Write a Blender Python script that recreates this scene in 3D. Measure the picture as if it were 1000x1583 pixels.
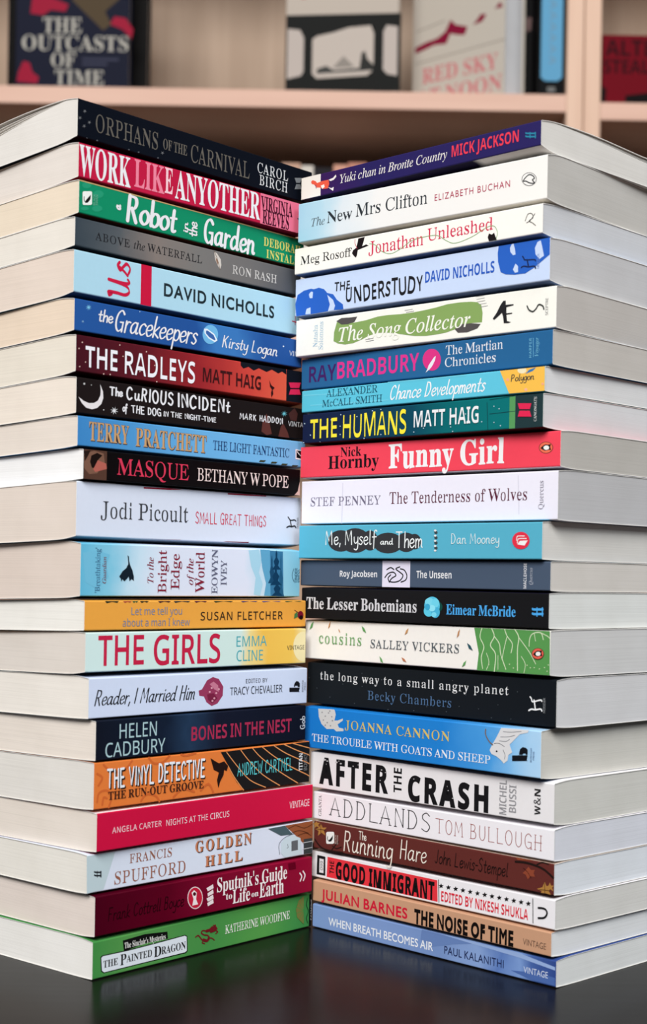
# Two leaning columns of paperbacks on a black table in front of a pale wood bookcase.
import bpy, math, random
from mathutils import Vector, Matrix
from mathutils.geometry import tessellate_polygon

SC = bpy.context.scene
C = SC.collection
for o in list(bpy.data.objects):
    bpy.data.objects.remove(o, do_unlink=True)

# ------------------------------------------------------------------ camera
CAM_F, CAM_H, CAM_Z, CAM_ROLL = 2340.22, 892.31, 0.23570, 0.01689   # focal length and horizon row (photo 1000x1583), eye height, roll
cam = bpy.data.cameras.new('camera')
cam_o = bpy.data.objects.new('camera', cam)
C.objects.link(cam_o)
SC.camera = cam_o
cam.sensor_fit = 'VERTICAL'
cam.sensor_height = 36.0
cam.lens = CAM_F / 1583.0 * 36.0
cam.shift_y = (CAM_H - 791.5) / 1583.0
cam_o.location = (0, 0, CAM_Z)
cam_o.matrix_world = Matrix.Translation((0, 0, CAM_Z)) @ Matrix.Rotation(math.radians(90), 4, 'X') @ Matrix.Rotation(CAM_ROLL, 4, 'Z')
cam.dof.use_dof = True
cam.dof.focus_distance = 0.955
cam.dof.aperture_fstop = 7.2
cam.clip_start = 0.02

# ------------------------------------------------------------------ world, lights, exposure
SC.view_settings.view_transform = 'Standard'
SC.view_settings.look = 'None'
SC.view_settings.gamma = 1.0
SC.view_settings.use_curve_mapping = False
SC.view_settings.exposure = 0.0
world = bpy.data.worlds.new('room_air')
SC.world = world
world.use_nodes = True
bg = world.node_tree.nodes['Background']
bg.inputs[0].default_value = (0.93, 0.96, 1.0, 1)
bg.inputs[1].default_value = 0.085

def area(name, loc, target, sx, sy, power, col):
    l = bpy.data.lights.new(name, 'AREA')
    l.shape = 'RECTANGLE'; l.size = sx; l.size_y = sy; l.energy = power; l.color = col
    o = bpy.data.objects.new(name, l)
    C.objects.link(o)
    o.location = loc
    o.rotation_euler = (Vector(target) - Vector(loc)).to_track_quat('-Z', 'Y').to_euler()
    return o
area('window_daylight', (-0.65, -2.25, 2.75), (0.0, 1.0, 0.2), 2.3, 1.7, 236, (1.0, 0.985, 0.965))
area('side_fill_light', (2.16, -1.72, 2.7), (0.0, 1.0, 0.2), 1.6, 1.6, 72, (0.93, 0.97, 1.0))  # cool fill light added from the front right, no real window

# ------------------------------------------------------------------ materials
def lin(c):
    return tuple(((v / 255) / 12.92 if v / 255 <= 0.04045 else ((v / 255 + 0.055) / 1.055) ** 2.4) for v in c)
MATS = {}
GAIN = 1.0
def alb(c, k=None):
    k = k or GAIN
    return tuple(min(0.93, max(v / k - 0.0015, 0.0008)) for v in lin(c)) + (1,)
def new_mat(name):
    m = bpy.data.materials.new(name); m.use_nodes = True
    nt = m.node_tree
    return m, nt, nt.nodes['Principled BSDF']
def N(nt, t, **kw):
    n = nt.nodes.new(t)
    for k, v in kw.items():
        setattr(n, k, v)
    return n
def card_finish(nt, b, rough, bump=0.02):
    tc = N(nt, 'ShaderNodeTexCoord')
    nz = N(nt, 'ShaderNodeTexNoise'); nz.inputs['Scale'].default_value = 900; nz.inputs['Detail'].default_value = 2
    nt.links.new(tc.outputs['Object'], nz.inputs['Vector'])
    mr = N(nt, 'ShaderNodeMapRange'); mr.inputs['To Min'].default_value = rough - 0.06; mr.inputs['To Max'].default_value = rough + 0.06
    nt.links.new(nz.outputs['Fac'], mr.inputs['Value']); nt.links.new(mr.outputs['Result'], b.inputs['Roughness'])
    bp = N(nt, 'ShaderNodeBump'); bp.inputs['Strength'].default_value = bump; bp.inputs['Distance'].default_value = 0.0003
    nt.links.new(nz.outputs['Fac'], bp.inputs['Height']); nt.links.new(bp.outputs['Normal'], b.inputs['Normal'])
    b.inputs['Specular IOR Level'].default_value = 0.04
    return tc
def ink(c, rough=0.5, k=None):
    key = ('ink', tuple(c), rough, k)
    if key not in MATS:
        m, nt, b = new_mat('ink')
        b.inputs['Base Color'].default_value = alb(c, k)
        card_finish(nt, b, rough, 0.01)
        MATS[key] = m
    return MATS[key]
def card(col, length, rough=0.5):
    """Laminated cover card: one printed colour, or printed colour stops along the spine; some backs hold painted shade too."""
    m, nt, b = new_mat('cover_card')
    tc = card_finish(nt, b, rough)
    if isinstance(col, list):
        sx = N(nt, 'ShaderNodeSeparateXYZ'); nt.links.new(tc.outputs['Object'], sx.inputs[0])
        mr = N(nt, 'ShaderNodeMapRange'); mr.inputs['From Max'].default_value = length
        nt.links.new(sx.outputs['X'], mr.inputs['Value'])
        nz = N(nt, 'ShaderNodeTexNoise'); nz.inputs['Scale'].default_value = 45; nz.inputs['Detail'].default_value = 3
        nt.links.new(tc.outputs['Object'], nz.inputs['Vector'])
        ad = N(nt, 'ShaderNodeMath', operation='MULTIPLY_ADD'); ad.inputs[1].default_value = 0.12; ad.inputs[2].default_value = -0.06
        nt.links.new(nz.outputs['Fac'], ad.inputs[0])
        sm = N(nt, 'ShaderNodeMath', operation='ADD'); nt.links.new(mr.outputs['Result'], sm.inputs[0]); nt.links.new(ad.outputs[0], sm.inputs[1])
        cr = N(nt, 'ShaderNodeValToRGB'); e = cr.color_ramp.elements
        e[0].position, e[0].color = col[0][0], alb(col[0][1])
        e[1].position, e[1].color = col[-1][0], alb(col[-1][1])
        for p, c in col[1:-1]:
            q = e.new(p); q.color = alb(c)
        nt.links.new(sm.outputs[0], cr.inputs['Fac']); nt.links.new(cr.outputs['Color'], b.inputs['Base Color'])
    else:
        nz = N(nt, 'ShaderNodeTexNoise'); nz.inputs['Scale'].default_value = 320; nz.inputs['Detail'].default_value = 4
        nt.links.new(tc.outputs['Object'], nz.inputs['Vector'])
        mx = N(nt, 'ShaderNodeMix', data_type='RGBA')
        a = alb(col)
        mx.inputs['A'].default_value = a
        mx.inputs['B'].default_value = tuple(min(.93, v * 1.05 + 0.0004) for v in a[:3]) + (1,)
        nt.links.new(nz.outputs['Fac'], mx.inputs['Factor']); nt.links.new(mx.outputs['Result'], b.inputs['Base Color'])
    return m
def paper(col, k, seed):
    """Cut page edges: fine leaf lines running away from the spine."""
    m, nt, b = new_mat('page_edges')
    b.inputs['Roughness'].default_value = 0.85; b.inputs['Specular IOR Level'].default_value = 0.15
    tc = N(nt, 'ShaderNodeTexCoord')
    mp = N(nt, 'ShaderNodeMapping'); mp.inputs['Scale'].default_value = (60, 7, 2600); mp.inputs['Location'].default_value = (seed * 1.7, seed, seed * 3.1)
    nt.links.new(tc.outputs['Object'], mp.inputs['Vector'])
    nz = N(nt, 'ShaderNodeTexNoise'); nz.inputs['Scale'].default_value = 1.0; nz.inputs['Detail'].default_value = 3
    nt.links.new(mp.outputs['Vector'], nz.inputs['Vector'])
    n2 = N(nt, 'ShaderNodeTexNoise'); n2.inputs['Scale'].default_value = 40; n2.inputs['Detail'].default_value = 2
    nt.links.new(tc.outputs['Object'], n2.inputs['Vector'])
    cr = N(nt, 'ShaderNodeValToRGB'); e = cr.color_ramp.elements
    a = alb(col, k)
    e[0].position, e[0].color = 0.30, tuple(v * 0.93 for v in a[:3]) + (1,)
    e[1].position, e[1].color = 0.55, a
    nt.links.new(nz.outputs['Fac'], cr.inputs['Fac'])
    mx = N(nt, 'ShaderNodeMix', data_type='RGBA', blend_type='MULTIPLY'); mx.inputs['Factor'].default_value = 0.35
    c2 = N(nt, 'ShaderNodeValToRGB'); f = c2.color_ramp.elements
    f[0].position, f[0].color = 0.3, (0.86, 0.85, 0.83, 1); f[1].position, f[1].color = 0.7, (1, 1, 1, 1)
    nt.links.new(n2.outputs['Fac'], c2.inputs['Fac'])
    nt.links.new(cr.outputs['Color'], mx.inputs['A']); nt.links.new(c2.outputs['Color'], mx.inputs['B'])
    nt.links.new(mx.outputs['Result'], b.inputs['Base Color'])
    bp = N(nt, 'ShaderNodeBump'); bp.inputs['Strength'].default_value = 0.12; bp.inputs['Distance'].default_value = 0.0004
    nt.links.new(nz.outputs['Fac'], bp.inputs['Height']); nt.links.new(bp.outputs['Normal'], b.inputs['Normal'])
    return m
def wood(name, c1, c2, axis):
    m, nt, b = new_mat(name)
    b.inputs['Roughness'].default_value = 0.55; b.inputs['Specular IOR Level'].default_value = 0.25
    tc = N(nt, 'ShaderNodeTexCoord'); mp = N(nt, 'ShaderNodeMapping')
    s = [55, 55, 55]; s[axis] = 3
    mp.inputs['Scale'].default_value = s
    nt.links.new(tc.outputs['Object'], mp.inputs['Vector'])
    nz = N(nt, 'ShaderNodeTexNoise'); nz.inputs['Scale'].default_value = 1; nz.inputs['Detail'].default_value = 5
    nt.links.new(mp.outputs['Vector'], nz.inputs['Vector'])
    cr = N(nt, 'ShaderNodeValToRGB'); e = cr.color_ramp.elements
    e[0].position, e[0].color = 0.35, alb(c1); e[1].position, e[1].color = 0.65, alb(c2)
    nt.links.new(nz.outputs['Fac'], cr.inputs['Fac']); nt.links.new(cr.outputs['Color'], b.inputs['Base Color'])
    return m
def lacquer():
    m, nt, b = new_mat('black_brown_lacquer')
    tc = N(nt, 'ShaderNodeTexCoord'); mp = N(nt, 'ShaderNodeMapping'); mp.inputs['Scale'].default_value = (6, 90, 6)
    nt.links.new(tc.outputs['Object'], mp.inputs['Vector'])
    nz = N(nt, 'ShaderNodeTexNoise'); nz.inputs['Scale'].default_value = 1.5; nz.inputs['Detail'].default_value = 4
    nt.links.new(mp.outputs['Vector'], nz.inputs['Vector'])
    cr = N(nt, 'ShaderNodeValToRGB'); e = cr.color_ramp.elements
    e[0].color = (0.0035, 0.003, 0.003, 1); e[1].color = (0.008, 0.0066, 0.0062, 1)
    nt.links.new(nz.outputs['Fac'], cr.inputs['Fac']); nt.links.new(cr.outputs['Color'], b.inputs['Base Color'])
    mr = N(nt, 'ShaderNodeMapRange'); mr.inputs['To Min'].default_value = 0.2; mr.inputs['To Max'].default_value = 0.28
    nt.links.new(nz.outputs['Fac'], mr.inputs['Value']); nt.links.new(mr.outputs['Result'], b.inputs['Roughness'])
    b.inputs['Specular IOR Level'].default_value = 0.06
    return m
EDGE = ink((232, 230, 226), 0.7)

# ------------------------------------------------------------------ mesh helpers
def link(name, verts, faces, mats, idx=None, parent=None, smooth=False):
    me = bpy.data.meshes.new(name)
    me.from_pydata([tuple(v) for v in verts], [], faces)
    for m in mats:
        me.materials.append(m)
    if idx:
        me.polygons.foreach_set('material_index', idx)
    if smooth:
        me.polygons.foreach_set('use_smooth', [True] * len(me.polygons))
    me.update()
    o = bpy.data.objects.new(name, me); C.objects.link(o)
    if parent:
        o.parent = parent
    return o
def empty(name, loc, rz=0.0):
    o = bpy.data.objects.new(name, None); o.empty_display_size = 0.03
    C.objects.link(o); o.location = loc; o.rotation_euler = (0, 0, rz)
    return o
def tag(o, label=None, cat=None, group=None, kind=None):
    for k, v in (('label', label), ('category', cat), ('group', group), ('kind', kind)):
        if v:
            o[k] = v
    return o
def box(x0, x1, y0, y1, z0, z1, b=0.0):
    """Box with its four long edges (along the longest axis) chamfered by b."""
    d = (x1 - x0, y1 - y0, z1 - z0); ax = max(range(3), key=lambda i: d[i])
    lo = (x0, y0, z0); hi = (x1, y1, z1)
    u, v = [i for i in range(3) if i != ax]
    prof = [(lo[u] + b, lo[v]), (hi[u] - b, lo[v]), (hi[u], lo[v] + b), (hi[u], hi[v] - b), (hi[u] - b, hi[v]), (lo[u] + b, hi[v]), (lo[u], hi[v] - b), (lo[u], lo[v] + b)] if b > 0 else [(lo[u], lo[v]), (hi[u], lo[v]), (hi[u], hi[v]), (lo[u], hi[v])]
    n = len(prof); V = []
    for e in (lo[ax], hi[ax]):
        for p in prof:
            c = [0, 0, 0]; c[ax] = e; c[u] = p[0]; c[v] = p[1]; V.append(c)
    F = [tuple(range(n))[::-1], tuple(range(n, 2 * n))] + [(i, (i + 1) % n, n + (i + 1) % n, n + i) for i in range(n)]
    if ax == 1:
        F = [f[::-1] for f in F]
    return V, F

# ------------------------------------------------------------------ lettering: outline glyphs and hand strokes
GLYPH_DATA = {
'S': "&1080:410 -15 316 -6 200 38 118 118 88 189 80 311 105 406 185 501 305 584 195 740 178 813 185 907 228 987 276 1027 336 1054 486 1068 554 1054 611 1028 656 988 686 938 702 812 662 707 576 622 493 566 777 292 831 378 880 527 1012 527 940 325 861 210 1077 0 901 0 773 124 673 52 588 12|413 643 538 738 574 823 571 875 540 929 498 955 444 963 388 955 343 931 314 892 305 859 323 758|414 100 553 122 690 205 383 503 313 455 259 407 225 351 214 279 220 228 238 185 288 134 358 106\n'332:125 672 96 1053 236 1053 206 672\n-475:59 338 59 453 416 453 416 338\nA959:-19 0 -19 40 52 66 98 141 453 1024 493 1022 875 122 922 56 974 40 974 0 503 0 503 40 569 47 619 82 616 130 555 291 227 291 170 147 167 86 211 47 280 40 280 0|249 352 531 352 459 527 388 701\nB972:35 0 35 38 127 62 145 82 161 132 164 810 159 880 142 925 102 954 34 963 34 981 34 1000 484 1000 602 994 698 974 773 942 827 898 860 840 870 770 864 713 810 622 763 588 630 543 790 490 847 452 887 406 911 351 919 289 907 204 873 133 815 76 736 34 583 2|400 553 539 573 578 598 604 636 620 689 624 790 617 845 591 906 563 932 501 952 446 951 412 933 400 876|487 53 568 67 622 108 651 179 659 321 638 414 608 456 538 495 434 507 400 507 402 113 425 67\nC1028:563 -23 424 -7 341 23 231 94 145 191 86 312 65 403 59 551 87 689 123 771 201 875 305 955 385 992 474 1015 604 1021 851 956 896 972 920 1022 959 1022 959 677 922 677 862 800 782 894 721 938 619 971 501 960 434 920 382 854 345 762 323 643 316 497 324 361 348 249 389 163 447 101 520 64 611 52 669 57 815 115 941 233 982 195 868 73 802 31 729 1\nD1088:44 0 44 38 128 58 159 119 162 822 155 894 134 936 94 956 33 963 33 1000 487 1000 650 986 784 942 890 870 967 771 1013 648 1028 500 1013 347 970 222 896 125 794 56 662 14 501 0|488 53 614 81 676 130 722 205 762 364 770 503 762 640 739 752 700 839 645 902 575 939 490 951 443 946 417 930 400 845 400 138 423 68\nE970:31 0 31 37 113 49 146 76 165 171 162 866 136 934 97 956 35 963 35 1000 876 1000 876 702 842 702 824 784 792 848 719 909 649 932 560 944 457 943 415 927 401 866 401 540 510 553 553 575 584 609 618 688 633 758 668 758 668 260 631 260 607 380 557 452 495 479 401 488 402 130 416 83 453 65 541 61 712 94 814 164 862 229 903 314 944 314 884 0\nF888:34 0 34 38 127 65 145 85 161 136 164 823 144 919 111 945 31 963 31 1000 864 1000 864 702 829 702 801 807 768 864 681 923 573 944 439 943 408 925 400 875 400 543 477 548 545 578 590 635 624 761 664 761 664 260 625 260 591 398 546 456 476 486 400 491 408 104 449 56 563 38 563 0\nG1115:589 -22 439 -6 351 23 272 66 176 153 126 226 90 309 68 401 62 553 90 691 126 773 175 845 235 906 306 956 386 993 472 1015 643 1016 851 957 891 973 920 1022 960 1022 960 676 922 676 871 785 784 891 723 936 656 964 587 974 506 960 439 921 387 855 350 763 327 645 320 500 328 358 354 241 422 112 485 58 562 31 676 36 708 50 738 85 752 156 745 338 711 381 605 400 605 435 1099 435 1099 400 1024 388 990 354 980 304 979 63 785 -1\nH1149:34 0 34 38 114 53 145 80 164 177 161 874 126 939 35 963 35 1000 531 1000 531 963 439 945 407 902 400 550 751 550 744 902 712 945 620 963 620 1000 1114 1000 1114 963 1034 946 1004 922 987 832 990 133 1023 63 1114 38 1114 0 620 0 620 38 712 59 744 107 751 485 575 485 400 485 406 110 437 61 531 38 531 0\nI572:29 0 29 38 123 63 157 107 165 393 162 890 147 930 128 945 29 963 29 1000 537 1000 537 981 537 963 430 939 404 890 401 170 421 81 463 53 540 38 540 0\nK1121:35 0 35 38 115 53 147 80 165 177 162 874 128 940 37 963 37 1000 532 1000 532 963 441 945 408 902 401 513 705 820 759 891 766 919 751 943 639 963 639 1000 1066 1000 1066 963 1057 963 959 944 862 887 595 625 1026 91 1078 50 1140 38 1140 0 616 0 616 38 715 49 732 69 729 93 438 469 401 435 408 110 438 61 532 38 532 0\nL937:34 0 34 38 114 53 145 80 164 177 161 876 145 923 126 941 35 963 35 1000 549 1000 549 963 457 953 412 914 400 832 400 165 410 95 439 69 513 60 640 72 714 97 812 175 898 339 938 339 882 0\nM1392:31 0 31 38 110 53 144 80 165 174 163 882 133 940 33 963 33 1000 406 1000 696 313 987 1000 1355 1000 1355 963 1268 938 1233 873 1230 187 1240 94 1277 51 1354 38 1354 0 869 0 869 38 959 59 979 78 994 120 999 876 633 0 593 0 231 854 235 126 245 89 274 57 372 38 372 0\nN1084:885 -23 235 768 237 126 252 78 270 60 366 38 366 0 40 0 40 38 119 51 156 91 166 155 167 399 167 853 85 947 40 963 40 981 40 1000 344 1000 858 370 854 888 839 926 819 943 727 963 727 1000 1053 1000 1053 963 961 941 929 874 926 -23\nO1153:572 -23 467 -14 370 16 283 64 207 127 145 204 99 293 70 393 60 500 70 607 99 706 145 795 208 872 285 936 374 984 474 1014 583 1024 688 1014 785 985 872 938 947 875 1009 799 1055 709 1085 609 1094 500 1085 393 1055 293 1008 204 945 127 869 64 779 16 680 -14|581 27 658 40 721 79 770 145 805 237 826 355 833 500 816 705 763 853 680 943 571 974 494 960 431 921 382 855 347 763 326 645 319 500 336 296 389 148 473 57\nP917:34 0 34 38 114 53 145 80 164 177 161 874 126 939 35 963 35 1000 583 996 708 977 805 927 869 852 897 756 888 651 834 554 772 504 690 470 589 454 400 451 406 110 437 61 531 38 531 0|400 504 536 517 580 539 610 573 637 652 641 723 632 823 604 892 553 933 504 945 438 943 410 925 400 875\nR1038:34 0 34 38 114 53 145 80 164 177 161 874 126 939 35 963 35 1000 611 993 767 955 840 911 904 817 916 735 910 677 860 582 816 545 692 491 948 111 1001 51 1055 38 1055 0 743 0 443 466 400 466 406 110 437 61 531 38 531 0|400 513 546 527 595 551 630 587 661 667 667 737 662 801 623 894 546 941 458 945 412 920 400 866\nS857:94 -23 94 347 137 347 182 207 222 137 270 86 328 52 432 33 507 44 579 95 611 173 599 257 560 308 279 462 191 531 151 580 116 664 110 758 126 838 176 925 253 987 351 1019 469 1019 658 976 688 988 703 1024 745 1024 745 701 708 701 645 845 598 900 526 952 467 972 402 975 340 959 293 923 274 891 262 835 289 752 368 689 612 571 713 496 751 448 780 376 784 232 769 177 728 104 667 47 588 5 493 -18 397 -22 178 26 152 16 134 -23\nT929:202 0 202 38 300 59 321 79 339 130 342 951 255 944 167 906 122 862 89 806 63 698 23 698 23 1000 462 1000 901 1000 901 696 864 696 850 774 823 838 783 887 731 923 667 944 578 951 581 128 598 77 618 58 720 38 720 0\nU1081:544 -28 421 -18 323 12 251 63 201 134 163 281 158 874 123 939 33 963 33 1000 528 1000 528 963 455 952 421 934 398 864 398 265 409 193 446 113 510 65 603 49 682 57 747 82 797 124 833 183 854 258 861 853 833 930 791 952 721 963 721 1000 1041 1000 1041 963 960 934 930 871 925 326 886 151 834 71 760 16 664 -17\nV940:466 -28 89 853 40 933 -31 963 -31 1000 463 1000 463 963 365 949 342 930 335 892 568 314 666 571 768 842 779 898 772 929 750 948 656 963 656 1000 970 1000 970 963 907 946 859 884 504 -28\nW1342:375 -23 65 879 26 945 -34 963 -34 1000 397 1000 397 963 346 956 317 937 310 878 490 336 661 774 610 919 578 948 503 963 503 1000 965 1000 965 963 888 948 866 922 863 898 1041 364 1205 882 1194 933 1162 954 1105 963 1105 1000 1370 1000 1370 963 1313 934 1269 853 979 -23 940 -23 693 678 417 -23\nY935:223 0 223 38 303 53 341 94 352 152 352 392 76 893 31 942 -29 962 -29 1000 454 1000 454 962 374 953 348 934 342 914 453 678 546 496 742 822 764 883 763 916 738 945 647 962 647 1000 965 1000 965 962 908 940 851 875 589 447 595 110 625 61 720 38 720 0\na755:559 -22 474 3 439 77 369 23 252 -16 141 -8 75 41 49 95 44 139 55 200 87 253 139 299 215 340 437 417 436 549 425 597 389 636 325 649 271 644 231 616 231 594 265 535 269 495 250 452 209 425 155 420 117 431 90 456 75 491 73 536 88 583 121 624 169 658 276 693 405 698 525 674 598 621 627 568 641 501 646 92 668 75 703 91 723 60 646 -2|332 74 392 96 437 139 437 255 437 372 338 332 279 270 260 184 268 123 292 86\nb792:94 -25 93 893 75 947 18 965 18 1000 304 1000 304 612 356 660 450 697 535 694 623 656 676 605 717 538 750 397 732 226 709 165 659 87 567 13 483 -16 357 -13 293 15 230 62 117 -25|401 31 467 50 509 108 531 208 538 351 531 469 507 551 466 599 404 615 341 592 304 531 307 114 328 61 371 34\nc645:342 -22 288 -17 213 10 148 58 97 123 60 204 44 296 63 462 104 547 185 635 292 688 383 701 504 680 549 655 594 603 609 538 598 491 567 459 519 448 470 460 441 494 432 613 406 646 333 645 278 592 250 485 248 360 271 231 320 142 391 93 448 84 524 103 596 158 625 133 587 85 499 17 398 -18\nd813:307 -22 234 -11 191 9 102 98 51 229 47 396 68 492 106 574 158 636 222 678 295 698 385 690 441 662 490 615 487 908 473 938 434 959 387 965 387 1000 701 1000 702 132 718 83 776 60 776 23 645 12 490 -22 490 86 413 5|376 62 443 91 490 167 490 531 471 575 420 611 360 615 309 586 278 524 261 423 261 251 276 153 307 91 337 69\ne661:338 -22 257 -11 208 9 145 57 95 124 47 274 44 379 60 472 130 599 191 653 264 688 345 699 424 690 491 662 546 615 602 514 621 364 257 364 262 281 304 161 339 123 383 100 438 93 494 104 546 136 593 189 625 159 546 58 500 23 450 -2|255 422 443 422 440 528 424 608 408 632 370 651 324 646 299 629 266 561\nf469:33 0 33 35 81 45 107 71 115 161 115 608 35 608 35 681 115 681 117 813 146 908 186 956 270 1005 382 1021 488 1002 527 979 565 932 578 878 572 836 553 805 515 783 468 783 429 802 406 858 429 963 395 974 358 966 337 944 328 907 325 681 447 681 447 608 325 608 325 143 340 64 367 45 438 35 438 0\nh836:40 0 40 35 85 45 104 63 115 122 115 891 95 949 41 966 41 1000 325 1000 325 585 385 649 493 696 593 693 640 673 678 640 720 536 729 83 753 45 798 35 798 0 444 0 444 35 473 38 501 57 516 122 513 529 491 583 445 596 381 576 325 516 326 95 344 51 395 35 395 0\ni435:221 795 178 803 142 827 119 862 111 906 119 949 142 985 178 1010 221 1018 265 1010 300 985 324 949 332 906 324 862 299 827 264 803|40 0 40 35 86 46 104 63 115 122 114 585 103 625 44 645 45 663 46 681 326 681 327 95 345 52 395 35 395 0\nk788:38 0 38 35 86 46 104 64 115 122 114 904 98 949 44 965 46 1000 325 1000 325 370 531 590 527 629 451 645 451 681 758 681 758 645 677 624 627 592 488 459 769 63 826 35 826 0 463 0 463 35 513 44 523 81 357 323 325 295 326 95 344 52 395 35 395 0\nl438:40 0 40 35 86 46 104 63 115 122 114 902 98 949 44 965 44 982 44 1000 326 1000 326 108 345 52 395 35 395 0\nm1217:40 0 40 35 85 45 104 63 115 122 113 584 95 630 41 646 41 681 322 681 322 581 381 647 447 686 567 696 608 685 669 643 703 574 765 643 837 685 917 699 1022 673 1059 640 1085 595 1101 536 1110 83 1133 45 1177 35 1177 0 829 0 829 35 864 42 889 65 900 122 894 543 866 589 808 594 767 577 712 521 714 96 732 51 782 35 782 0 438 0 438 35 488 51 507 96 508 495 500 555 483 582 416 594 356 560 322 516 323 96 340 52 389 35 389 0\nn836:40 0 40 35 85 45 104 63 115 122 113 584 95 630 41 646 41 681 325 681 325 587 384 649 454 687 534 699 640 673 678 640 704 595 720 536 729 83 753 45 798 35 798 0 444 0 444 35 473 38 501 57 516 122 513 529 491 583 445 596 381 576 325 516 326 95 344 51 395 35 395 0\no739:370 -22 251 -1 198 25 132 81 60 211 41 338 60 467 83 524 132 597 198 653 250 678 369 699 487 679 538 653 604 599 654 527 678 470 696 338 678 207 654 150 604 78 539 23 488 -2|370 25 423 40 463 96 482 338 476 499 456 595 421 641 370 656 316 641 282 595 263 499 257 339 262 179 278 96 317 40\np816:38 -305 38 -271 83 -261 106 -236 115 -140 114 574 96 628 43 647 43 681 314 681 314 577 365 645 466 697 556 696 643 655 723 556 765 416 760 249 709 106 618 11 525 -21 464 -20 401 1 325 71 333 -217 359 -254 434 -270 434 -305|429 62 470 69 502 92 525 130 547 218 548 458 529 544 495 594 437 611 394 600 357 569 325 516 325 150 368 84\nr631:40 0 40 35 86 46 104 63 115 122 114 586 96 631 44 645 46 681 320 681 320 553 394 648 479 695 532 698 581 685 628 631 633 557 592 500 558 489 511 493 443 561 414 571 365 543 334 483 330 93 357 50 434 35 434 0\ns633:332 -22 161 19 131 10 112 -19 78 -19 78 231 117 231 173 104 208 69 266 38 326 33 382 50 414 89 422 128 413 167 387 201 188 311 133 356 91 424 83 514 124 617 188 673 276 699 398 686 468 670 490 677 506 701 535 701 535 487 501 487 472 557 431 608 346 649 298 648 255 628 233 591 236 537 282 487 444 403 518 348 556 278 563 174 536 86 501 40 426 -7\nt501:271 -21 176 -1 145 23 116 78 106 156 106 612 44 612 44 658 193 810 283 931 317 931 317 681 456 681 456 612 317 612 325 120 344 94 385 90 416 107 453 164 488 145 434 53 400 21 362 -2\nu823:288 -22 226 -16 178 4 143 38 119 84 101 175 97 589 73 634 25 646 25 681 311 681 312 150 331 101 365 81 431 86 501 145 501 544 485 622 460 639 416 646 416 681 711 681 713 124 733 80 791 65 791 28 658 16 501 -22 501 89 408 7 350 -15\ny659:115 -308 49 -293 2 -249 -15 -184 3 -126 52 -90 123 -97 158 -134 165 -206 197 -215 263 -143 308 -10 71 571 34 631 -10 645 -10 681 356 681 356 663 356 645 293 633 282 598 407 261 522 593 509 632 445 645 445 681 658 681 658 645 615 625 583 567 296 -190 222 -279 181 -299",
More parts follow.
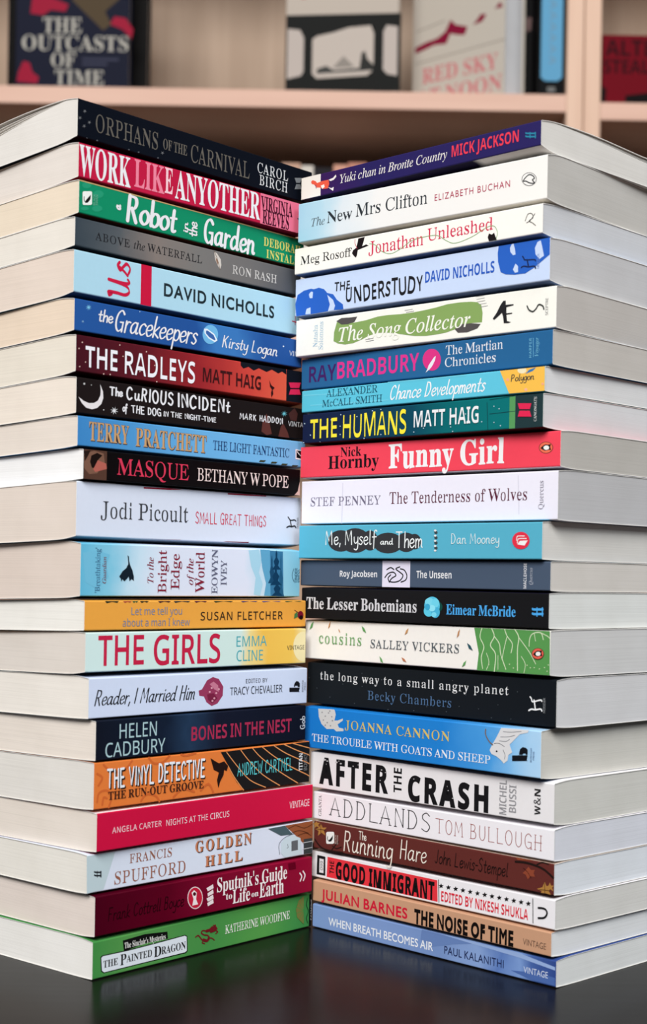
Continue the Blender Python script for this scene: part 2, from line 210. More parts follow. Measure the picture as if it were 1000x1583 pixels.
'R': '0801:399 -14 296 1 252 20 213 47 149 123 89 285 69 501 92 739 145 880 207 955 261 988 325 1009 399 1015 502 1000 546 982 585 955 650 880 712 718 732 501 709 265 655 123 592 48 539 13 474 -7|399 91 495 116 560 192 596 321 608 501 596 680 560 808 495 885 399 910 302 885 239 808 204 680 192 501 204 321 239 193 302 117\n9801:269 -14 143 0 143 105 222 89 328 91 406 109 485 157 529 207 571 288 604 490 525 420 440 382 316 376 241 394 149 453 105 513 79 587 70 677 80 774 110 857 158 924 246 986 328 1010 421 1013 508 992 586 948 650 879 683 820 708 749 727 621 724 466 702 326 670 230 623 144 556 74 469 21 357 -8|384 471 446 477 516 507 567 554 597 610 603 674 587 753 550 827 508 871 434 906 335 904 247 853 206 780 193 647 224 546 256 509 298 484\nA895:0 0 391 1004 429 1004 504 1004 894 0 763 0 643 309 246 309 127 0|288 421 605 421 460 826 445 874 402 724\nB910:136 0 136 1000 537 994 671 962 734 924 790 835 801 752 789 671 734 587 692 558 611 527 689 503 756 467 795 428 822 376 832 241 811 164 770 101 709 52 587 8|262 574 488 575 605 603 638 630 666 688 669 764 656 809 613 856 537 883 262 892|262 106 506 108 576 119 629 142 664 176 694 242 699 319 687 365 646 421 571 457 498 468 262 469\nC885:545 -14 449 -7 364 14 290 49 200 125 155 191 108 310 91 401 87 551 110 687 161 805 238 900 304 949 381 985 468 1007 667 1007 759 988 842 955 791 849 629 899 465 891 344 829 260 715 221 560 228 385 257 286 305 205 372 145 458 109 563 97 668 104 802 136 802 27 687 -4\nD1022:136 0 136 1000 493 999 628 975 706 944 774 901 831 846 877 779 910 701 930 611 933 429 922 355 876 228 799 128 695 57 567 14 415 0|262 108 522 119 623 152 702 207 759 285 793 384 801 569 779 679 760 725 705 799 630 851 537 882 262 892\nE779:136 0 136 1000 695 1000 695 889 262 889 262 577 669 577 669 468 262 468 262 111 695 111 695 0\nF727:136 0 136 1000 695 1000 695 889 262 889 262 535 668 535 668 424 262 424 262 0\nG1020:565 -14 466 -7 339 29 237 96 161 189 110 308 92 399 87 551 113 690 147 772 222 874 324 950 407 986 500 1007 659 1012 787 993 902 955 854 846 734 887 644 902 539 900 437 876 353 829 317 796 242 668 220 560 218 461 256 289 286 233 350 165 406 131 472 108 636 96 790 119 790 416 570 416 570 528 916 528 916 38 752 -1\nH1038:136 0 136 1000 262 1000 262 577 689 577 775 577 775 1000 900 1000 900 0 775 0 775 466 262 466 262 0\nI475:56 0 56 73 174 99 174 366 174 899 56 927 56 1000 417 1000 417 927 300 899 300 99 417 73 417 0\nK867:136 0 136 1000 262 1000 262 507 704 1000 851 1000 455 565 867 0 718 0 364 478 262 388 262 0\nL734:136 0 136 1000 262 1000 262 112 699 112 699 0\nM1270:136 0 136 1000 322 1000 630 181 949 1000 1134 1000 1134 0 1010 0 1013 759 1014 875 681 0 577 0 242 877 252 0\nN1064:136 0 136 1000 282 1000 815 172 811 1000 870 1000 929 1000 929 0 781 0 246 831 252 0\nO1094:548 -14 450 -7 364 15 289 50 199 128 154 194 121 271 98 357 86 503 98 647 121 732 154 809 199 874 289 951 364 987 450 1008 549 1015 644 1008 728 987 801 952 891 875 937 810 972 733 1002 601 1008 501 1002 402 972 270 937 193 891 128 801 50 728 15 643 -7|548 95 695 122 768 171 797 204 856 332 875 501 856 670 797 798 768 830 696 878 549 905 402 878 363 857 299 798 239 670 219 501 238 332 298 204 327 171 401 122\nP847:136 0 136 1000 519 991 615 966 686 923 736 865 773 751 772 652 739 551 667 467 583 420 470 394 262 389 262 0|262 497 450 502 521 518 576 543 615 581 638 634 646 700 630 785 584 845 504 880 262 892\nR871:136 0 136 1000 525 992 617 968 714 904 766 803 776 716 768 643 747 583 713 535 625 470 576 448 850 0 703 0 461 413 428 413 262 413 262 0|262 520 486 525 545 541 590 568 621 605 639 653 644 741 631 794 587 849 512 880 262 891\nS769:346 -14 190 -1 72 34 72 154 273 100 387 96 476 114 520 139 563 190 577 256 568 315 548 350 500 392 264 495 149 576 100 655 85 785 112 876 173 946 288 1000 403 1014 555 999 679 958 640 850 465 899 371 902 296 886 259 863 223 817 211 758 221 698 240 663 286 623 536 511 633 446 689 360 703 268 679 149 606 60 493 5\nT779:326 0 326 889 14 889 14 1000 763 1000 763 889 452 889 452 0\nU1024:507 -14 393 -3 298 31 223 88 150 205 126 356 126 1000 252 1000 252 352 259 276 281 213 341 142 399 112 514 95 631 113 711 167 745 220 765 282 772 1000 896 1000 896 353 886 254 839 139 754 51 628 -2\nV840:357 0 0 1000 132 1000 371 318 420 140 431 190 707 1000 840 1000 483 0\nW1303:282 0 17 1000 148 1000 314 347 352 151 393 355 581 1000 712 1000 907 349 949 151 969 264 1153 1000 1284 1000 1018 0 891 0 646 853 610 694 409 0\nY793:333 0 333 382 0 1000 137 1000 396 508 527 754 657 1000 793 1000 459 388 459 0\na786:301 -14 180 10 132 40 94 83 72 139 64 209 87 308 153 382 222 416 366 445 552 452 547 553 524 614 462 655 339 659 185 606 166 653 147 699 201 724 332 759 447 762 523 748 606 703 643 655 665 591 672 0 583 0 553 106 450 15 386 -7|329 86 416 99 465 122 507 157 535 205 549 265 550 367 440 363 291 340 246 318 205 271 192 207 209 138 258 98\nb861:475 -14 350 8 296 41 242 95 233 95 207 0 119 0 119 1064 242 1064 242 759 235 651 313 720 395 755 520 761 601 739 700 666 763 545 782 437 782 314 746 160 699 84 636 30 561 -3|457 88 518 97 568 121 607 162 635 219 657 377 634 535 606 590 567 629 516 653 454 661 382 653 327 631 288 592 254 505 244 426 244 329 263 218 288 162 327 121 383 96\ne790:438 -14 307 5 224 45 157 106 109 189 82 291 82 448 106 551 150 636 235 717 316 753 409 765 526 746 597 708 668 629 709 522 718 426 718 352 205 352 213 273 235 209 270 158 344 108 408 93 511 94 685 143 685 35 571 -2|207 450 590 450 578 536 558 584 529 623 489 649 379 662 329 650 286 624 239 565\nk748:119 0 119 1064 241 1064 235 387 331 497 570 751 714 751 410 430 735 0 587 0 326 350 241 276 241 0\nl361:119 0 119 1064 242 1064 242 0\nm1309:119 0 119 751 219 751 244 648 285 700 338 736 400 757 465 765 520 761 611 733 645 709 695 639 784 723 895 761 1020 757 1084 736 1133 700 1168 647 1194 535 1196 0 1074 0 1070 538 1036 617 1006 641 922 661 856 654 804 633 765 598 730 521 718 415 718 0 597 0 592 538 558 617 528 641 443 661 347 644 302 612 272 566 244 431 242 0\nn865:119 0 119 751 219 751 237 648 324 726 411 757 523 763 630 736 683 700 722 647 745 577 752 489 752 0 630 0 626 536 612 581 556 641 462 661 357 644 308 612 275 566 244 431 242 0\no847:421 -14 328 -3 271 18 175 88 122 165 97 227 77 377 101 542 171 664 282 739 426 765 551 745 631 703 675 664 728 587 752 526 772 377 748 211 677 88 566 11|424 88 523 108 591 166 631 258 644 377 631 495 591 585 522 642 423 661 324 642 256 585 218 495 205 377 218 258 257 166 325 108\nt506:349 -14 274 -5 224 14 182 47 150 95 130 189 129 655 22 655 22 714 130 763 179 923 252 923 252 751 361 751 469 751 469 655 252 655 256 180 275 132 323 95 389 87 475 102 475 8\nu865:384 -14 301 -7 204 31 158 75 128 136 111 259 111 751 235 751 240 213 277 133 309 108 351 93 441 90 508 106 557 137 602 212 623 360 623 751 747 751 747 0 646 0 622 99 578 49 521 13\nw1101:221 1 15 752 143 752 296 127 485 752 619 752 801 129 959 752 1085 752 877 1 732 1 552 623 361 1\ny714:118 -336 15 -325 15 -227 119 -234 188 -210 248 -140 304 -3 1 751 133 751 214 537 364 119 581 751 714 751 362 -170 309 -251 267 -292 185 -329',
'I': 'B944:-72 0 -65 29 1 36 41 57 77 114 274 843 283 903 272 942 238 962 175 971 178 985 182 1000 652 994 735 976 800 946 846 904 874 851 883 785 856 680 774 598 639 541 734 489 790 413 809 312 803 251 785 196 735 124 661 67 567 27 412 1|415 556 553 572 623 599 696 666 729 757 726 842 711 881 650 933 520 950 474 944 451 926 351 579 366 561|329 45 466 64 566 120 627 209 647 327 633 409 608 450 570 479 454 509 368 508 333 498 226 95 232 69 250 54\nC1013:470 -22 352 -9 251 28 168 87 91 200 61 305 60 454 85 559 151 693 272 840 390 932 538 999 691 1022 782 1012 926 975 954 984 975 1012 1004 1012 945 715 915 715 916 727 902 851 861 918 795 960 705 974 616 962 501 909 398 822 314 706 243 530 226 376 245 235 279 161 329 102 428 50 572 45 692 86 749 121 858 221 886 196 794 100 696 32 589 -8\nG1165:527 -22 395 -9 280 29 185 90 116 172 72 272 59 424 77 530 134 666 196 760 300 870 390 935 489 983 593 1012 737 1021 832 1006 1009 951 1047 965 1082 1010 1107 1010 1040 704 1016 704 985 818 947 878 894 925 794 966 668 972 585 953 470 889 372 788 295 658 236 466 228 373 238 270 266 184 314 115 377 64 456 33 548 23 643 38 722 79 756 121 823 410 795 446 692 461 700 488 1114 488 1107 461 1035 451 987 414 896 75 718 3\nQ1111:633 -279 517 -266 233 -204 151 -220 61 -270 43 -246 309 -7 231 22 166 64 93 149 63 221 48 303 63 483 111 614 205 762 328 884 468 972 586 1012 711 1020 845 991 951 923 1008 850 1034 793 1055 658 1034 503 996 402 940 303 828 170 685 59 524 -5 365 -23 272 -100 423 -105 741 -178 851 -147 965 -55 989 -75 846 -214 762 -258|429 23 505 33 577 64 647 116 711 185 821 376 885 598 887 787 868 854 837 907 794 945 740 968 676 975 597 964 473 896 363 776 276 616 225 452 208 290 215 211 234 145 267 93 311 54 365 31\nS793:329 -20 233 -10 90 29 54 17 32 -17 6 -17 55 314 82 315 100 190 128 125 169 75 220 42 314 23 382 35 452 81 496 154 507 238 485 312 422 403 246 597 211 659 190 740 198 831 238 914 306 976 397 1013 543 1018 673 983 706 991 728 1017 756 1017 710 724 686 724 680 800 651 889 618 931 577 959 499 975 430 964 377 931 344 878 333 795 352 735 418 641 591 452 638 349 647 272 629 168 558 63 443 -3\nT903:107 0 113 29 185 34 228 52 273 116 496 919 486 942 457 948 335 943 252 922 181 868 127 757 95 760 159 1000 991 1000 968 876 945 753 918 753 910 868 869 924 805 944 685 948 660 942 646 923 427 105 429 70 447 47 495 32 569 29 561 0\nV939:172 -22 205 890 184 944 149 964 81 971 87 1000 487 1000 480 974 427 971 384 954 356 902 321 205 574 506 827 806 891 898 899 925 888 954 798 971 803 1000 1111 1000 1101 971 1044 955 972 889 204 -22\nY886:103 0 113 26 215 43 258 82 358 432 184 885 126 949 29 971 36 1000 470 1000 460 971 363 952 344 905 483 506 715 770 788 860 812 919 805 942 783 958 694 971 701 1000 1045 1000 1036 968 967 943 884 868 506 441 416 75 446 38 555 26 546 0\na735:107 -17 42 0 0 53 -14 139 -1 257 40 377 105 491 194 590 260 640 327 670 423 678 482 646 500 603 519 665 629 665 497 194 477 106 488 77 527 86 607 172 627 155 551 59 483 2 402 -15 376 -1 363 29 367 91 410 253 331 134 256 50 183 -1|176 71 223 85 287 140 352 224 409 325 466 496 469 581 453 621 397 643 331 625 266 572 190 453 134 299 114 174 130 93\nc642:214 -17 151 -10 99 12 56 49 24 99 -2 234 26 376 73 468 138 550 220 616 287 652 393 679 507 667 547 639 569 602 573 562 560 522 522 494 467 498 441 531 445 576 473 629 452 641 399 641 325 616 236 538 184 454 146 356 128 261 131 179 144 135 177 83 243 51 300 53 375 81 490 176 513 152 365 25 315 2\nd763:131 -17 68 -6 35 15 -1 64 -14 107 -11 230 48 389 151 539 280 646 364 676 440 679 484 668 522 632 593 938 571 972 501 978 509 1006 658 1030 732 1047 740 1019 503 95 518 68 551 68 659 173 682 155 549 12 483 -16 426 -9 401 16 393 58 434 241 358 127 286 46 212 -2|195 59 247 74 301 118 417 284 465 395 494 501 498 571 479 623 426 646 332 615 239 524 179 423 123 266 110 151 133 88 160 66\ne618:191 -14 133 -8 64 27 15 90 -3 146 -8 236 4 307 41 404 83 474 154 558 250 632 318 663 420 681 494 668 539 631 555 572 528 486 448 408 365 363 260 330 131 306 125 163 155 94 181 72 215 59 290 58 362 85 476 175 497 153 427 78 354 26 276 -4|137 340 266 372 333 406 385 451 431 527 439 584 426 627 387 642 326 624 247 556 179 447\nf428:-104 -329 -141 -324 -178 -298 -194 -271 -195 -231 -173 -193 -117 -192 -97 -219 -105 -278 -90 -289 -51 -275 -17 -223 25 -74 153 608 14 608 26 655 162 655 223 867 265 937 316 991 402 1039 464 1048 516 1040 557 1018 584 985 593 944 585 908 544 880 507 880 483 893 470 935 481 984 458 1007 415 1004 370 963 334 881 283 655 452 655 445 608 275 608 169 107 96 -129 19 -265 -40 -313\ng616:136 -329 65 -324 -21 -296 -82 -247 -110 -184 -106 -121 -64 -47 77 52 29 83 14 131 36 170 126 260 48 328 25 386 26 465 50 530 92 588 150 635 272 681 362 682 521 636 623 636 623 604 623 572 523 572 533 509 523 437 493 374 446 320 385 279 315 253 176 249 135 206 133 175 158 151 341 81 436 25 473 -35 480 -85 461 -174 386 -263 263 -316|240 277 284 286 324 314 369 372 394 429 408 492 408 570 392 610 354 643 302 649 247 625 197 571 161 498 144 414 154 328 186 290|162 -285 282 -267 355 -215 373 -176 378 -117 360 -76 309 -35 243 -3 113 39 13 -43 -17 -105 -15 -182 25 -248 61 -268\nh866:655 -14 571 13 527 89 532 229 605 610 589 674 539 695 484 683 428 646 373 585 303 475 266 370 188 0 53 0 254 964 252 990 229 1021 142 1038 148 1068 155 1098 420 1098 306 593 322 593 405 701 449 739 541 782 590 788 675 770 727 716 742 600 670 243 663 125 675 94 697 79 741 80 805 110 831 68 741 6\ni382:263 847 212 868 189 921 212 973 263 996 316 973 338 921 317 868|71 -17 18 3 2 38 1 77 129 568 107 608 38 618 43 643 177 662 266 681 282 659 136 169 128 88 145 71 170 73 207 97 279 181 301 159 182 27 144 2\nk730:468 -16 432 -7 395 34 259 345 168 277 88 0 -29 0 227 915 221 964 198 976 133 980 142 1007 363 1048 376 1041 374 1016 181 338 476 566 492 612 463 629 425 633 436 658 725 658 718 632 659 622 564 574 353 415 465 146 505 87 533 77 567 87 647 170 669 147 562 25 512 -6\nl371:68 -16 38 -11 9 11 -2 82 218 924 205 971 126 987 129 1013 259 1031 351 1048 369 1035 120 107 131 77 160 77 215 119 263 176 286 155 166 26 113 -5\nn783:478 -19 426 2 406 59 520 528 517 571 484 591 432 574 369 526 241 374 163 226 91 0 -26 0 132 555 120 599 38 613 42 639 97 646 275 680 287 674 199 382 339 548 465 645 567 678 613 669 641 643 650 598 643 531 528 95 541 76 573 76 627 127 670 195 694 178 588 30 552 3\no754:227 -17 160 -10 103 11 56 47 20 95 -2 152 -9 220 8 329 74 462 177 574 301 653 434 681 533 664 587 636 630 594 659 541 673 479 661 346 592 202 481 80 369 12|243 25 320 44 392 101 468 207 522 335 547 463 534 574 493 626 425 643 354 626 262 552 202 465 141 320 121 213 128 113 164 52 191 34\nr481:-28 0 119 546 111 591 28 611 32 639 264 678 230 524 192 386 296 550 340 607 416 672 465 678 498 654 510 608 500 562 470 529 423 518 382 539 366 577 307 508 204 338 161 237 88 0\ns535:168 -17 13 13 -9 8 -19 -9 -48 -9 -16 228 9 227 29 115 51 74 96 35 133 23 185 26 226 46 255 82 270 147 259 200 115 409 85 511 98 579 136 633 193 669 264 681 416 650 440 657 449 676 474 676 445 461 420 461 397 562 350 623 269 642 237 632 206 601 195 561 209 510 355 297 379 238 385 172 366 102 311 32 246 -5\nt402:71 -17 19 1 3 34 3 82 142 608 42 608 48 639 92 651 176 702 292 844 325 844 270 655 393 655 382 608 259 608 129 97 140 70 167 69 267 170 289 146 177 23 141 1\nu783:98 -17 40 1 9 66 23 177 120 557 111 601 84 614 29 618 33 644 252 680 274 674 134 158 132 90 170 69 231 91 323 173 400 275 471 402 531 548 562 665 675 665 543 176 531 91 543 73 575 73 611 97 678 181 698 160 627 62 553 2 478 -17 424 2 408 35 408 90 473 329 368 177 273 69 185 4\ny581:-94 -329 -132 -322 -158 -301 -166 -269 -154 -233 -113 -212 -28 -234 5 -225 54 -175 170 -14 62 525 23 594 -52 618 -48 643 142 677 173 593 216 384 264 123 416 374 463 475 458 535 399 594 396 628 408 657 435 675 472 678 508 662 527 636 534 555 496 437 348 173 151 -119 2 -283 -56 -321',
'G': 'A978:531 1006 430 1006 0 0 147 0 273 295 698 295 831 0 978 0|478 786 639 424 484 424 328 424\nB826:110 0 453 0 566 11 654 42 719 87 763 143 788 204 796 267 789 331 767 388 732 438 685 478 626 508 556 531 641 582 671 615 704 696 708 745 700 808 676 867 635 920 576 962 498 990 400 1000 110 1000|254 871 444 866 490 851 522 829 544 801 560 732 554 683 537 643 508 612 467 589 414 576 254 572|254 443 495 438 551 423 594 399 624 368 642 330 648 287 630 213 604 180 565 154 508 136 254 129\nC1038:962 931 778 994 619 1013 468 995 335 944 225 864 142 758 89 630 70 485 84 376 127 263 199 157 303 70 440 9 610 -13 684 -10 813 12 922 50 972 75 972 232 857 170 739 132 623 119 510 131 411 167 331 224 270 300 232 393 218 499 232 603 271 695 332 772 412 831 508 868 617 881 674 878 787 856 962 777\nD1100:111 0 501 0 655 19 786 73 891 154 968 256 1016 374 1032 500 1018 619 976 735 905 839 802 923 668 979 500 1000 111 1000|255 871 477 871 604 857 707 820 785 761 841 685 873 597 884 500 877 430 853 349 806 268 732 198 627 148 484 129 255 129\nE733:677 1000 110 1000 110 0 691 0 691 129 254 129 254 440 663 440 663 569 254 569 254 871 677 871\nF688:645 1000 111 1000 111 0 255 0 255 465 645 465 645 594 255 594 255 825 255 871 645 871\nG1085:987 493 651 493 651 364 843 364 843 158 738 130 664 120 514 131 416 168 335 225 274 301 235 393 221 499 235 602 273 694 333 771 411 830 503 868 607 881 667 878 788 856 966 783 966 928 830 979 720 1006 610 1013 464 995 335 944 227 864 145 760 92 635 73 494 91 355 143 232 224 130 331 53 460 4 606 -13 798 6 987 69\nH1069:957 1000 814 1000 814 565 254 565 254 1000 110 1000 110 0 254 0 254 435 440 435 814 435 814 0 957 0\nI367:255 1000 111 1000 111 0 255 0\nJ367:255 1000 111 1000 111 31 102 -98 86 -143 56 -175 11 -195 -91 -201 -65 -334 -21 -337 70 -326 140 -294 193 -244 228 -179 249 -100 255 -12\nK962:418 526 853 1000 674 1000 254 543 254 1000 110 1000 110 500 110 0 254 0 254 494 762 0 960 0\nL718:252 1000 109 1000 109 0 704 0 704 129 252 129\nM1145:1040 1000 906 1000 573 589 242 1000 107 1000 107 0 251 0 252 779 562 391 585 391 896 779 896 0 1040 0\nN1145:1035 1000 900 1000 900 226 223 1000 109 1000 109 0 243 0 243 770 912 0 1035 0\nO1207:66 500 83 368 132 246 210 142 316 60 447 6 600 -13 757 6 890 60 997 142 1076 247 1124 368 1141 500 1124 635 1075 757 995 861 889 942 757 995 603 1013 450 994 320 942 213 861 133 756 83 634|214 500 227 605 265 697 325 773 403 831 496 868 603 881 709 868 804 831 882 773 941 697 979 605 993 500 979 396 941 304 882 227 804 169 709 132 603 119 496 132 403 169 325 227 265 304 227 396\nP748:103 1000 103 0 246 0 246 433 321 433 501 442 586 470 651 514 697 570 724 637 733 713 725 789 699 857 656 916 595 961 514 990 415 1000|246 871 473 865 517 848 549 822 570 791 585 718 579 672 563 633 537 603 502 580 459 566 246 562\nR886:113 1000 113 0 257 0 257 434 353 431 389 420 427 397 471 356 582 205 714 0 886 0 643 361 569 442 526 475 617 532 650 570 674 614 689 665 694 720 683 801 653 870 605 925 540 966 460 991 365 1000|257 877 412 872 461 859 499 837 525 807 540 770 545 726 529 646 505 613 469 587 417 569 257 563\nS672:585 943 513 982 438 1005 362 1013 276 1005 202 980 142 941 97 888 68 823 59 746 91 628 171 540 379 404 459 332 491 242 474 184 452 158 420 136 379 121 328 116 280 120 187 153 103 218 65 261 65 79 150 27 195 9 242 -3 345 -13 421 -4 489 22 545 64 588 118 615 183 625 258 593 393 512 488 304 619 224 683 192 765 197 799 237 851 307 880 350 884 461 862 543 816 585 780\nT886:861 1000 25 1000 25 871 371 871 371 0 515 0 515 871 861 871\nU1038:950 1000 806 1000 801 331 783 258 766 227 718 178 650 142 561 122 467 121 390 140 355 156 293 204 257 252 239 316 233 409 233 1000 89 1000 89 378 106 255 150 156 218 80 304 28 402 -3 506 -13 642 0 753 38 840 98 901 179 938 278 950 393\nV886:886 1000 743 1000 444 298 144 1000 72 1000 0 1000 433 -9 442 -9 462 -9\nW1528:1526 1000 1384 1000 1111 311 833 1000 696 1000 419 311 144 1000 72 1000 0 1000 405 -9 414 -9 433 -9 764 809 1092 -9 1120 -9\nZ947:660 871 23 0 925 0 925 129 289 129 925 1000 63 1000 63 871',
'X': 'A966:0 0 353 1004 439 1004 612 1004 966 0 738 0 665 238 544 238 301 238 228 0|354 416 615 416 491 818 483 849\nB941:126 0 126 1000 560 994 703 961 771 923 796 897 830 831 837 693 814 623 787 584 753 555 688 527 804 469 856 381 867 290 856 206 799 104 695 34 606 9|338 604 490 604 575 624 600 644 621 684 614 768 583 801 528 820 338 826|338 175 506 176 595 201 621 225 643 273 638 362 609 401 555 427 338 436\nC892:531 -14 390 2 312 30 245 72 166 158 129 229 93 354 81 499 87 596 119 726 178 838 262 925 370 985 501 1012 600 1012 724 988 843 944 775 772 662 818 587 835 511 835 414 797 345 714 307 595 300 497 315 356 359 250 407 201 471 172 571 163 673 176 805 216 805 38 675 -1\nD1036:126 0 126 1000 491 999 631 975 712 944 783 901 843 846 892 779 927 701 948 611 951 429 939 355 891 228 812 128 703 57 569 14 409 0|338 175 522 184 599 212 659 257 701 321 727 404 733 557 703 687 663 749 607 792 536 818 338 826\nE784:126 0 126 1000 702 1000 702 826 338 826 338 606 677 606 677 433 338 433 338 175 702 175 702 0\nF769:126 0 126 1000 699 1000 699 826 335 826 335 569 674 569 674 395 335 395 335 0\nG1014:546 -14 408 1 348 19 245 77 165 165 111 279 85 421 88 601 123 734 189 844 248 903 319 951 402 986 497 1007 656 1012 786 991 900 952 831 783 665 834 572 836 490 819 420 781 365 724 326 651 309 594 303 434 318 349 347 277 392 220 430 192 530 164 695 176 695 385 506 385 506 562 902 562 902 43 710 -3\nH1071:126 0 126 1000 338 1000 338 608 404 608 734 608 734 1000 945 1000 945 0 734 0 734 431 602 431 338 431 338 0\nI545:45 0 45 121 167 176 167 392 167 824 45 880 45 1000 500 1000 500 880 378 824 378 176 500 121 500 0\nJ464:21 -294 -104 -279 -104 -102 -23 -116 42 -110 81 -90 109 -49 126 63 126 1000 338 1000 336 23 310 -116 250 -212 162 -269\nK930:126 0 126 1000 338 1000 338 542 692 1000 927 1000 578 557 930 0 689 0 427 421 338 357 338 0\nL791:126 0 126 1000 338 1000 338 175 744 175 744 0\nM1321:126 0 126 1000 415 1000 651 235 906 1000 1195 1000 1195 0 997 0 1004 700 1001 783 744 0 549 0 303 784 315 520 315 0\nN1139:126 0 126 1000 394 1000 828 251 822 1000 1013 1000 1013 0 744 0 306 756 315 0\nO1115:557 -14 455 -7 366 15 289 50 197 128 151 194 117 271 94 357 81 503 94 648 117 734 151 810 197 875 289 952 366 987 456 1008 559 1015 661 1008 750 987 826 952 918 875 964 810 998 733 1028 601 1034 501 1021 356 998 270 964 193 918 128 826 50 750 15 660 -7|557 164 674 186 752 254 796 361 811 501 796 643 752 749 674 816 559 839 443 816 364 749 319 643 304 501 319 361 364 254 443 186\nR924:126 0 126 1000 542 992 642 967 749 899 806 792 814 656 771 548 678 461 630 436 924 0 689 0 451 384 413 384 338 384 338 0|338 556 470 560 557 591 597 653 601 717 590 756 569 785 516 813 338 826\nS772:347 -14 197 1 64 46 64 244 263 173 411 164 463 182 494 213 507 253 502 303 452 358 238 470 148 540 86 647 78 773 116 883 167 939 274 995 415 1014 564 996 712 944 643 779 501 827 388 837 315 810 291 777 283 737 288 704 316 664 565 528 651 459 703 371 713 234 673 124 586 41 456 -5\nT811:300 0 300 824 28 824 28 1000 783 1000 783 824 511 824 511 0\nU1059:525 -14 403 -3 302 31 223 88 145 205 119 356 119 1000 331 1000 332 349 343 283 366 233 399 199 470 170 564 165 620 177 681 219 707 262 723 319 728 1000 940 1000 940 353 928 254 878 139 786 51 653 -2\nV910:339 0 0 1000 214 1000 406 392 455 185 461 219 507 405 696 1000 910 1000 570 0\nW1354:255 0 0 1000 209 1000 348 403 385 192 431 440 577 1000 777 1000 931 410 969 192 991 324 1146 1000 1354 1000 1099 0 859 0 720 537 677 759 633 537 496 0\nY874:332 0 332 382 0 1000 230 1000 437 588 541 794 646 1000 874 1000 542 389 542 0\na846:296 -14 175 13 126 45 89 92 66 153 59 228 80 334 118 387 211 441 346 469 534 476 530 546 502 598 433 625 323 615 199 570 165 641 130 712 151 722 317 772 472 778 596 751 659 714 704 661 732 594 741 510 741 0 595 0 549 104 445 14 381 -7|374 139 416 143 471 166 522 227 534 354 452 352 345 334 312 315 283 276 273 227 285 176 322 148\nb887:529 -14 414 7 318 84 304 84 269 0 109 0 109 1064 318 1064 317 773 309 665 384 734 460 771 577 776 652 754 744 679 804 555 821 446 821 321 787 165 742 87 683 31 612 -3|471 155 545 182 584 236 606 318 606 455 584 535 543 587 489 610 399 599 354 562 328 498 318 407 326 287 351 215 379 182 419 162\nc720:420 -14 315 -4 227 28 128 115 73 255 63 378 75 505 111 606 167 683 243 737 334 768 512 775 677 727 615 566 523 598 452 610 389 604 348 585 317 553 280 450 287 280 334 193 414 157 537 168 653 221 653 43 552 -1\ne828:455 -14 314 5 224 44 151 105 98 189 69 294 68 461 95 569 143 655 209 718 323 767 424 779 566 756 675 688 726 620 757 534 767 381 767 331 274 331 289 252 312 210 365 164 410 147 489 142 579 152 724 202 724 41 606 -1|279 469 571 469 546 569 490 619 406 629 340 603 294 541\nh920:109 0 109 1064 318 1064 308 667 319 667 395 742 495 776 618 771 685 749 740 712 782 659 813 545 815 0 606 0 603 497 593 539 552 594 483 612 427 605 384 583 354 547 334 497 319 399 318 0\nn920:109 0 109 765 269 765 297 667 388 742 497 776 620 771 715 733 782 659 807 588 815 249 815 0 606 0 606 447 593 539 566 583 539 602 483 612 426 605 366 567 327 468 318 0\no867:431 -14 363 -9 270 18 167 89 111 167 84 231 63 384 88 552 162 677 280 753 436 779 568 758 653 716 700 676 756 599 783 536 804 384 779 215 704 90 586 12|434 154 506 169 554 212 582 284 591 384 582 483 554 554 505 596 433 611 362 596 313 554 285 483 276 384 285 284 313 212 362 169\ns696:317 -14 179 -4 64 31 64 203 197 157 323 139 401 151 436 195 432 229 410 256 154 386 103 432 73 490 63 566 84 659 146 726 242 765 321 777 435 775 545 753 634 718 571 569 448 614 380 624 311 619 273 590 273 557 300 526 510 429 586 377 625 323 642 249 641 190 622 124 561 48 459 2\ny797:154 -336 48 -325 48 -160 151 -167 206 -150 268 -84 304 6 0 765 228 765 301 550 379 314 402 202 428 324 573 765 797 765 440 -171 398 -230 318 -295 224 -329',
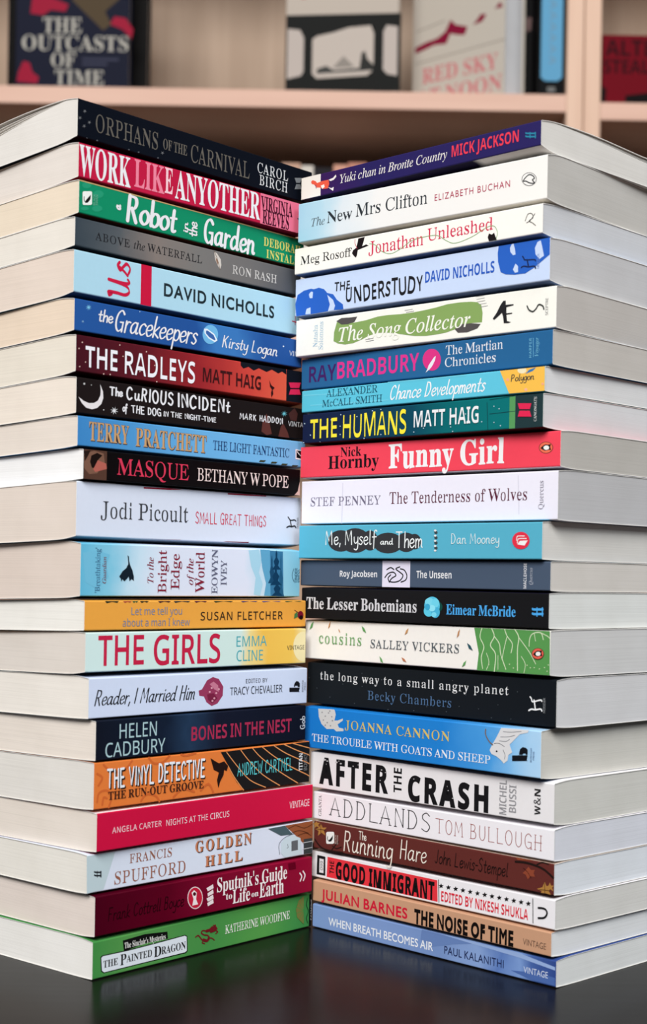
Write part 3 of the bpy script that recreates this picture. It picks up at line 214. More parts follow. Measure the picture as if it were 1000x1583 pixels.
'M': "'272:95 672 78 1053 194 1053 176 672\nA899:-3 0 1 40 29 66 68 141 423 1024 463 1022 795 122 854 56 894 40 898 0 519 0 473 40 562 47 639 82 636 130 561 291 197 291 140 147 137 86 159 47 250 40 204 0|219 352 551 352 479 527 358 701\nB912:51 0 55 38 130 62 165 82 181 132 184 810 179 880 162 925 96 954 4 963 54 981 50 1000 454 1000 572 994 668 974 710 942 747 898 780 840 790 770 784 713 733 622 710 588 550 543 732 490 773 452 807 406 831 351 839 289 827 204 793 133 746 76 684 34 553 2|327 553 521 573 583 598 623 636 640 689 644 790 637 845 611 906 566 932 471 952 399 951 332 933 320 876|457 53 564 67 642 108 671 179 679 321 658 414 622 456 529 495 404 507 324 507 322 113 355 67\nC968:533 -23 394 -7 339 23 243 94 165 191 106 312 85 403 79 551 107 689 143 771 208 875 297 955 377 992 444 1015 574 1021 821 956 866 972 890 1022 929 1022 929 677 892 677 832 800 779 894 720 938 589 971 459 960 381 920 313 854 265 762 243 643 236 497 244 361 268 249 309 163 378 101 471 64 581 52 647 57 785 115 911 233 952 195 825 73 742 31 699 1\nD1028:60 0 64 38 139 58 179 119 182 822 175 894 150 936 83 956 3 963 48 1000 457 1000 620 986 728 942 816 870 887 771 933 648 948 500 933 347 890 222 822 125 736 56 632 14 471 0|458 53 611 81 695 130 742 205 782 364 790 503 782 640 759 752 718 839 647 902 564 939 460 951 392 946 337 930 320 845 320 138 350 68\nE910:47 0 1 37 109 49 166 76 185 171 182 866 155 934 86 956 5 963 51 1000 800 1000 846 702 812 702 794 784 762 848 702 909 633 932 530 944 414 943 336 927 321 866 328 540 489 553 523 575 554 609 588 688 603 758 638 758 638 260 601 260 577 380 527 452 474 479 327 488 322 130 336 83 407 65 511 61 701 94 784 164 832 229 873 314 914 314 812 0\nF828:50 0 54 38 131 65 165 85 181 136 184 823 164 919 109 945 51 963 47 1000 788 1000 834 702 799 702 771 807 738 864 668 923 543 944 391 943 328 925 320 875 325 543 458 548 516 578 560 635 594 761 634 761 634 260 595 260 561 398 517 456 457 486 325 491 328 104 387 56 533 38 487 0\nG1055:559 -22 409 -6 347 23 274 66 195 153 146 226 110 309 88 401 82 553 110 691 146 773 191 845 236 906 299 956 378 993 442 1015 613 1016 821 957 861 973 890 1022 930 1022 930 676 892 676 841 785 781 891 725 936 634 964 557 974 461 960 382 921 316 855 270 763 247 645 240 500 248 358 274 241 351 112 431 58 532 31 659 36 717 50 758 85 772 156 765 338 715 381 575 400 621 435 1023 435 1069 400 965 388 910 354 900 304 899 63 755 -1\nH1089:50 0 4 38 112 53 165 80 184 177 181 874 136 939 55 963 51 1000 455 1000 451 963 375 945 327 902 323 550 767 550 764 902 717 945 590 963 636 1000 1038 1000 1034 963 976 946 924 922 907 832 910 133 951 63 1034 38 1038 0 636 0 640 38 719 59 764 107 767 485 545 485 323 485 326 110 368 61 451 38 455 0\nI512:45 0 49 38 128 63 177 107 185 393 182 890 167 930 125 945 -1 963 45 1000 461 1000 457 981 457 963 360 939 324 890 321 170 341 81 409 53 510 38 464 0\nJ666:209 -143 102 -126 26 -76 5 -2 8 50 11 98 8 134 40 160 97 161 133 136 129 103 127 60 132 -57 149 -77 179 -87 244 -85 293 -65 319 -28 343 47 339 873 323 918 279 940 194 963 190 1000 614 1000 610 963 537 941 498 921 485 877 480 195 471 92 450 7 420 -59 357 -106 307 -134\nK1061:51 0 5 38 113 53 167 80 185 177 182 874 138 940 57 963 53 1000 456 1000 452 963 377 945 328 902 346 513 675 820 729 891 750 919 753 943 609 963 655 1000 990 1000 1036 963 1027 963 908 944 832 887 565 625 951 91 1021 50 1110 38 1064 0 632 0 586 38 715 49 752 69 749 93 408 469 321 435 328 110 370 61 452 38 456 0\nL877:50 0 4 38 112 53 165 80 184 177 181 876 165 923 128 941 55 963 51 1000 473 1000 519 963 401 953 332 914 320 832 320 165 330 95 382 69 483 60 623 72 705 97 782 175 868 339 908 339 810 0\nM1332:47 0 1 38 93 53 114 80 135 174 183 882 143 940 53 963 48 1000 340 1000 666 313 993 1000 1280 1000 1275 963 1197 938 1153 873 1150 187 1160 94 1216 51 1324 38 1278 0 885 0 889 38 959 59 999 78 1014 120 982 876 603 0 563 0 201 854 205 126 215 89 232 57 342 38 296 0\nN1024:855 -23 205 768 207 126 222 78 233 60 286 38 290 0 56 0 10 38 106 51 126 91 136 155 137 399 187 853 92 947 60 963 60 981 56 1000 286 1000 828 370 824 888 809 926 796 943 747 963 743 1000 977 1000 973 963 923 941 899 874 896 -23\nO1093:542 -23 437 -14 366 16 277 64 215 127 165 204 119 293 90 393 80 500 90 607 119 706 164 795 210 872 272 936 369 984 444 1014 553 1024 658 1014 730 985 817 938 877 875 929 799 975 709 1005 609 1014 500 1005 393 975 293 929 204 883 127 820 64 725 16 650 -14|551 27 638 40 712 79 776 145 825 237 846 355 853 500 836 705 775 853 670 943 541 974 454 960 381 921 317 855 267 763 246 645 239 500 256 296 319 148 424 57\nP857:50 0 4 38 112 53 165 80 184 177 181 874 136 939 55 963 51 1000 553 996 678 977 734 927 789 852 817 756 808 651 754 554 709 504 660 470 559 454 323 451 326 110 368 61 451 38 455 0|326 504 524 517 589 539 630 573 657 652 661 723 652 823 624 892 552 933 474 945 388 943 330 925 320 875\nQ1093:800 -254 705 -247 641 -226 578 -191 524 -142 475 -79 424 -2 304 45 230 110 174 190 123 283 82 462 85 572 119 706 178 822 248 917 369 984 479 1019 624 1019 729 985 859 898 929 799 987 677 1013 537 1012 442 990 333 921 188 834 74 646 0 675 -54 763 -133 878 -172 962 -177 1050 -161 1007 -202 926 -241|553 27 636 40 712 79 773 145 826 237 848 355 855 500 837 705 774 853 667 943 541 974 455 960 381 921 319 855 267 763 246 645 239 500 256 296 319 148 424 57\nR978:50 0 4 38 112 53 165 80 184 177 181 874 136 939 55 963 51 1000 581 993 713 955 765 911 824 817 836 735 830 677 780 582 752 545 612 491 868 111 937 51 975 38 979 0 744 0 444 466 323 466 326 110 368 61 451 38 455 0|326 513 534 527 603 551 650 587 681 667 687 737 682 801 642 894 534 941 414 945 332 920 320 866\nS797:64 -23 64 347 107 347 152 207 186 137 215 86 275 52 402 33 485 44 559 95 600 173 604 257 572 308 285 462 206 531 171 580 136 664 111 758 107 838 147 925 254 987 323 1019 439 1019 628 976 658 988 673 1024 715 1024 715 701 678 701 615 845 582 900 526 952 446 972 372 975 309 959 263 923 244 891 222 835 228 752 304 689 548 571 638 496 671 448 700 376 721 232 717 177 684 104 624 47 535 5 463 -18 367 -22 148 26 122 16 104 -23\nT869:218 0 222 38 301 59 341 79 359 130 356 951 209 944 127 906 92 862 59 806 33 698 -7 698 39 1000 432 1000 825 1000 871 696 834 696 820 774 793 838 754 887 717 923 650 944 504 951 501 128 518 77 558 58 690 38 644 0\nU1021:514 -28 391 -18 322 12 267 63 221 134 183 281 178 874 133 939 53 963 48 1000 452 1000 498 963 405 952 341 934 318 864 318 265 329 193 366 113 454 65 573 49 654 57 717 82 767 124 803 183 824 258 831 853 807 930 780 952 691 963 737 1000 965 1000 961 963 924 934 900 871 895 326 856 151 804 71 700 16 634 -17\nV880:436 -28 109 853 53 933 -11 963 -15 1000 387 1000 433 963 308 949 262 930 255 892 538 314 636 571 738 842 749 898 743 929 731 948 626 963 672 1000 895 1000 890 963 864 946 829 884 474 -28\nW1282:345 -23 85 879 36 945 -14 963 -18 1000 321 1000 367 963 293 956 237 937 230 878 460 336 681 774 630 919 577 948 473 963 519 1000 889 1000 935 963 826 948 786 922 783 898 1011 364 1175 882 1165 933 1148 954 1075 963 1121 1000 1294 1000 1290 963 1282 934 1239 853 949 -23 910 -23 663 678 387 -23\nX974:41 0 -5 38 83 50 142 113 445 457 167 882 99 943 51 963 47 1000 459 1000 505 963 377 950 340 927 338 904 551 636 688 838 714 897 723 925 714 949 613 963 659 1000 930 1000 976 963 869 948 821 901 536 581 845 99 913 48 939 38 943 0 540 0 494 38 611 51 654 74 656 101 634 157 430 401 246 124 226 65 272 45 352 38 306 0\nY875:239 0 193 38 304 53 361 94 372 152 372 392 96 893 36 942 -9 962 -13 1000 378 1000 424 962 321 953 268 934 262 914 373 678 516 496 712 822 734 883 735 916 727 945 617 962 663 1000 889 1000 885 962 860 940 821 875 509 447 515 110 557 61 640 38 644 0\na695:529 -22 468 3 425 77 309 23 222 -16 111 -8 95 41 69 95 64 139 71 200 93 253 127 299 189 340 452 417 445 549 429 597 380 636 295 649 241 644 201 616 193 594 197 535 200 495 202 452 179 425 125 420 87 431 83 456 83 491 80 536 74 583 92 624 168 658 247 693 375 698 469 674 531 621 557 568 566 501 566 92 638 75 673 91 643 60 607 -2|302 74 396 96 454 139 453 255 440 372 303 332 223 270 184 184 188 123 223 86\nb732:64 -25 111 893 90 947 38 965 34 1000 228 1000 249 612 361 660 420 697 505 694 557 656 596 605 642 538 670 397 660 226 643 165 606 87 505 13 452 -16 331 -13 295 15 200 62 87 -25|371 31 447 50 501 108 540 208 554 351 544 469 520 551 469 599 374 615 269 592 226 531 228 114 298 61 341 34\nc585:312 -22 258 -17 214 10 164 58 117 123 80 204 64 296 69 462 97 547 162 635 262 688 353 701 474 680 478 655 541 603 551 538 550 491 537 459 489 448 440 460 431 494 420 613 385 646 302 645 241 592 190 485 177 360 191 231 242 142 337 93 418 84 494 103 566 158 595 133 556 85 438 17 368 -18\nd753:277 -22 204 -11 198 9 114 98 70 229 66 396 82 492 116 574 171 636 209 678 265 698 355 690 374 662 485 615 506 908 491 938 424 959 357 965 402 1000 625 1000 622 132 641 83 696 60 746 23 611 12 460 -22 484 86 354 5|346 62 456 91 508 167 508 531 491 575 412 611 316 615 244 586 209 524 185 423 183 251 207 153 237 91 285 69\ne601:308 -22 227 -11 211 9 161 57 115 124 67 274 64 379 72 472 119 599 179 653 234 688 315 699 394 690 427 662 512 615 549 514 542 364 181 364 182 281 224 161 270 123 334 100 408 93 464 104 516 136 563 189 595 159 470 58 435 23 420 -2|183 422 438 422 429 528 399 608 378 632 342 651 289 646 261 629 216 561\nf409:48 0 3 35 82 45 127 71 132 161 129 608 5 608 5 681 128 681 134 813 150 908 174 956 240 1005 352 1021 458 1002 454 979 522 932 522 878 522 836 519 805 485 783 438 783 399 802 403 858 399 963 365 974 317 966 286 944 266 907 251 681 414 681 414 608 251 608 247 143 260 64 312 45 408 35 362 0\ng658:290 -308 165 -298 128 -280 53 -237 12 -183 13 -141 34 -101 170 -56 109 -22 83 19 72 66 66 118 79 176 244 242 117 296 79 370 62 466 72 531 98 605 172 659 234 692 315 699 400 691 482 668 628 668 666 589 532 589 556 521 566 447 557 386 541 332 513 287 455 254 420 233 246 223 203 192 186 156 180 129 215 113 488 99 563 64 585 28 606 -20 638 -81 653 -147 597 -226 508 -266 402 -302|315 273 378 285 417 320 450 463 438 606 395 640 315 652 259 640 217 606 178 463 219 320 260 285|322 -255 448 -243 492 -228 542 -178 547 -132 539 -104 502 -82 301 -75 182 -75 142 -113 125 -172 143 -207 185 -236\nh776:56 0 60 35 85 45 124 63 133 122 132 891 110 949 61 966 57 1000 249 1000 272 585 392 649 463 696 562 693 585 673 598 640 643 536 649 83 686 45 718 35 722 0 460 0 414 35 465 38 521 57 535 122 529 529 501 583 415 596 316 576 247 516 246 95 270 51 315 35 319 0\ni375:191 795 148 803 129 827 132 862 131 906 132 949 130 985 148 1010 191 1018 235 1010 253 985 250 949 252 906 250 862 253 827 234 803|56 0 60 35 86 46 124 63 134 122 132 585 120 625 64 645 65 663 61 681 250 681 247 95 270 52 315 35 319 0\nk728:54 0 58 35 87 46 124 64 133 122 132 904 113 949 64 965 61 1000 249 1000 272 370 501 590 516 629 471 645 467 681 682 681 678 645 638 624 597 592 458 459 697 63 746 35 750 0 479 0 433 35 526 44 543 81 327 323 247 295 246 95 270 52 315 35 319 0\nl378:56 0 60 35 86 46 124 63 133 122 132 902 113 949 64 965 64 982 60 1000 250 1000 247 108 269 52 315 35 319 0\nm1157:56 0 60 35 85 45 124 63 132 122 130 584 109 630 61 646 57 681 246 681 270 581 392 647 417 686 537 696 576 685 590 643 673 574 777 643 807 685 887 699 967 673 979 640 1005 595 1025 536 1030 83 1065 45 1097 35 1101 0 845 0 799 35 862 42 909 65 917 122 908 543 870 589 778 594 737 577 636 521 638 96 658 51 702 35 706 0 454 0 458 35 502 51 523 96 523 495 520 555 490 582 386 594 283 560 245 516 244 96 265 52 309 35 313 0\nn776:56 0 60 35 85 45 124 63 133 122 131 584 109 630 61 646 57 681 249 681 271 587 393 649 424 687 504 699 584 673 598 640 624 595 643 536 649 83 686 45 718 35 722 0 460 0 414 35 465 38 521 57 535 122 529 529 504 583 415 596 316 576 247 516 246 95 270 51 315 35 319 0\no679:340 -22 221 -1 184 25 121 81 73 211 61 338 73 467 87 524 119 597 179 653 220 678 339 699 457 679 498 653 558 599 590 527 605 470 617 338 602 207 588 150 557 78 493 23 458 -2|340 25 399 40 451 96 501 338 482 499 443 595 396 641 340 656 281 641 235 595 196 499 177 339 199 179 229 96 281 40\np756:54 -305 58 -271 85 -261 126 -236 135 -140 126 574 113 628 63 647 59 681 238 681 267 577 377 645 436 697 526 696 573 655 651 556 685 416 681 249 638 106 553 11 495 -21 434 -20 391 1 269 71 253 -217 293 -254 354 -270 358 -305|399 62 461 69 507 92 533 130 560 218 562 458 540 544 495 594 407 611 364 600 277 569 247 516 247 150 297 84\nr571:56 0 60 35 86 46 124 63 135 122 129 586 110 631 64 645 61 681 244 681 271 553 406 648 449 695 502 698 551 685 548 631 569 557 562 500 528 489 481 493 439 561 384 571 288 543 254 483 250 93 291 50 404 35 358 0\ns573:302 -22 131 19 101 10 82 -19 48 -19 48 231 87 231 143 104 172 69 223 38 296 33 355 50 387 89 397 128 399 167 382 201 194 311 152 356 111 424 81 514 97 617 189 673 246 699 368 686 438 670 460 677 476 701 505 701 505 487 471 487 442 557 401 608 326 649 266 648 225 628 201 591 192 537 220 487 380 403 439 348 476 278 514 174 503 86 460 40 396 -7\nt441:241 -21 161 -1 164 23 136 78 126 156 120 612 14 612 64 658 168 810 253 931 287 931 241 681 415 681 415 612 243 612 246 120 282 94 355 90 386 107 423 164 458 145 354 53 331 21 321 -2\nu763:258 -22 196 -16 182 4 163 38 139 84 119 175 117 589 84 634 45 646 41 681 235 681 237 150 252 101 320 81 401 86 519 145 519 544 505 622 453 639 386 646 432 681 635 681 633 124 662 80 711 65 761 28 623 16 471 -22 498 89 345 7 320 -15\nv612:283 -22 92 573 55 625 14 645 10 681 284 681 330 646 227 636 204 600 376 268 499 593 481 634 417 646 463 681 594 681 593 647 595 628 567 592 321 -22\nw894:238 -22 53 590 22 629 -3 645 -8 681 228 681 224 645 181 632 172 591 336 279 481 516 445 622 405 641 339 647 385 681 633 681 629 645 592 633 570 599 707 310 819 599 809 631 787 647 789 681 911 681 914 647 908 631 884 589 638 -22 604 -22 460 432 277 -22\ny599:85 -308 25 -293 22 -249 -14 -184 -13 -126 22 -90 93 -97 107 -134 106 -206 167 -215 233 -143 278 -10 91 571 43 631 10 645 6 681 280 681 276 663 326 645 220 633 202 598 377 261 492 593 479 632 415 645 460 681 583 681 589 645 585 625 553 567 266 -190 164 -279 151 -299",
}
def load_font(s):
    out = {}
    for rec in s.split('\n'):
        if not rec:
            continue
        ch, adv, body = rec[0], *rec[1:].split(':', 1)
        cs = []
        for c in body.split('|'):
            if c:
                q = [int(v) / 1000 for v in c.split(' ')]
                cs.append([(q[i], q[i + 1]) for i in range(0, len(q), 2)])
        out[ch] = (int(adv) / 1000, cs)
    return out
FONTS = {k: load_font(v) for k, v in GLYPH_DATA.items()}
TESS = {}
def poly_area(p):
    return sum(p[i - 1][0] * p[i][1] - p[i][0] * p[i - 1][1] for i in range(len(p))) / 2
def inside(p, c):
    r = False
    for i in range(len(c)):
        a, b = c[i - 1], c[i]
        if (a[1] > p[1]) != (b[1] > p[1]) and p[0] < a[0] + (p[1] - a[1]) / (b[1] - a[1]) * (b[0] - a[0]):
            r = not r
    return r
def fill(conts):
    """Triangles of a set of closed outlines (each outline with its own holes): verts, faces."""
    depth = [sum(inside(c[0], d) for d in conts if d is not c) for c in conts]
    pts, F = [], []
    for i, c in enumerate(conts):
        if depth[i] % 2:
            continue
        loops = [c] + [d for j, d in enumerate(conts) if depth[j] == depth[i] + 1 and inside(d[0], c)]
        base = len(pts); q = [p for l in loops for p in l]; pts += q
        for tri in tessellate_polygon([[Vector((x, y, 0)) for x, y in l] for l in loops]):
            A, B, D = (q[k] for k in tri)
            s = (B[0] - A[0]) * (D[1] - A[1]) - (B[1] - A[1]) * (D[0] - A[0])
            if abs(s) > 1e-12:
                F.append(tuple(base + k for k in (tri if s > 0 else (tri[0], tri[2], tri[1]))))
    return pts, F
def glyph(font, ch, w, e):
    key = (font, ch, w, e)
    if key in TESS:
        return TESS[key]
    adv, conts = FONTS[font][ch]
    big = max(conts, key=lambda c: abs(poly_area(c))) if conts else None
    sg = 1 if big and poly_area(big) > 0 else -1
    out = []
    for c in conts:
        n = len(c); q = []
        for i in range(n):
            a, b, d = c[i - 1], c[i], c[(i + 1) % n]
            n1 = Vector((b[1] - a[1], a[0] - b[0])); n2 = Vector((d[1] - b[1], b[0] - d[0]))
            if n1.length < 1e-9 or n2.length < 1e-9:
                q.append(b); continue
            n1.normalize(); n2.normalize()
            m = n1 + n2
            if m.length < 0.3:
                m = n1.copy()
            m = m / max(0.55, m.length * m.normalized().dot(n1)) if m.length else m
            m *= sg
            q.append((b[0] + m.x * (w - e), b[1] + m.y * w))
        out.append(q)
    r = (adv + 1.6 * (w - e),) + (fill(out) if out else ([], []))
    TESS[key] = r
    return r
def catmull(p, k=5):
    if len(p) < 3:
        return p
    closed = math.dist(p[0], p[-1]) < 1e-6
    out = []
    n = len(p)
    for i in range(n - 1):
        p0 = p[i - 1] if i > 0 else (p[-2] if closed else p[0])
        p1, p2 = p[i], p[i + 1]
        p3 = p[i + 2] if i + 2 < n else (p[1] if closed else p[-1])
        for j in range(k):
            t = j / k
            out.append(tuple(0.5 * (2 * p1[d] + (p2[d] - p0[d]) * t + (2 * p0[d] - 5 * p1[d] + 4 * p2[d] - p3[d]) * t * t + (3 * p1[d] - p0[d] - 3 * p2[d] + p3[d]) * t ** 3) for d in (0, 1)))
    out.append(tuple(p[-1]))
    return out
def ribbon(p, hw, nib=0.0):
    """A pen stroke of half width hw along p: one mitred strip with round ends."""
    q = [p[0]]
    for c in p[1:]:
        if math.dist(c, q[-1]) > hw * 0.15:
            q.append(c)
    if len(q) < 2:
        q.append((q[0][0] + hw * 0.2, q[0][1]))
    p = q; n = len(p)
    closed = n > 4 and math.dist(p[0], p[-1]) < hw * 0.5
    D = []
    for i in range(n - 1):
        dx, dy = p[i + 1][0] - p[i][0], p[i + 1][1] - p[i][1]
        L = math.hypot(dx, dy); D.append((dx / L, dy / L))
    wid = lambda d: hw * (1 - 0.62 * nib * (1 - abs(math.sin(math.atan2(d[1], d[0]) - 0.25)) ** 1.3))
    W = [wid(d) for d in D]
    V, F = [], []
    for i in range(n):
        d0 = D[i - 1] if i > 0 else (D[-1] if closed else D[0])
        d1 = D[i] if i < n - 1 else (D[0] if closed else D[-1])
        w = (W[i - 1 if i > 0 else 0] + W[min(i, n - 2)]) / 2
        mx, my = d0[0] + d1[0], d0[1] + d1[1]; L = math.hypot(mx, my)
        if L < 0.5:
            mx, my, k = d1[0], d1[1], 1.0
        else:
            mx /= L; my /= L; k = min(1.7, 1 / max(0.3, mx * d1[0] + my * d1[1]))
        V += [(p[i][0] + my * w * k, p[i][1] - mx * w * k), (p[i][0] - my * w * k, p[i][1] + mx * w * k)]
    for i in range(n - 1):
        F.append((2 * i, 2 * i + 2, 2 * i + 3, 2 * i + 1))
    if not closed:
        for e, d, s, w in ((0, D[0], -1, W[0]), (n - 1, D[-1], 1, W[-1])):
            b = len(V); a0 = math.atan2(d[1], d[0]) + (math.pi if s < 0 else 0)
            for k in range(1, 6):
                a = a0 - math.pi / 2 + math.pi * k / 6
                V.append((p[e][0] + w * math.cos(a), p[e][1] + w * math.sin(a)))
            lo, hi = (2 * e, 2 * e + 1) if s > 0 else (2 * e + 1, 2 * e)
            F.append((lo, *range(b, b + 5), hi))
    return V, F
HAND={
'a':"4.3,4.8 2.6,5.4 .8,3.6 .7,1.1 2,.1 3.6,1.6 4.4,5.2;4.4,5.2 4.1,1.2 4.8,.1 5.5,.6",'b':"1,10 .9,.3;.9,3.4 2.4,5.3 4.2,4.6 4.4,1.8 2.8,0 .9,.8",
'c':"4.2,4.6 2.7,5.5 .9,4 .7,1.5 2.2,0 4.2,1",'d':"4.2,4.5 2.4,5.4 .7,3.4 .7,1 2.1,0 4,1.7;4.5,10 4.3,1.4 4.9,.1 5.4,.4",
'e':".8,2.6 3.2,3 4.1,4.2 3,5.5 1.2,4.6 .6,2.2 1.7,.1 3.2,.2 4.4,1.3",'f':"4.4,9.2 3.4,10.1 2.2,8.8 2,5 1.7,-3;.5,5.2 3.9,5.4",
'g':"4.2,4.7 2.5,5.5 .8,3.8 .8,1.4 2.1,.3 3.9,1.8 4.4,5.3;4.4,5.3 4.2,-1.5 3,-3.8 1,-3.4",'h':"1,10 .8,0;.9,3 2.5,5.3 4,4.4 4.1,0",
'i':"1.1,5.3 .9,1.2 1.5,.1 2.1,.5;!1.1,7.4 1.2,7.8",'j':"1.8,5.3 1.6,-2 .6,-3.8 -.6,-3.2;!1.8,7.6 1.9,7.9",'k':"1,10 .8,0;!3.9,5.3 .9,2.3 4.2,0",
'l':"1.2,10 1,1.2 1.6,.1 2.2,.5",'m':".8,5.3 .7,0;.8,3.4 2,5.3 3.1,4.4 3.1,0;3.1,3.4 4.4,5.3 5.6,4.4 5.6,1 6.3,.1",'n':".8,5.3 .7,0;.8,3.2 2.3,5.3 3.8,4.4 3.8,1.2 4.5,.1 5,.5",
'o':"2.6,5.4 .8,3.8 .8,1.3 2.5,0 4.2,1.5 4.3,4 2.6,5.4",'p':".9,5.3 .8,-4;.9,3.4 2.4,5.4 4.2,4.4 4.2,1.6 2.6,.1 .9,1",'r':".8,5.3 .8,0;.8,3 2,5.1 3.5,5",
's':"3.6,4.8 2.2,5.5 .9,4.3 2.3,2.9 3.4,1.6 2.2,0 .5,.6",'t':"1.9,8.6 1.6,1.4 2.4,0 3.3,.5;.3,5.4 3.4,5.6",'u':".9,5.3 .8,1.4 2,0 3.6,1.4 4.2,5.3;4.2,5.3 4,1.2 4.7,.1 5.3,.5",
'v':"!.5,5.3 2.2,.1 4,5.4",'w':"!.5,5.3 1.8,.1 3.2,4.4 4.6,.1 6.1,5.4",'y':".7,5.3 .9,2 2.2,.9 3.9,2.4 4.2,5.3;4.2,5.3 4.1,-1.5 2.8,-3.8 .8,-3.2",
'A':"!.2,0 2.8,10 5.4,0;!1.2,3.4 4.5,3.4",'B':"!1,10 1,0;1,9.9 3.4,9.7 4.2,7.8 3.2,5.6 1,5.3;1,5.3 4,5 4.9,2.6 3.8,.4 1,.1",'C':"5,8.4 3.4,10 1.4,8.4 .7,5 1.4,1.6 3.2,0 5.2,1.6",
'D':"!1,10 1,0;1,9.9 3.6,9.3 5.2,5.2 3.8,.9 1,.1",'E':"!4.6,9.9 1,9.9 1,.1 4.7,.1;!1,5.2 4,5.2",'F':"!4.7,9.9 1,9.9 1,0;!1,5.2 3.9,5.2",
'G':"5.2,8.4 3.4,10 1.4,8.4 .7,5 1.4,1.6 3.2,0 5.2,1.4;!5.3,0 5.3,4.4 3.4,4.4",'H':"!1,10 1,0;!5,10 5,0;!1,5.1 5,5.1",'I':"!1,10 1,0",'J':"3.2,10 3.2,2.4 2,.1 .3,1.2",
'K':"!1,10 1,0;!4.8,10 1,4.6;!2.2,6 5,0",'L':"!1,10 1,.1 4.6,.1",'M':"!.7,0 1.2,10 3.6,2.6 6,10 6.5,0",'N':"!1,0 1,10 5,0 5,10",'O':"3.1,10 1.2,8.4 .7,5 1.3,1.6 3.1,0 4.9,1.6 5.5,5 5,8.4 3.1,10",
'P':"!1,10 1,0;1,9.9 3.8,9.6 4.7,7.4 3.6,5 1,4.7",'R':"!1,10 1,0;1,9.9 3.8,9.6 4.6,7.5 3.6,5.3 1,5;!2.6,5.1 5,0",'S':"4.6,8.6 3,10 1.2,8.6 1.4,6.4 3.6,4.8 4.7,2.6 3.2,.1 .7,1.2",
'T':"!.2,9.9 5.4,9.9;!2.8,9.9 2.8,0",'U':"1,10 1,2.6 3,0 5,2.6 5,10",'V':"!.4,10 2.8,0 5.2,10",'W':"!.3,10 2,0 3.9,8 5.8,0 7.5,10",'Y':"!.4,10 2.8,5 5.2,10;!2.8,5 2.8,0",
',':"!1.2,.8 .6,-1.6",'-':"!.5,4 3,4",
}
SCRIPT_U="1.2,8.6 .6,9.8 1.8,10 1.9,6 1.7,2 3.2,0 5.2,2 6.3,10;6.3,10 5.9,2 6.6,0 7.6,.8"
SCRIPT_S="4.2,4.9 2.8,5.9 1.4,4.6 2.9,3 4.1,1.4 2.6,-.2 .6,.5;-.2,.9 1.4,3 2.9,5.7"

def hand_glyph(ch, script=False):
    s = HAND[ch]
    if script and ch in 'Us':
        s = SCRIPT_U if ch == 'U' else SCRIPT_S
    st = []
    for part in s.split(';'):
        straight = part.startswith('!')
        pts = [tuple(float(v) / 10 for v in q.split(',')) for q in part.lstrip('!').split(' ')]
        st.append(pts if straight else catmull(pts))
    return st
def layout(text, font, o):
    """Lay a line of text out in cap-height units: list of (verts, faces) plus total width."""
    w, e = o.get('w', 0.0), o.get('e', 0.0) * 1.35
    rnd = random.Random(o.get('seed', 0)); jit = o.get('jit', 0); tr = o.get('track', 0); sl = o.get('slant', 0)
    x = 0.0; runs = []
    for gi, ch in enumerate(text):
        if ch == ' ':
            x += 0.36 + tr; continue
        if font in 'HJN':
            st = hand_glyph(ch, font == 'J')
            hw = o.get('w', 0.06)
            xs = [p[0] for s in st for p in s]
            parts = []
            for s in st:
                parts.append(ribbon(s, hw, o.get('nib', 1.0 if font == 'J' else 0.0)))
                if font == 'N' and len(s) < 6:                      # small cross strokes on free ends
                    for q in (s[0], s[-1]):
                        parts.append(ribbon([(q[0] - 0.06, q[1]), (q[0] + 0.06, q[1])], hw * 0.9))
            adv = max(xs) + (0.16 if font != 'H' or ch.isupper() else 0.06); off = 0
        else:
            adv, V, F = glyph(font, ch, w, e); parts = [(V, F)]
        parts = [([(p[0] + sl * p[1], p[1]) for p in V], F) for V, F in parts]
        if jit:
            a = (rnd.random() - 0.5) * jit * 0.6; dy = (rnd.random() - 0.5) * jit * 0.28; k = 1 + (rnd.random() - 0.5) * jit * 0.5
            cx = adv / 2
            parts = [([(cx + ((p[0] - cx) * math.cos(a) - (p[1] - .5) * math.sin(a)) * k, .5 + dy + ((p[0] - cx) * math.sin(a) + (p[1] - .5) * math.cos(a)) * k) for p in V], F) for V, F in parts]
        runs += [([(p[0] + x, p[1]) for p in V], F, k + 2 * (gi % 2)) for k, (V, F) in enumerate(parts) if V]
        x += adv + tr
    x0 = min(p[0] for r in runs for p in r[0]); x1 = max(p[0] for r in runs for p in r[0])
    return [([((p[0] - x0) / (x1 - x0), p[1]) for p in V], F, k) for V, F, k in runs]
class Print:
    """Collects the printing of one part: flat ink shapes just proud of the card."""
    def __init__(self):
        self.V, self.F, self.I, self.M = [], [], [], []
    def add(self, pts, faces, mat, y):
        if mat not in self.M:
            self.M.append(mat)
        b = len(self.V); k = self.M.index(mat)
        self.V += [(p[0] / 1000, -y, p[1] / 1000) for p in pts]
        for f in faces:
            self.F.append(tuple(i + b for i in f)); self.I.append(k)
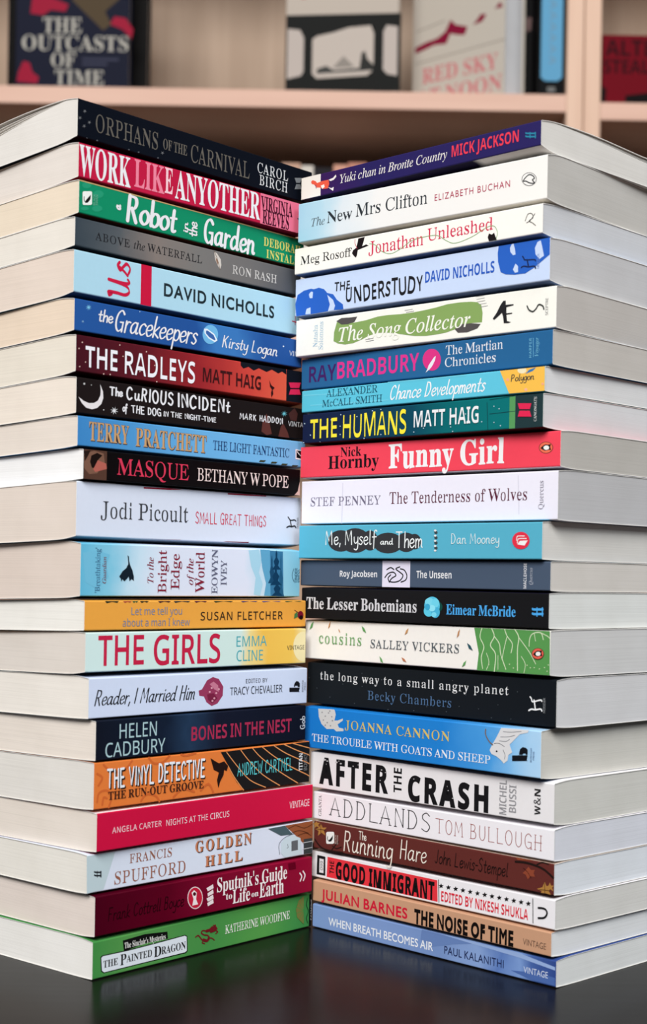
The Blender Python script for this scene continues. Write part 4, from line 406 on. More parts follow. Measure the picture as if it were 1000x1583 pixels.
def print_elements(els, parent, length_mm, rough, names, y0=0.00006, k_ink=None):
    parts = {}
    for n, el in enumerate(els):
        kind, part, col = el[0], names[el[1]], el[2]
        y = y0 + n * 0.000012
        pr = parts.setdefault(part, Print()); m = ink(col, rough, k_ink)
        if kind == 'T':
            text, font, s0, t0, s1, t1, rot, o = el[3:]
            for V, F, k in layout(text, font, o):
                if rot:
                    q = [(s1 - p[1] * (s1 - s0), t0 + p[0] * (t1 - t0)) for p in V]
                else:
                    q = [(s0 + p[0] * (s1 - s0), t0 + p[1] * (t1 - t0)) for p in V]
                if max(p[0] for p in q) > length_mm:
                    q = [(min(p[0], length_mm - 0.05), p[1]) for p in q]
                pr.add(q, F, m, y + k * 0.000003)
        elif kind == 'P':
            p = [(el[3][i], el[3][i + 1]) for i in range(0, len(el[3]), 2)]
            p = [(min(a, length_mm), b) for a, b in p]
            V, F = fill([p]); pr.add(V, F, m, y)
        elif kind == 'K':
            p = [(el[4][i], el[4][i + 1]) for i in range(0, len(el[4]), 2)]
            V, F = ribbon(catmull(p, 4), el[3] / 2); pr.add([(min(a, length_mm), b) for a, b in V], F, m, y)
    for name, pr in parts.items():
        if name:
            link(name, pr.V, pr.F, pr.M, pr.I, parent)
        else:                                   # pictures and colour bands belong to the cover's own surface
            me = parent.data; base = len(me.vertices); mb = len(me.materials)
            V = [v.co.copy() for v in me.vertices] + pr.V
            F = [tuple(p.vertices) for p in me.polygons] + [tuple(base + i for i in f) for f in pr.F]
            I = [p.material_index for p in me.polygons] + [mb + i for i in pr.I]
            mats = list(me.materials) + pr.M
            me.clear_geometry()
            me.from_pydata([tuple(v) for v in V], [], F)
            me.materials.clear()
            for m in mats:
                me.materials.append(m)
            me.polygons.foreach_set('material_index', I)
            me.update()

# ------------------------------------------------------------------ paperbacks
BOOK_W = 0.129
CARD = 0.0003
def section(th, rb, rt, d, sagb, sagt, us):
    """Profile (depth from spine, height) from the lower fore-edge round the spine to the upper fore-edge, inset by d.
    The glued spine is tighter than the block: the boards swell out over the first centimetre."""
    c = 0.0007; q = max(c - d, 0.0002)
    swell = lambda u: math.exp(-(max(u - c, 0) / 0.0075) ** 1.35)
    lo = lambda u: d + rb * swell(u) + sagb(max(u, 0)); hi = lambda u: th - d - rt * swell(u) + sagt(max(u, 0))
    low = [(u, lo(u)) for u in reversed(us) if u > c]
    up = [(u, hi(u)) for u in us if u > c]
    z0, z1 = lo(c), hi(c)
    a = [(c - q * math.sin(k * math.pi / 8), z0 + q * (1 - math.cos(k * math.pi / 8))) for k in range(5)]
    e = [(c - q * math.cos(k * math.pi / 8), z1 - q * (1 - math.sin(k * math.pi / 8))) for k in range(5)]
    return low + a + e + up
def paperback(b):
    name, th, ln = 'paperback_book', b['th'], b['len']
    root = empty(name, (b['x'], b['y'], b['z']), b['rz'])
    tag(root, b['label'], 'book', b['group'])
    us = [0.0016, 0.0028, 0.0042, 0.006, 0.008, 0.0105, 0.0135, 0.0175, 0.024, 0.036, 0.05, 0.066, 0.085, 0.105, BOOK_W]
    kb, kt = b['sag']; gap = b.get('gap', 0.0); bulge = b.get('bulge', 0.0)
    soft = lambda u: u * (1 - math.exp(-u / 0.012))
    sagb = lambda u: -kb * soft(u)
    sagt = lambda u: -kt * soft(u) + bulge * math.sin(min(1, u / 0.1) * math.pi)
    O = section(th, b['rb'], b['rt'], 0.0, sagb, sagt, us)
    I = section(th, b['rb'], b['rt'], CARD, sagb, sagt, us)
    n = len(O); nb = sum(u > 0.0007 for u in us)
    V, F, M = [], [], []
    spine = card(b['color'], ln, b.get('rough', 0.5))
    back, front = (card(b[k], ln) if k in b else spine for k in ('back', 'front'))
    for x in (0.0, ln):
        V += [(x, p[0], p[1]) for p in O] + [(x, p[0], p[1]) for p in I]
    for i in range(n - 1):
        F.append((i, i + 1, 2 * n + i + 1, 2 * n + i))                                    # outside: back board, spine, front board
        M.append(2 if i < nb else (3 if i > n - 2 - nb else 0))
        F.append((n + i + 1, n + i, 3 * n + i, 3 * n + i + 1)); M.append(1)               # inside
        F.append((i + 1, i, n + i, n + i + 1)); M.append(1)                               # head edge
        F.append((2 * n + i, 2 * n + i + 1, 3 * n + i + 1, 3 * n + i)); M.append(1)       # tail edge
    for i in (0, n - 1):
        F.append((i, 2 * n + i, 3 * n + i, n + i)); M.append(1)
    cov = link('cover', V, F, [spine, EDGE, back, front], M, root)
    # page block, inset inside the card
    pg = lambda u: sagt(u) - gap * max(0.0, (u - 0.012)) - (bulge * 0.4 * math.sin(min(1, u / 0.1) * math.pi))
    P = section(th, b['rb'], b['rt'], CARD + 0.00004, sagb, pg, [u for u in us if u < BOOK_W] + [BOOK_W - 0.0008])
    m = len(P); e = 0.0004
    PV = [(e, p[0], p[1]) for p in P] + [(ln - e, p[0], p[1]) for p in P]
    PF = [tuple(range(m))[::-1], tuple(range(m, 2 * m))] + [(i, (i + 1) % m, m + (i + 1) % m, m + i) for i in range(m)]
    pages = link('page_block', PV, PF, [paper(b['page'], b['pk'], b['seed'])], None, root)
    if gap:
        # a few loose leaves fanning between the pages and the lifted cover
        LV, LF = [], []
        for f in (0.25, 0.5, 0.75):
            lf = lambda u: sagt(u) * f + pg(u) * (1 - f)
            uu = [u for u in us if u >= 0.01]
            base = len(LV); k = len(uu)
            for dz in (0.0, -0.0003):
                for x in (0.0012, ln - 0.0012):
                    LV += [(x, min(u, BOOK_W - 0.001), th - CARD + lf(u) - 0.0001 + dz) for u in uu]
            for i in range(k - 1):
                LF.append((base + i, base + k + i, base + k + i + 1, base + i + 1))
                LF.append((base + 2 * k + i + 1, base + 3 * k + i + 1, base + 3 * k + i, base + 2 * k + i))
                LF.append((base + i, base + i + 1, base + 2 * k + i + 1, base + 2 * k + i))
                LF.append((base + k + i + 1, base + k + i, base + 3 * k + i, base + 3 * k + i + 1))
        link('loose_leaf', LV, LF, [pages.data.materials[0]], None, root)
    print_elements(b['els'], cov, ln * 1000 - 0.1, b.get('rough', 0.5), PART)
    return root
PART = {'t': 'title_lettering', 'a': 'author_lettering', 'm': 'publisher_logo', 'p': None, 's': 'subtitle_lettering', 'n': 'number_lettering'}

# ------------------------------------------------------------------ table
TABLE_LOW = -0.74
lac = lacquer()
table = tag(empty('table', (0, 0.95, 0)), 'black-brown lacquered table carrying both tall book stacks', 'table')
V, F = box(-0.75, 0.75, -0.42, 0.40, -0.035, 0, 0.003)
link('tabletop', V, F, [lac], None, table)
for sx in (-0.69, 0.69):
    for sy in (-0.36, 0.34):
        V, F = box(sx - 0.03, sx + 0.03, sy - 0.03, sy + 0.03, TABLE_LOW, -0.0352, 0.003)
        link('leg', V, F, [lac], None, table)

# ------------------------------------------------------------------ room
m_wall = ink((196, 186, 176), 0.9)
m_floor = wood('floor_boards', (120, 86, 62), (140, 102, 76), 0)
V, F = box(-2.2, 2.2, -1.6, 2.5, TABLE_LOW - 0.05, TABLE_LOW - 0.0002)
tag(link('floor', V, F, [m_floor]), kind='structure')
V, F = box(-2.2, 2.2, 2.2, 2.26, TABLE_LOW, 2.0)
tag(link('wall_back', V, F, [m_wall]), kind='structure')

# ------------------------------------------------------------------ bookcases
m_shelf = wood('pale_beech', (202, 164, 146), (210, 173, 155), 0)
m_side = wood('pale_beech_upright', (204, 170, 148), (212, 180, 158), 2)
m_back = wood('beech_back', (160, 138, 118), (172, 150, 130), 2)
SHELF_Y, SHELF_D = 1.90, 0.285
Z0 = TABLE_LOW
def bookcase(x0, x1, shelves, label):
    """Side panels, back panel and shelves of one open bookcase; its base stands on the floor."""
    root = tag(empty('bookcase', ((x0 + x1) / 2, SHELF_Y, Z0)), label, 'bookcase')
    w = (x1 - x0) / 2; top = 2.05 - 0.25
    for s in (-1, 1):
        V, F = box(min(s * w, s * (w - 0.021)), max(s * w, s * (w - 0.021)), 0, SHELF_D, 0.0, top - Z0, 0.001)
        link('side_panel', V, F, [m_side], None, root)
    V, F = box(-w + 0.021, w - 0.021, SHELF_D - 0.006, SHELF_D, 0.03, top - Z0)
    link('back_panel', V, F, [m_back], None, root)
    for z in shelves:
        V, F = box(-w + 0.0212, w - 0.0212, 0.001, SHELF_D - 0.007, z - Z0 - 0.0225, z - Z0, 0.001)
        link('shelf', V, F, [m_shelf], None, root)
    return root
SZ = 0.847          # top of the shelf seen in the gap
SZ2 = 0.838
LOWZ = 0.540
bookcase(-0.745, 0.3155, (0.2, LOWZ, SZ, 1.19, 1.55, 1.79), 'pale wood bookcase with dark navy and white books facing out')
bookcase(0.3165, 1.15, (0.2, LOWZ - 0.005, SZ2, 1.185, 1.55, 1.79), 'pale wood bookcase beyond the upright seam, holding a red and black book')
def hardback(name, label, loc, rz, w, h, t, cover, page_col, els=(), group=None, spine_out=False):
    """Upright book: local x across the front board, y into it, z up. Boards and spine wrap a page block."""
    root = tag(empty(name, loc, rz), label, 'book', group)
    c = ink(cover, 0.5, 1.3); b = 0.0025
    V, F = [], []
    def addb(*a):
        v, f = box(*a, 0.0005); k = len(V); V.extend(v); F.extend(tuple(i + k for i in q) for q in f)
    if spine_out:           # x across the spine, y into the shelf
        addb(0, b, 0, w, 0, h); addb(t - b, t, 0, w, 0, h); addb(0, t, -b, 0.0005, 0, h)
        pv, pf = box(b, t - b, 0.0006, w - 0.004, 0.003, h - 0.003)
    else:
        addb(0, w, 0, b, 0, h); addb(0, w, t - b, t, 0, h); addb(0, b, b, t - b, 0, h)
        pv, pf = box(b, w - 0.003, b, t - b, 0.003, h - 0.003)
    cov = link('cover', V, F, [c], None, root)
    link('page_block', pv, pf, [paper(page_col, 0.8, 7)], None, root)
    if els:
        print_elements(els, cov, 1000, 0.5, PART, 0.0001 + (b if spine_out else 0), 1.3)
    return root
def poly(c, *p): return ('P', 'p', c, list(p))
cream = (196, 194, 188)
hardback('hardback_book', 'navy book facing out on the upper shelf with tall pale serif title', (-0.3990, 1.9065, SZ + 0.0004), 0.0, 0.143, 0.234, 0.03, (25, 28, 46), (200, 190, 175), [
  poly((158, 28, 56), 18, 92, 34, 90, 44, 97, 62, 95, 66, 104, 40, 114, 20, 112), poly((158, 28, 56), 118, 80, 134, 74, 146, 62, 148, 74, 138, 88, 124, 90),
  poly((158, 28, 56), 2, 6, 28, 4, 30, 12, 22, 18, 18, 30, 10, 32, 4, 18), poly((84, 70, 52), 70, 110, 110, 72, 120, 80, 112, 96, 130, 112, 128, 118, 74, 118),
  ('T', 't', (184, 180, 170), 'THE', 'S', 34, 68, 83, 87.5, 0, {}), ('T', 't', (184, 180, 170), 'OUTCASTS', 'S', 8, 46, 142, 65, 0, {}),
  ('T', 't', (184, 180, 170), 'OF', 'S', 45, 25, 76, 43.5, 0, {}), ('T', 't', (184, 180, 170), 'TIME', 'S', 50, 3, 112, 21.5, 0, {}),
  poly((64, 66, 86), 84, 28, 116, 28, 116, 31, 84, 31), poly((64, 66, 86), 84, 34, 130, 34, 130, 37, 84, 37)])
hardback('hardback_book', 'plain black book standing behind the navy facing-out book', (-0.418, 1.95, SZ + 0.0004), 0.0, 0.180, 0.24, 0.035, (14, 12, 12), (190, 180, 170))
hardback('hardback_book', 'book with a monochrome photograph of carriage windows on its front', (-0.0593, 1.923, SZ + 0.0004), math.radians(-6), 0.143, 0.222, 0.032, (196, 184, 172), (200, 192, 180), [
  poly((30, 31, 30), 0, 2, 146, 2, 146, 101, 0, 101), poly((196, 184, 176), 2, 20, 20, 24, 23, 30, 23, 72, 18, 82, 2, 84),
  poly((200, 188, 178), 34, 26, 40, 20, 104, 23, 112, 30, 112, 76, 108, 86, 80, 84, 60, 78, 40, 74, 34, 70), poly((196, 184, 176), 124, 30, 130, 24, 142, 22, 142, 84, 128, 86, 124, 78),
  poly((70, 70, 68), 40, 26, 104, 29, 104, 33, 62, 30, 52, 36, 40, 32), poly((150, 142, 134), 60, 33, 74, 48, 88, 34), poly((50, 50, 48), 94, 30, 97, 52, 101, 54, 104, 44, 112, 36, 112, 29), poly((190, 60, 70), 18, 122, 26, 122, 22, 130), poly((190, 60, 70), 30, 124, 40, 123, 36, 129)])
hardback('hardback_book', 'thick cream book turned aslant with red lettering and a crimson streak', (0.1058, 1.993, SZ + 0.0004), math.radians(-37), 0.139, 0.228, 0.052, (206, 198, 186), (196, 196, 198), [
  poly((140, 30, 60), 4, 78, 20, 81, 34, 84, 52, 82, 58, 94, 70, 90, 80, 88, 84, 98, 78, 100, 66, 104, 58, 112, 50, 98, 38, 92, 20, 90, 4, 86), poly((140, 30, 60), 92, 98, 106, 100, 112, 108, 104, 110), poly((140, 30, 60), 124, 112, 136, 112, 132, 120),
  ('T', 't', (214, 126, 130), 'RED SKY', 'S', 16, 36, 130, 56, 0, {}), ('T', 't', (214, 126, 130), 'AT NOON', 'S', 8, 8, 136, 28, 0, {}),
  poly((170, 160, 150), 4, 64, 140, 70, 140, 71.5, 4, 65.5), poly((170, 160, 150), 4, 106, 50, 112, 50, 113.5, 4, 107.5)])
hardback('hardback_book', 'black book spine with a light blue panel beside the upright', (0.2610, 1.908, SZ + 0.0004), 0.0, 0.15, 0.225, 0.031, (16, 17, 19), (190, 190, 190), [
  poly((102, 166, 204), 1.5, 22, 7, 17.5, 23, 17.5, 28.5, 22, 28.5, 200, 1.5, 200), *[('K', 'p', (120, 150, 170), 2, [13, 40 + k * 14, 19, 44 + k * 14, 13, 48 + k * 14]) for k in range(6)], poly((120, 120, 118), 10, 4, 20, 4, 20, 10, 10, 10)], spine_out=True)
hardback('hardback_book', 'narrow black book spine between the cream book and the blue-panelled spine', (0.2425, 1.965, SZ + 0.0004), 0.0, 0.14, 0.232, 0.0175, (17, 16, 17), (190, 190, 190), [poly((120, 96, 94), 6, 98, 14, 102, 15, 118, 6, 118)], spine_out=True)
hardback('hardback_book', 'low red book with black lettering in the neighbouring bookcase', (0.3407, 1.912, SZ2 + 0.0004), 0.0, 0.17, 0.0885, 0.04, (112, 10, 26), (190, 180, 170), [
  poly((20, 14, 16), 0, 2, 5, 2, 6, 20, 0, 24), poly((20, 14, 16), 30, 2, 90, 2, 90, 12, 60, 16, 30, 12), ('T', 't', (50, 8, 18), 'ALTERS', 'X', 4, 62, 96, 82, 0, {}), ('T', 't', (50, 8, 18), 'STEAL', 'X', 2, 40, 60, 57, 0, {})])
# row of spines on the shelf below, seen through the notch between the stacks
x = -0.062
for k, (w, h, c, lab) in enumerate(((0.024, 0.222, (206, 166, 144), 'salmon spine in the lower row, beside the pale spine'), (0.016, 0.219, (222, 214, 204), 'pale off-white spine in the lower row between salmon and black spines'), (0.024, 0.217, (40, 38, 42), 'charcoal black spine in the middle of the lower row'), (0.018, 0.221, (216, 160, 138), 'peach spine in the lower row beside the charcoal spine'), (0.024, 0.224, (200, 140, 120), 'terracotta pink spine at the end of the lower row'))):
    hardback('paperback_book', lab, (x, 1.93, LOWZ + 0.0004), 0.0, 0.13, h, w, c, (200, 190, 180), (), 'spines on the lower shelf', True)
    x += w + 0.0006
rnd = random.Random(5)  # unseen filler spines, added to cut light bouncing onto the shelf underside
for xa, xb, zz in ((-0.712, -0.066, LOWZ), (0.05, 0.288, LOWZ), (0.342, 0.62, LOWZ - 0.005)):
    x = xa
    while True:
        w = rnd.uniform(0.026, 0.042)
        if x + w > xb:
            break
        hardback('hardback_book', 'dark filler spine added to the lower row, hidden behind the book stacks', (x, 1.925, zz + 0.0004), 0.0, 0.15, rnd.uniform(0.215, 0.235), w,
                 rnd.choice(((44, 30, 28), (58, 34, 30), (36, 32, 34), (50, 40, 36), (30, 34, 44))), (170, 160, 150), (), 'dark filler spines added to the lower row', True)
        x += w + 0.0008


# ------------------------------------------------------------------ the two book stacks
BOOKS = [
dict(label='black paperback with faint silver lettering on top of the stack with cream pages', group='paperbacks in the stack with cream page ends', x=-0.14662, y=0.87536, z=0.48701, rz=0.84996, th=0.02467, len=0.20313, rb=0.00156, rt=0.0012, sag=(0.0584,0.06), color=(15,19,28), page=(222,219,214), pk=0.95, seed=0, rough=0.5, gap=0.1, bulge=0.002, els=[
  ('P','p',(110,112,116),[6.67,16.99,5.46,16.78,5.24,15.77,4.95,16.65,3.75,16.24,4.78,16.99,4.25,17.74,5.18,17.33,6.06,18.21,5.6,17.2]),
  ('P','p',(110,112,116),[10.19,11.3,8.97,11.09,8.75,10.08,8.46,10.96,7.25,10.55,8.29,11.31,7.75,12.06,8.69,11.65,9.57,12.53,9.11,11.52]),
  ('P','p',(110,112,116),[6.37,8.26,5.16,8.05,4.94,7.04,4.65,7.92,3.45,7.51,4.48,8.26,3.95,9.02,4.88,8.6,5.76,9.48,5.3,8.47]),
  ('P','p',(110,112,116),[3.15,12.28,1.94,12.07,1.73,11.06,1.44,11.94,0.25,11.53,1.27,12.28,0.75,13.03,1.67,12.62,2.54,13.5,2.08,12.49]),
  ('P','p',(110,112,116),[68.01,6.24,66.67,6.03,66.43,4.99,66.11,5.9,64.78,5.48,65.92,6.25,65.33,7.03,66.36,6.6,67.33,7.5,66.82,6.47]),
  ('P','p',(88,92,98),[7.64,1.8,7.45,1.71,6.98,1.71,6.5,1.71,6.29,1.71,6.48,1.8,6.96,2.02,7.44,2.03]),
  ('P','p',(88,92,98),[15.44,2.31,15.24,1.99,14.76,1.76,14.28,1.76,14.07,1.98,14.26,2.3,14.74,2.53,15.23,2.53]),
  ('P','p',(88,92,98),[40.0,2.4,39.8,2.08,39.3,1.85,38.79,1.85,38.58,2.08,38.78,2.4,39.28,2.63,39.78,2.63]),
  ('P','p',(88,92,98),[47.72,2.61,47.51,2.28,47.01,2.05,46.49,2.05,46.28,2.28,46.48,2.6,46.99,2.83,47.5,2.84]),
  ('P','p',(88,92,98),[63.47,2.62,63.26,2.29,62.74,2.06,62.21,2.06,61.99,2.29,62.2,2.62,62.72,2.85,63.25,2.85]),
  ('T','t',(98,94,88),'ORPHANS','M',13.44,7.1,62.36,17.48,0,{'track': 0.06}),
  ('T','t',(98,94,88),'OF THE','S',66.7,8.94,86.86,15.26,0,{}),
  ('T','t',(98,94,88),'CARNIVAL','M',90.1,6.19,142.73,16.98,0,{'track': 0.05}),
  ('T','a',(215,217,220),'CAROL','M',149.97,12.26,179.27,18.83,0,{'track': 0.12}),
  ('T','a',(215,217,220),'BIRCH','M',151.69,4.56,178.85,11.14,0,{'track': 0.12}),
  ('P','m',(120,124,128),[185.73,16.03,192.8,17.46,191.27,13.87,187.41,13.1]),
  ('P','m',(120,124,128),[187.44,12.1,191.3,12.87,193.0,9.93,185.92,8.52]),
]),
dict(label='crimson paperback with huge condensed white and pink slab capitals', group='paperbacks in the stack with cream page ends', x=-0.1457, y=0.87571, z=0.46444, rz=0.82559, th=0.02217, len=0.19035, rb=0.00066, rt=0.00156, sag=(0.0557,0.0584), color=(182,28,64), page=(224,217,210), pk=0.95, seed=1, back=(130,22,50), els=[
  ('P','p',(224,112,140),[148.24,0.76,189.67,0.76,189.67,20.51,148.24,20.51]),
  ('T','t',(226,226,230),'WORK','S',0.52,1.94,39.05,19.44,0,{'w': 0.006}),
  ('T','t',(228,128,152),'LIK','S',41.85,3.47,65.7,19.76,0,{'w': 0.006}),
  ('T','t',(238,196,206),'E','S',65.96,4.53,72.58,19.91,0,{'w': 0.006}),
  ('T','t',(226,226,230),'ANYOTHER','S',74.38,2.81,147.93,19.87,0,{'w': 0.006}),
  ('T','a',(58,14,32),'VIRGINIA','S',148.77,10.24,178.3,18.78,0,{'w': 0.012}),
  ('T','a',(58,14,32),'REEVES','S',150.47,1.34,175.14,10.1,0,{'w': 0.012}),
  ('P','m',(60,14,30),[182.79,10.35,184.96,11.17,185.02,8.61]),
]),
dict(label='green paperback with white brush script title and yellow author name', group='paperbacks in the stack with cream page ends', x=-0.14511, y=0.87546, z=0.4433, rz=0.85713, th=0.02074, len=0.1955, rb=0.00093, rt=0.00066, sag=(0.0532,0.0557), color=(20,134,96), page=(228,214,194), pk=0.95, seed=2, back=(84,48,36), front=(196,160,112), els=[
  ('P','p',(38,148,112),[9.05,18.63,8.94,18.11,8.61,17.59,8.08,17.08,7.38,16.63,6.57,16.28,5.69,16.03,4.81,15.91,3.99,15.93,3.29,16.08,2.74,16.36,2.39,16.74,2.27,17.2,2.37,17.72,2.7,18.24,3.23,18.74,3.92,19.19,4.73,19.55,5.61,19.8,6.49,19.92,7.31,19.9,8.02,19.75,8.57,19.48,8.92,19.09]),
  ('P','p',(38,148,112),[18.49,15.25,18.37,14.63,17.99,14.0,17.37,13.4,16.56,12.87,15.62,12.45,14.6,12.16,13.58,12.03,12.63,12.07,11.81,12.26,11.18,12.61,10.77,13.07,10.63,13.63,10.75,14.25,11.13,14.88,11.74,15.48,12.54,16.01,13.48,16.43,14.5,16.72,15.52,16.85,16.47,16.82,17.3,16.63,17.94,16.28,18.35,15.81]),
  ('P','p',(38,148,112),[17.69,6.67,17.57,6.15,17.18,5.62,16.56,5.1,15.75,4.64,14.81,4.26,13.79,3.99,12.77,3.86,11.82,3.86,11.01,4.0,10.38,4.27,9.98,4.65,9.83,5.11,9.95,5.63,10.33,6.16,10.95,6.68,11.75,7.14,12.69,7.52,13.71,7.79,14.73,7.93,15.68,7.93,16.5,7.79,17.14,7.52,17.54,7.14]),
  ('P','p',(38,148,112),[7.4,4.63,7.31,4.31,7.02,3.98,6.56,3.66,5.96,3.36,5.27,3.11,4.52,2.92,3.77,2.81,3.06,2.78,2.46,2.84,2.0,2.99,1.7,3.2,1.6,3.47,1.69,3.78,1.97,4.11,2.43,4.44,3.02,4.74,3.72,4.99,4.47,5.18,5.22,5.29,5.92,5.32,6.53,5.26,7.0,5.12,7.29,4.9]),
  ('P','p',(196,160,112),[0,19.32,190.74,19.32,190.74,19.98,0,19.98]),
  ('P','m',(232,235,232),[3.31,13.83,8.88,14.98,9.63,14.57,9.77,7.76,9.06,7.05,3.48,5.93,2.75,6.35,2.6,13.12]),
  ('P','m',(25,25,25),[4.41,8.0,4.66,7.3,6.6,7.88,8.5,10.16,8.78,13.06,7.97,12.14,5.59,9.57]),
  ('K','m',(25,25,25),0.49,[3.86,10.73,3.75,9.19,4.45,8.01,5.62,7.87]),
  ('T','m',(120,190,165),'BLACK','R',10.7,7.35,12.16,13.78,1,{}),
  ('T','m',(120,190,165),'SWAN','R',12.66,7.74,14.13,13.81,1,{}),
  ('T','t',(226,226,230),'a','H',26.63,8.18,31.67,11.64,1,{'w': 0.12}),
  ('T','t',(226,226,230),'Robot','H',36.09,3.41,78.14,18.47,0,{'w': 0.085,'nib': 0.8,'slant': 0.1}),
  ('T','t',(226,226,230),'in','H',82.63,5.08,87.05,11.49,1,{'w': 0.07}),
  ('T','t',(226,226,230),'the','H',87.63,3.45,94.89,13.1,1,{'w': 0.07}),
  ('T','t',(226,226,230),'Garden','H',100.93,2.02,147.74,17.0,0,{'w': 0.085,'nib': 0.8,'slant': 0.1}),
  ('T','a',(212,208,110),'DEBORAH','S',155.95,9.36,191.93,15.04,0,{'track': 0.08}),
  ('T','a',(212,208,110),'INSTALL','S',158.63,1.79,190.19,7.27,0,{'track': 0.08}),
]),
dict(label='slim grey paperback with black serif title and a small feather', group='paperbacks in the stack with cream page ends', x=-0.14703, y=0.87551, z=0.42435, rz=0.85057, th=0.01855, len=0.19452, rb=0.00092, rt=0.00093, sag=(0.0509,0.0531), color=[(0,(58,69,78)),(0.18,(84,90,95)),(0.33,(128,118,113)),(0.5,(118,116,114)),(0.75,(108,106,106)),(1,(70,75,82))], page=(228,223,214), pk=0.95, seed=3, back=(30,32,38), els=[
  ('T','t',(30,30,34),'ABOVE','M',15.45,6.75,42.04,11.43,0,{'track': 0.1}),
  ('T','t',(30,30,34),'the','I',45.13,6.89,54.03,11.6,0,{}),
  ('T','t',(30,30,34),'WATERFALL','M',56.05,7.26,102.01,11.98,0,{'track': 0.1}),
  ('P','p',(205,198,190),[112.52,16.51,114.84,16.09,118.39,12.67,119.06,9.17,117.97,6.19,115.6,8.61,113.2,12.22]),
  ('K','p',(110,88,74),0.4,[112.51,16.9,115.51,12.2,117.97,6.19]),
  ('P','p',(140,112,96),[113.75,13.51,116.11,11.09,116.18,8.3,114.39,10.81]),
  ('T','a',(206,203,200),'RON RASH','M',128.96,5.57,170.62,10.97,0,{'track': 0.08}),
]),
dict(label='pale blue paperback with a red band and dark sans-serif author name', group='paperbacks in the stack with cream page ends', x=-0.14726, y=0.87541, z=0.39682, rz=0.85314, th=0.02713, len=0.19463, rb=0.00162, rt=0.00092, sag=(0.0476,0.0509), color=(168,208,226), page=(224,210,198), pk=0.95, seed=4, back=(70,98,118), els=[  # back board colour darkened to carry the shadow on the underside
  ('P','p',(196,26,62),[51.65,1.72,60.29,1.72,60.29,26.11,51.65,26.11]),
  ('T','t',(196,30,66),'Us','J',26.31,2.8,42.48,25.24,1,{'w': 0.065,'nib': 0.9}),
  ('T','a',(34,46,52),'DAVID NICHOLLS','G',70.58,9.95,169.6,17.48,0,{'w': 0.035,'track': 0.06}),
  ('K','m',(190,40,70),0.68,[187.48,10.49,191.7,10.22]),
  ('K','m',(190,40,70),0.43,[190.29,14.3,190.45,8.34]),
]),
dict(label='blue paperback with white handwritten title around a tiny pale oval', group='paperbacks in the stack with cream page ends', x=-0.1466, y=0.8756, z=0.37523, rz=0.83746, th=0.02119, len=0.19323, rb=0.00101, rt=0.00162, sag=(0.045,0.0476), color=[(0,(38,84,152)),(0.5,(36,80,148)),(0.58,(58,118,184)),(0.68,(58,116,182)),(0.8,(36,80,148)),(1,(38,82,150))], page=(230,212,192), pk=0.95, seed=5, back=(16,24,44), els=[
  ('P','p',(120,190,225),[12.69,15.35,10.9,15.32,11.54,14.06,10.45,15.06,9.71,13.66,9.96,15.11,8.28,14.39,9.71,15.44,8.08,15.82,9.86,15.85,9.23,17.11,10.31,16.11,11.05,17.51,10.8,16.06,12.49,16.78,11.05,15.73]),
  ('P','p',(130,170,205),[7.4,6.67,6.46,6.61,6.29,5.84,6.06,6.55,5.13,6.33,5.93,6.83,5.52,7.45,6.24,7.06,6.92,7.66,6.57,6.92]),
  ('P','p',(190,210,230),[84.2,4.6,84.05,4.3,83.67,4.13,83.28,4.2,83.12,4.46,83.27,4.77,83.65,4.93,84.03,4.86]),
  ('P','p',(210,225,240),[176.08,13.49,175.87,13.11,175.35,12.9,174.81,12.98,174.59,13.31,174.8,13.69,175.32,13.91,175.85,13.82]),
  ('P','p',(190,210,230),[49.99,18.67,49.87,18.43,49.58,18.3,49.29,18.35,49.17,18.56,49.28,18.8,49.57,18.93,49.86,18.88]),
  ('P','p',(110,178,222),[115.13,13.38,114.93,11.77,114.29,10.22,113.24,8.82,111.85,7.68,110.23,6.87,108.49,6.44,106.74,6.43,105.11,6.83,103.7,7.62,102.6,8.74,101.9,10.12,101.64,11.65,101.83,13.25,102.46,14.8,103.5,16.19,104.86,17.33,106.47,18.15,108.21,18.59,109.96,18.61,111.6,18.22,113.03,17.43,114.14,16.31,114.86,14.93]),
  ('P','p',(220,232,242),[102.67,15.43,105.46,15.79,111.72,13.35,114.65,9.65,112.41,8.15,106.72,9.87,103.29,12.68]),
  ('P','p',(60,100,165),[104.37,14.44,106.05,14.65,111.17,12.47,112.94,9.84,111.81,9.3,107.26,10.75,104.41,12.82]),
  ('T','t',(226,226,230),'the','H',17.64,8.77,29.06,15.66,0,{'w': 0.06,'slant': 0.12}),
  ('T','t',(226,226,230),'Gracekeepers','H',30.4,4.73,97.7,17.28,0,{'w': 0.055,'slant': 0.25,'nib': 0.75,'track': -0.03}),
  ('T','a',(226,226,230),'Kirsty Logan','H',118.55,6.08,169.46,13.41,0,{'w': 0.055,'slant': 0.2,'nib': 0.6}),
  ('T','m',(200,212,228),'VINTAGE','R',181.02,8.17,202.77,11.34,0,{}),
]),
dict(label='dark red to orange paperback with hand-cut white block capitals and black end', group='paperbacks in the stack with cream page ends', x=-0.14527, y=0.87547, z=0.35111, rz=0.84211, th=0.02372, len=0.19504, rb=0.0014, rt=0.00101, sag=(0.0421,0.045), color=[(0,(66,22,32)),(0.25,(88,26,36)),(0.5,(146,38,44)),(0.72,(196,66,58)),(0.9,(222,92,68)),(1,(222,92,68))], page=(228,221,208), pk=0.95, seed=6, els=[
  ('P','p',(22,24,32),[177.76,1.5,195.04,1.5,195.04,22.61,177.76,22.61]),
  ('P','p',(22,24,32),[134.54,20.16,136.95,18.43,141.66,20.11,146.5,18.23,151.27,20.3,158.61,18.67,163.47,20.74,169.71,18.98,173.41,20.53,177.54,18.96,177.37,22.56,134.46,22.56]),
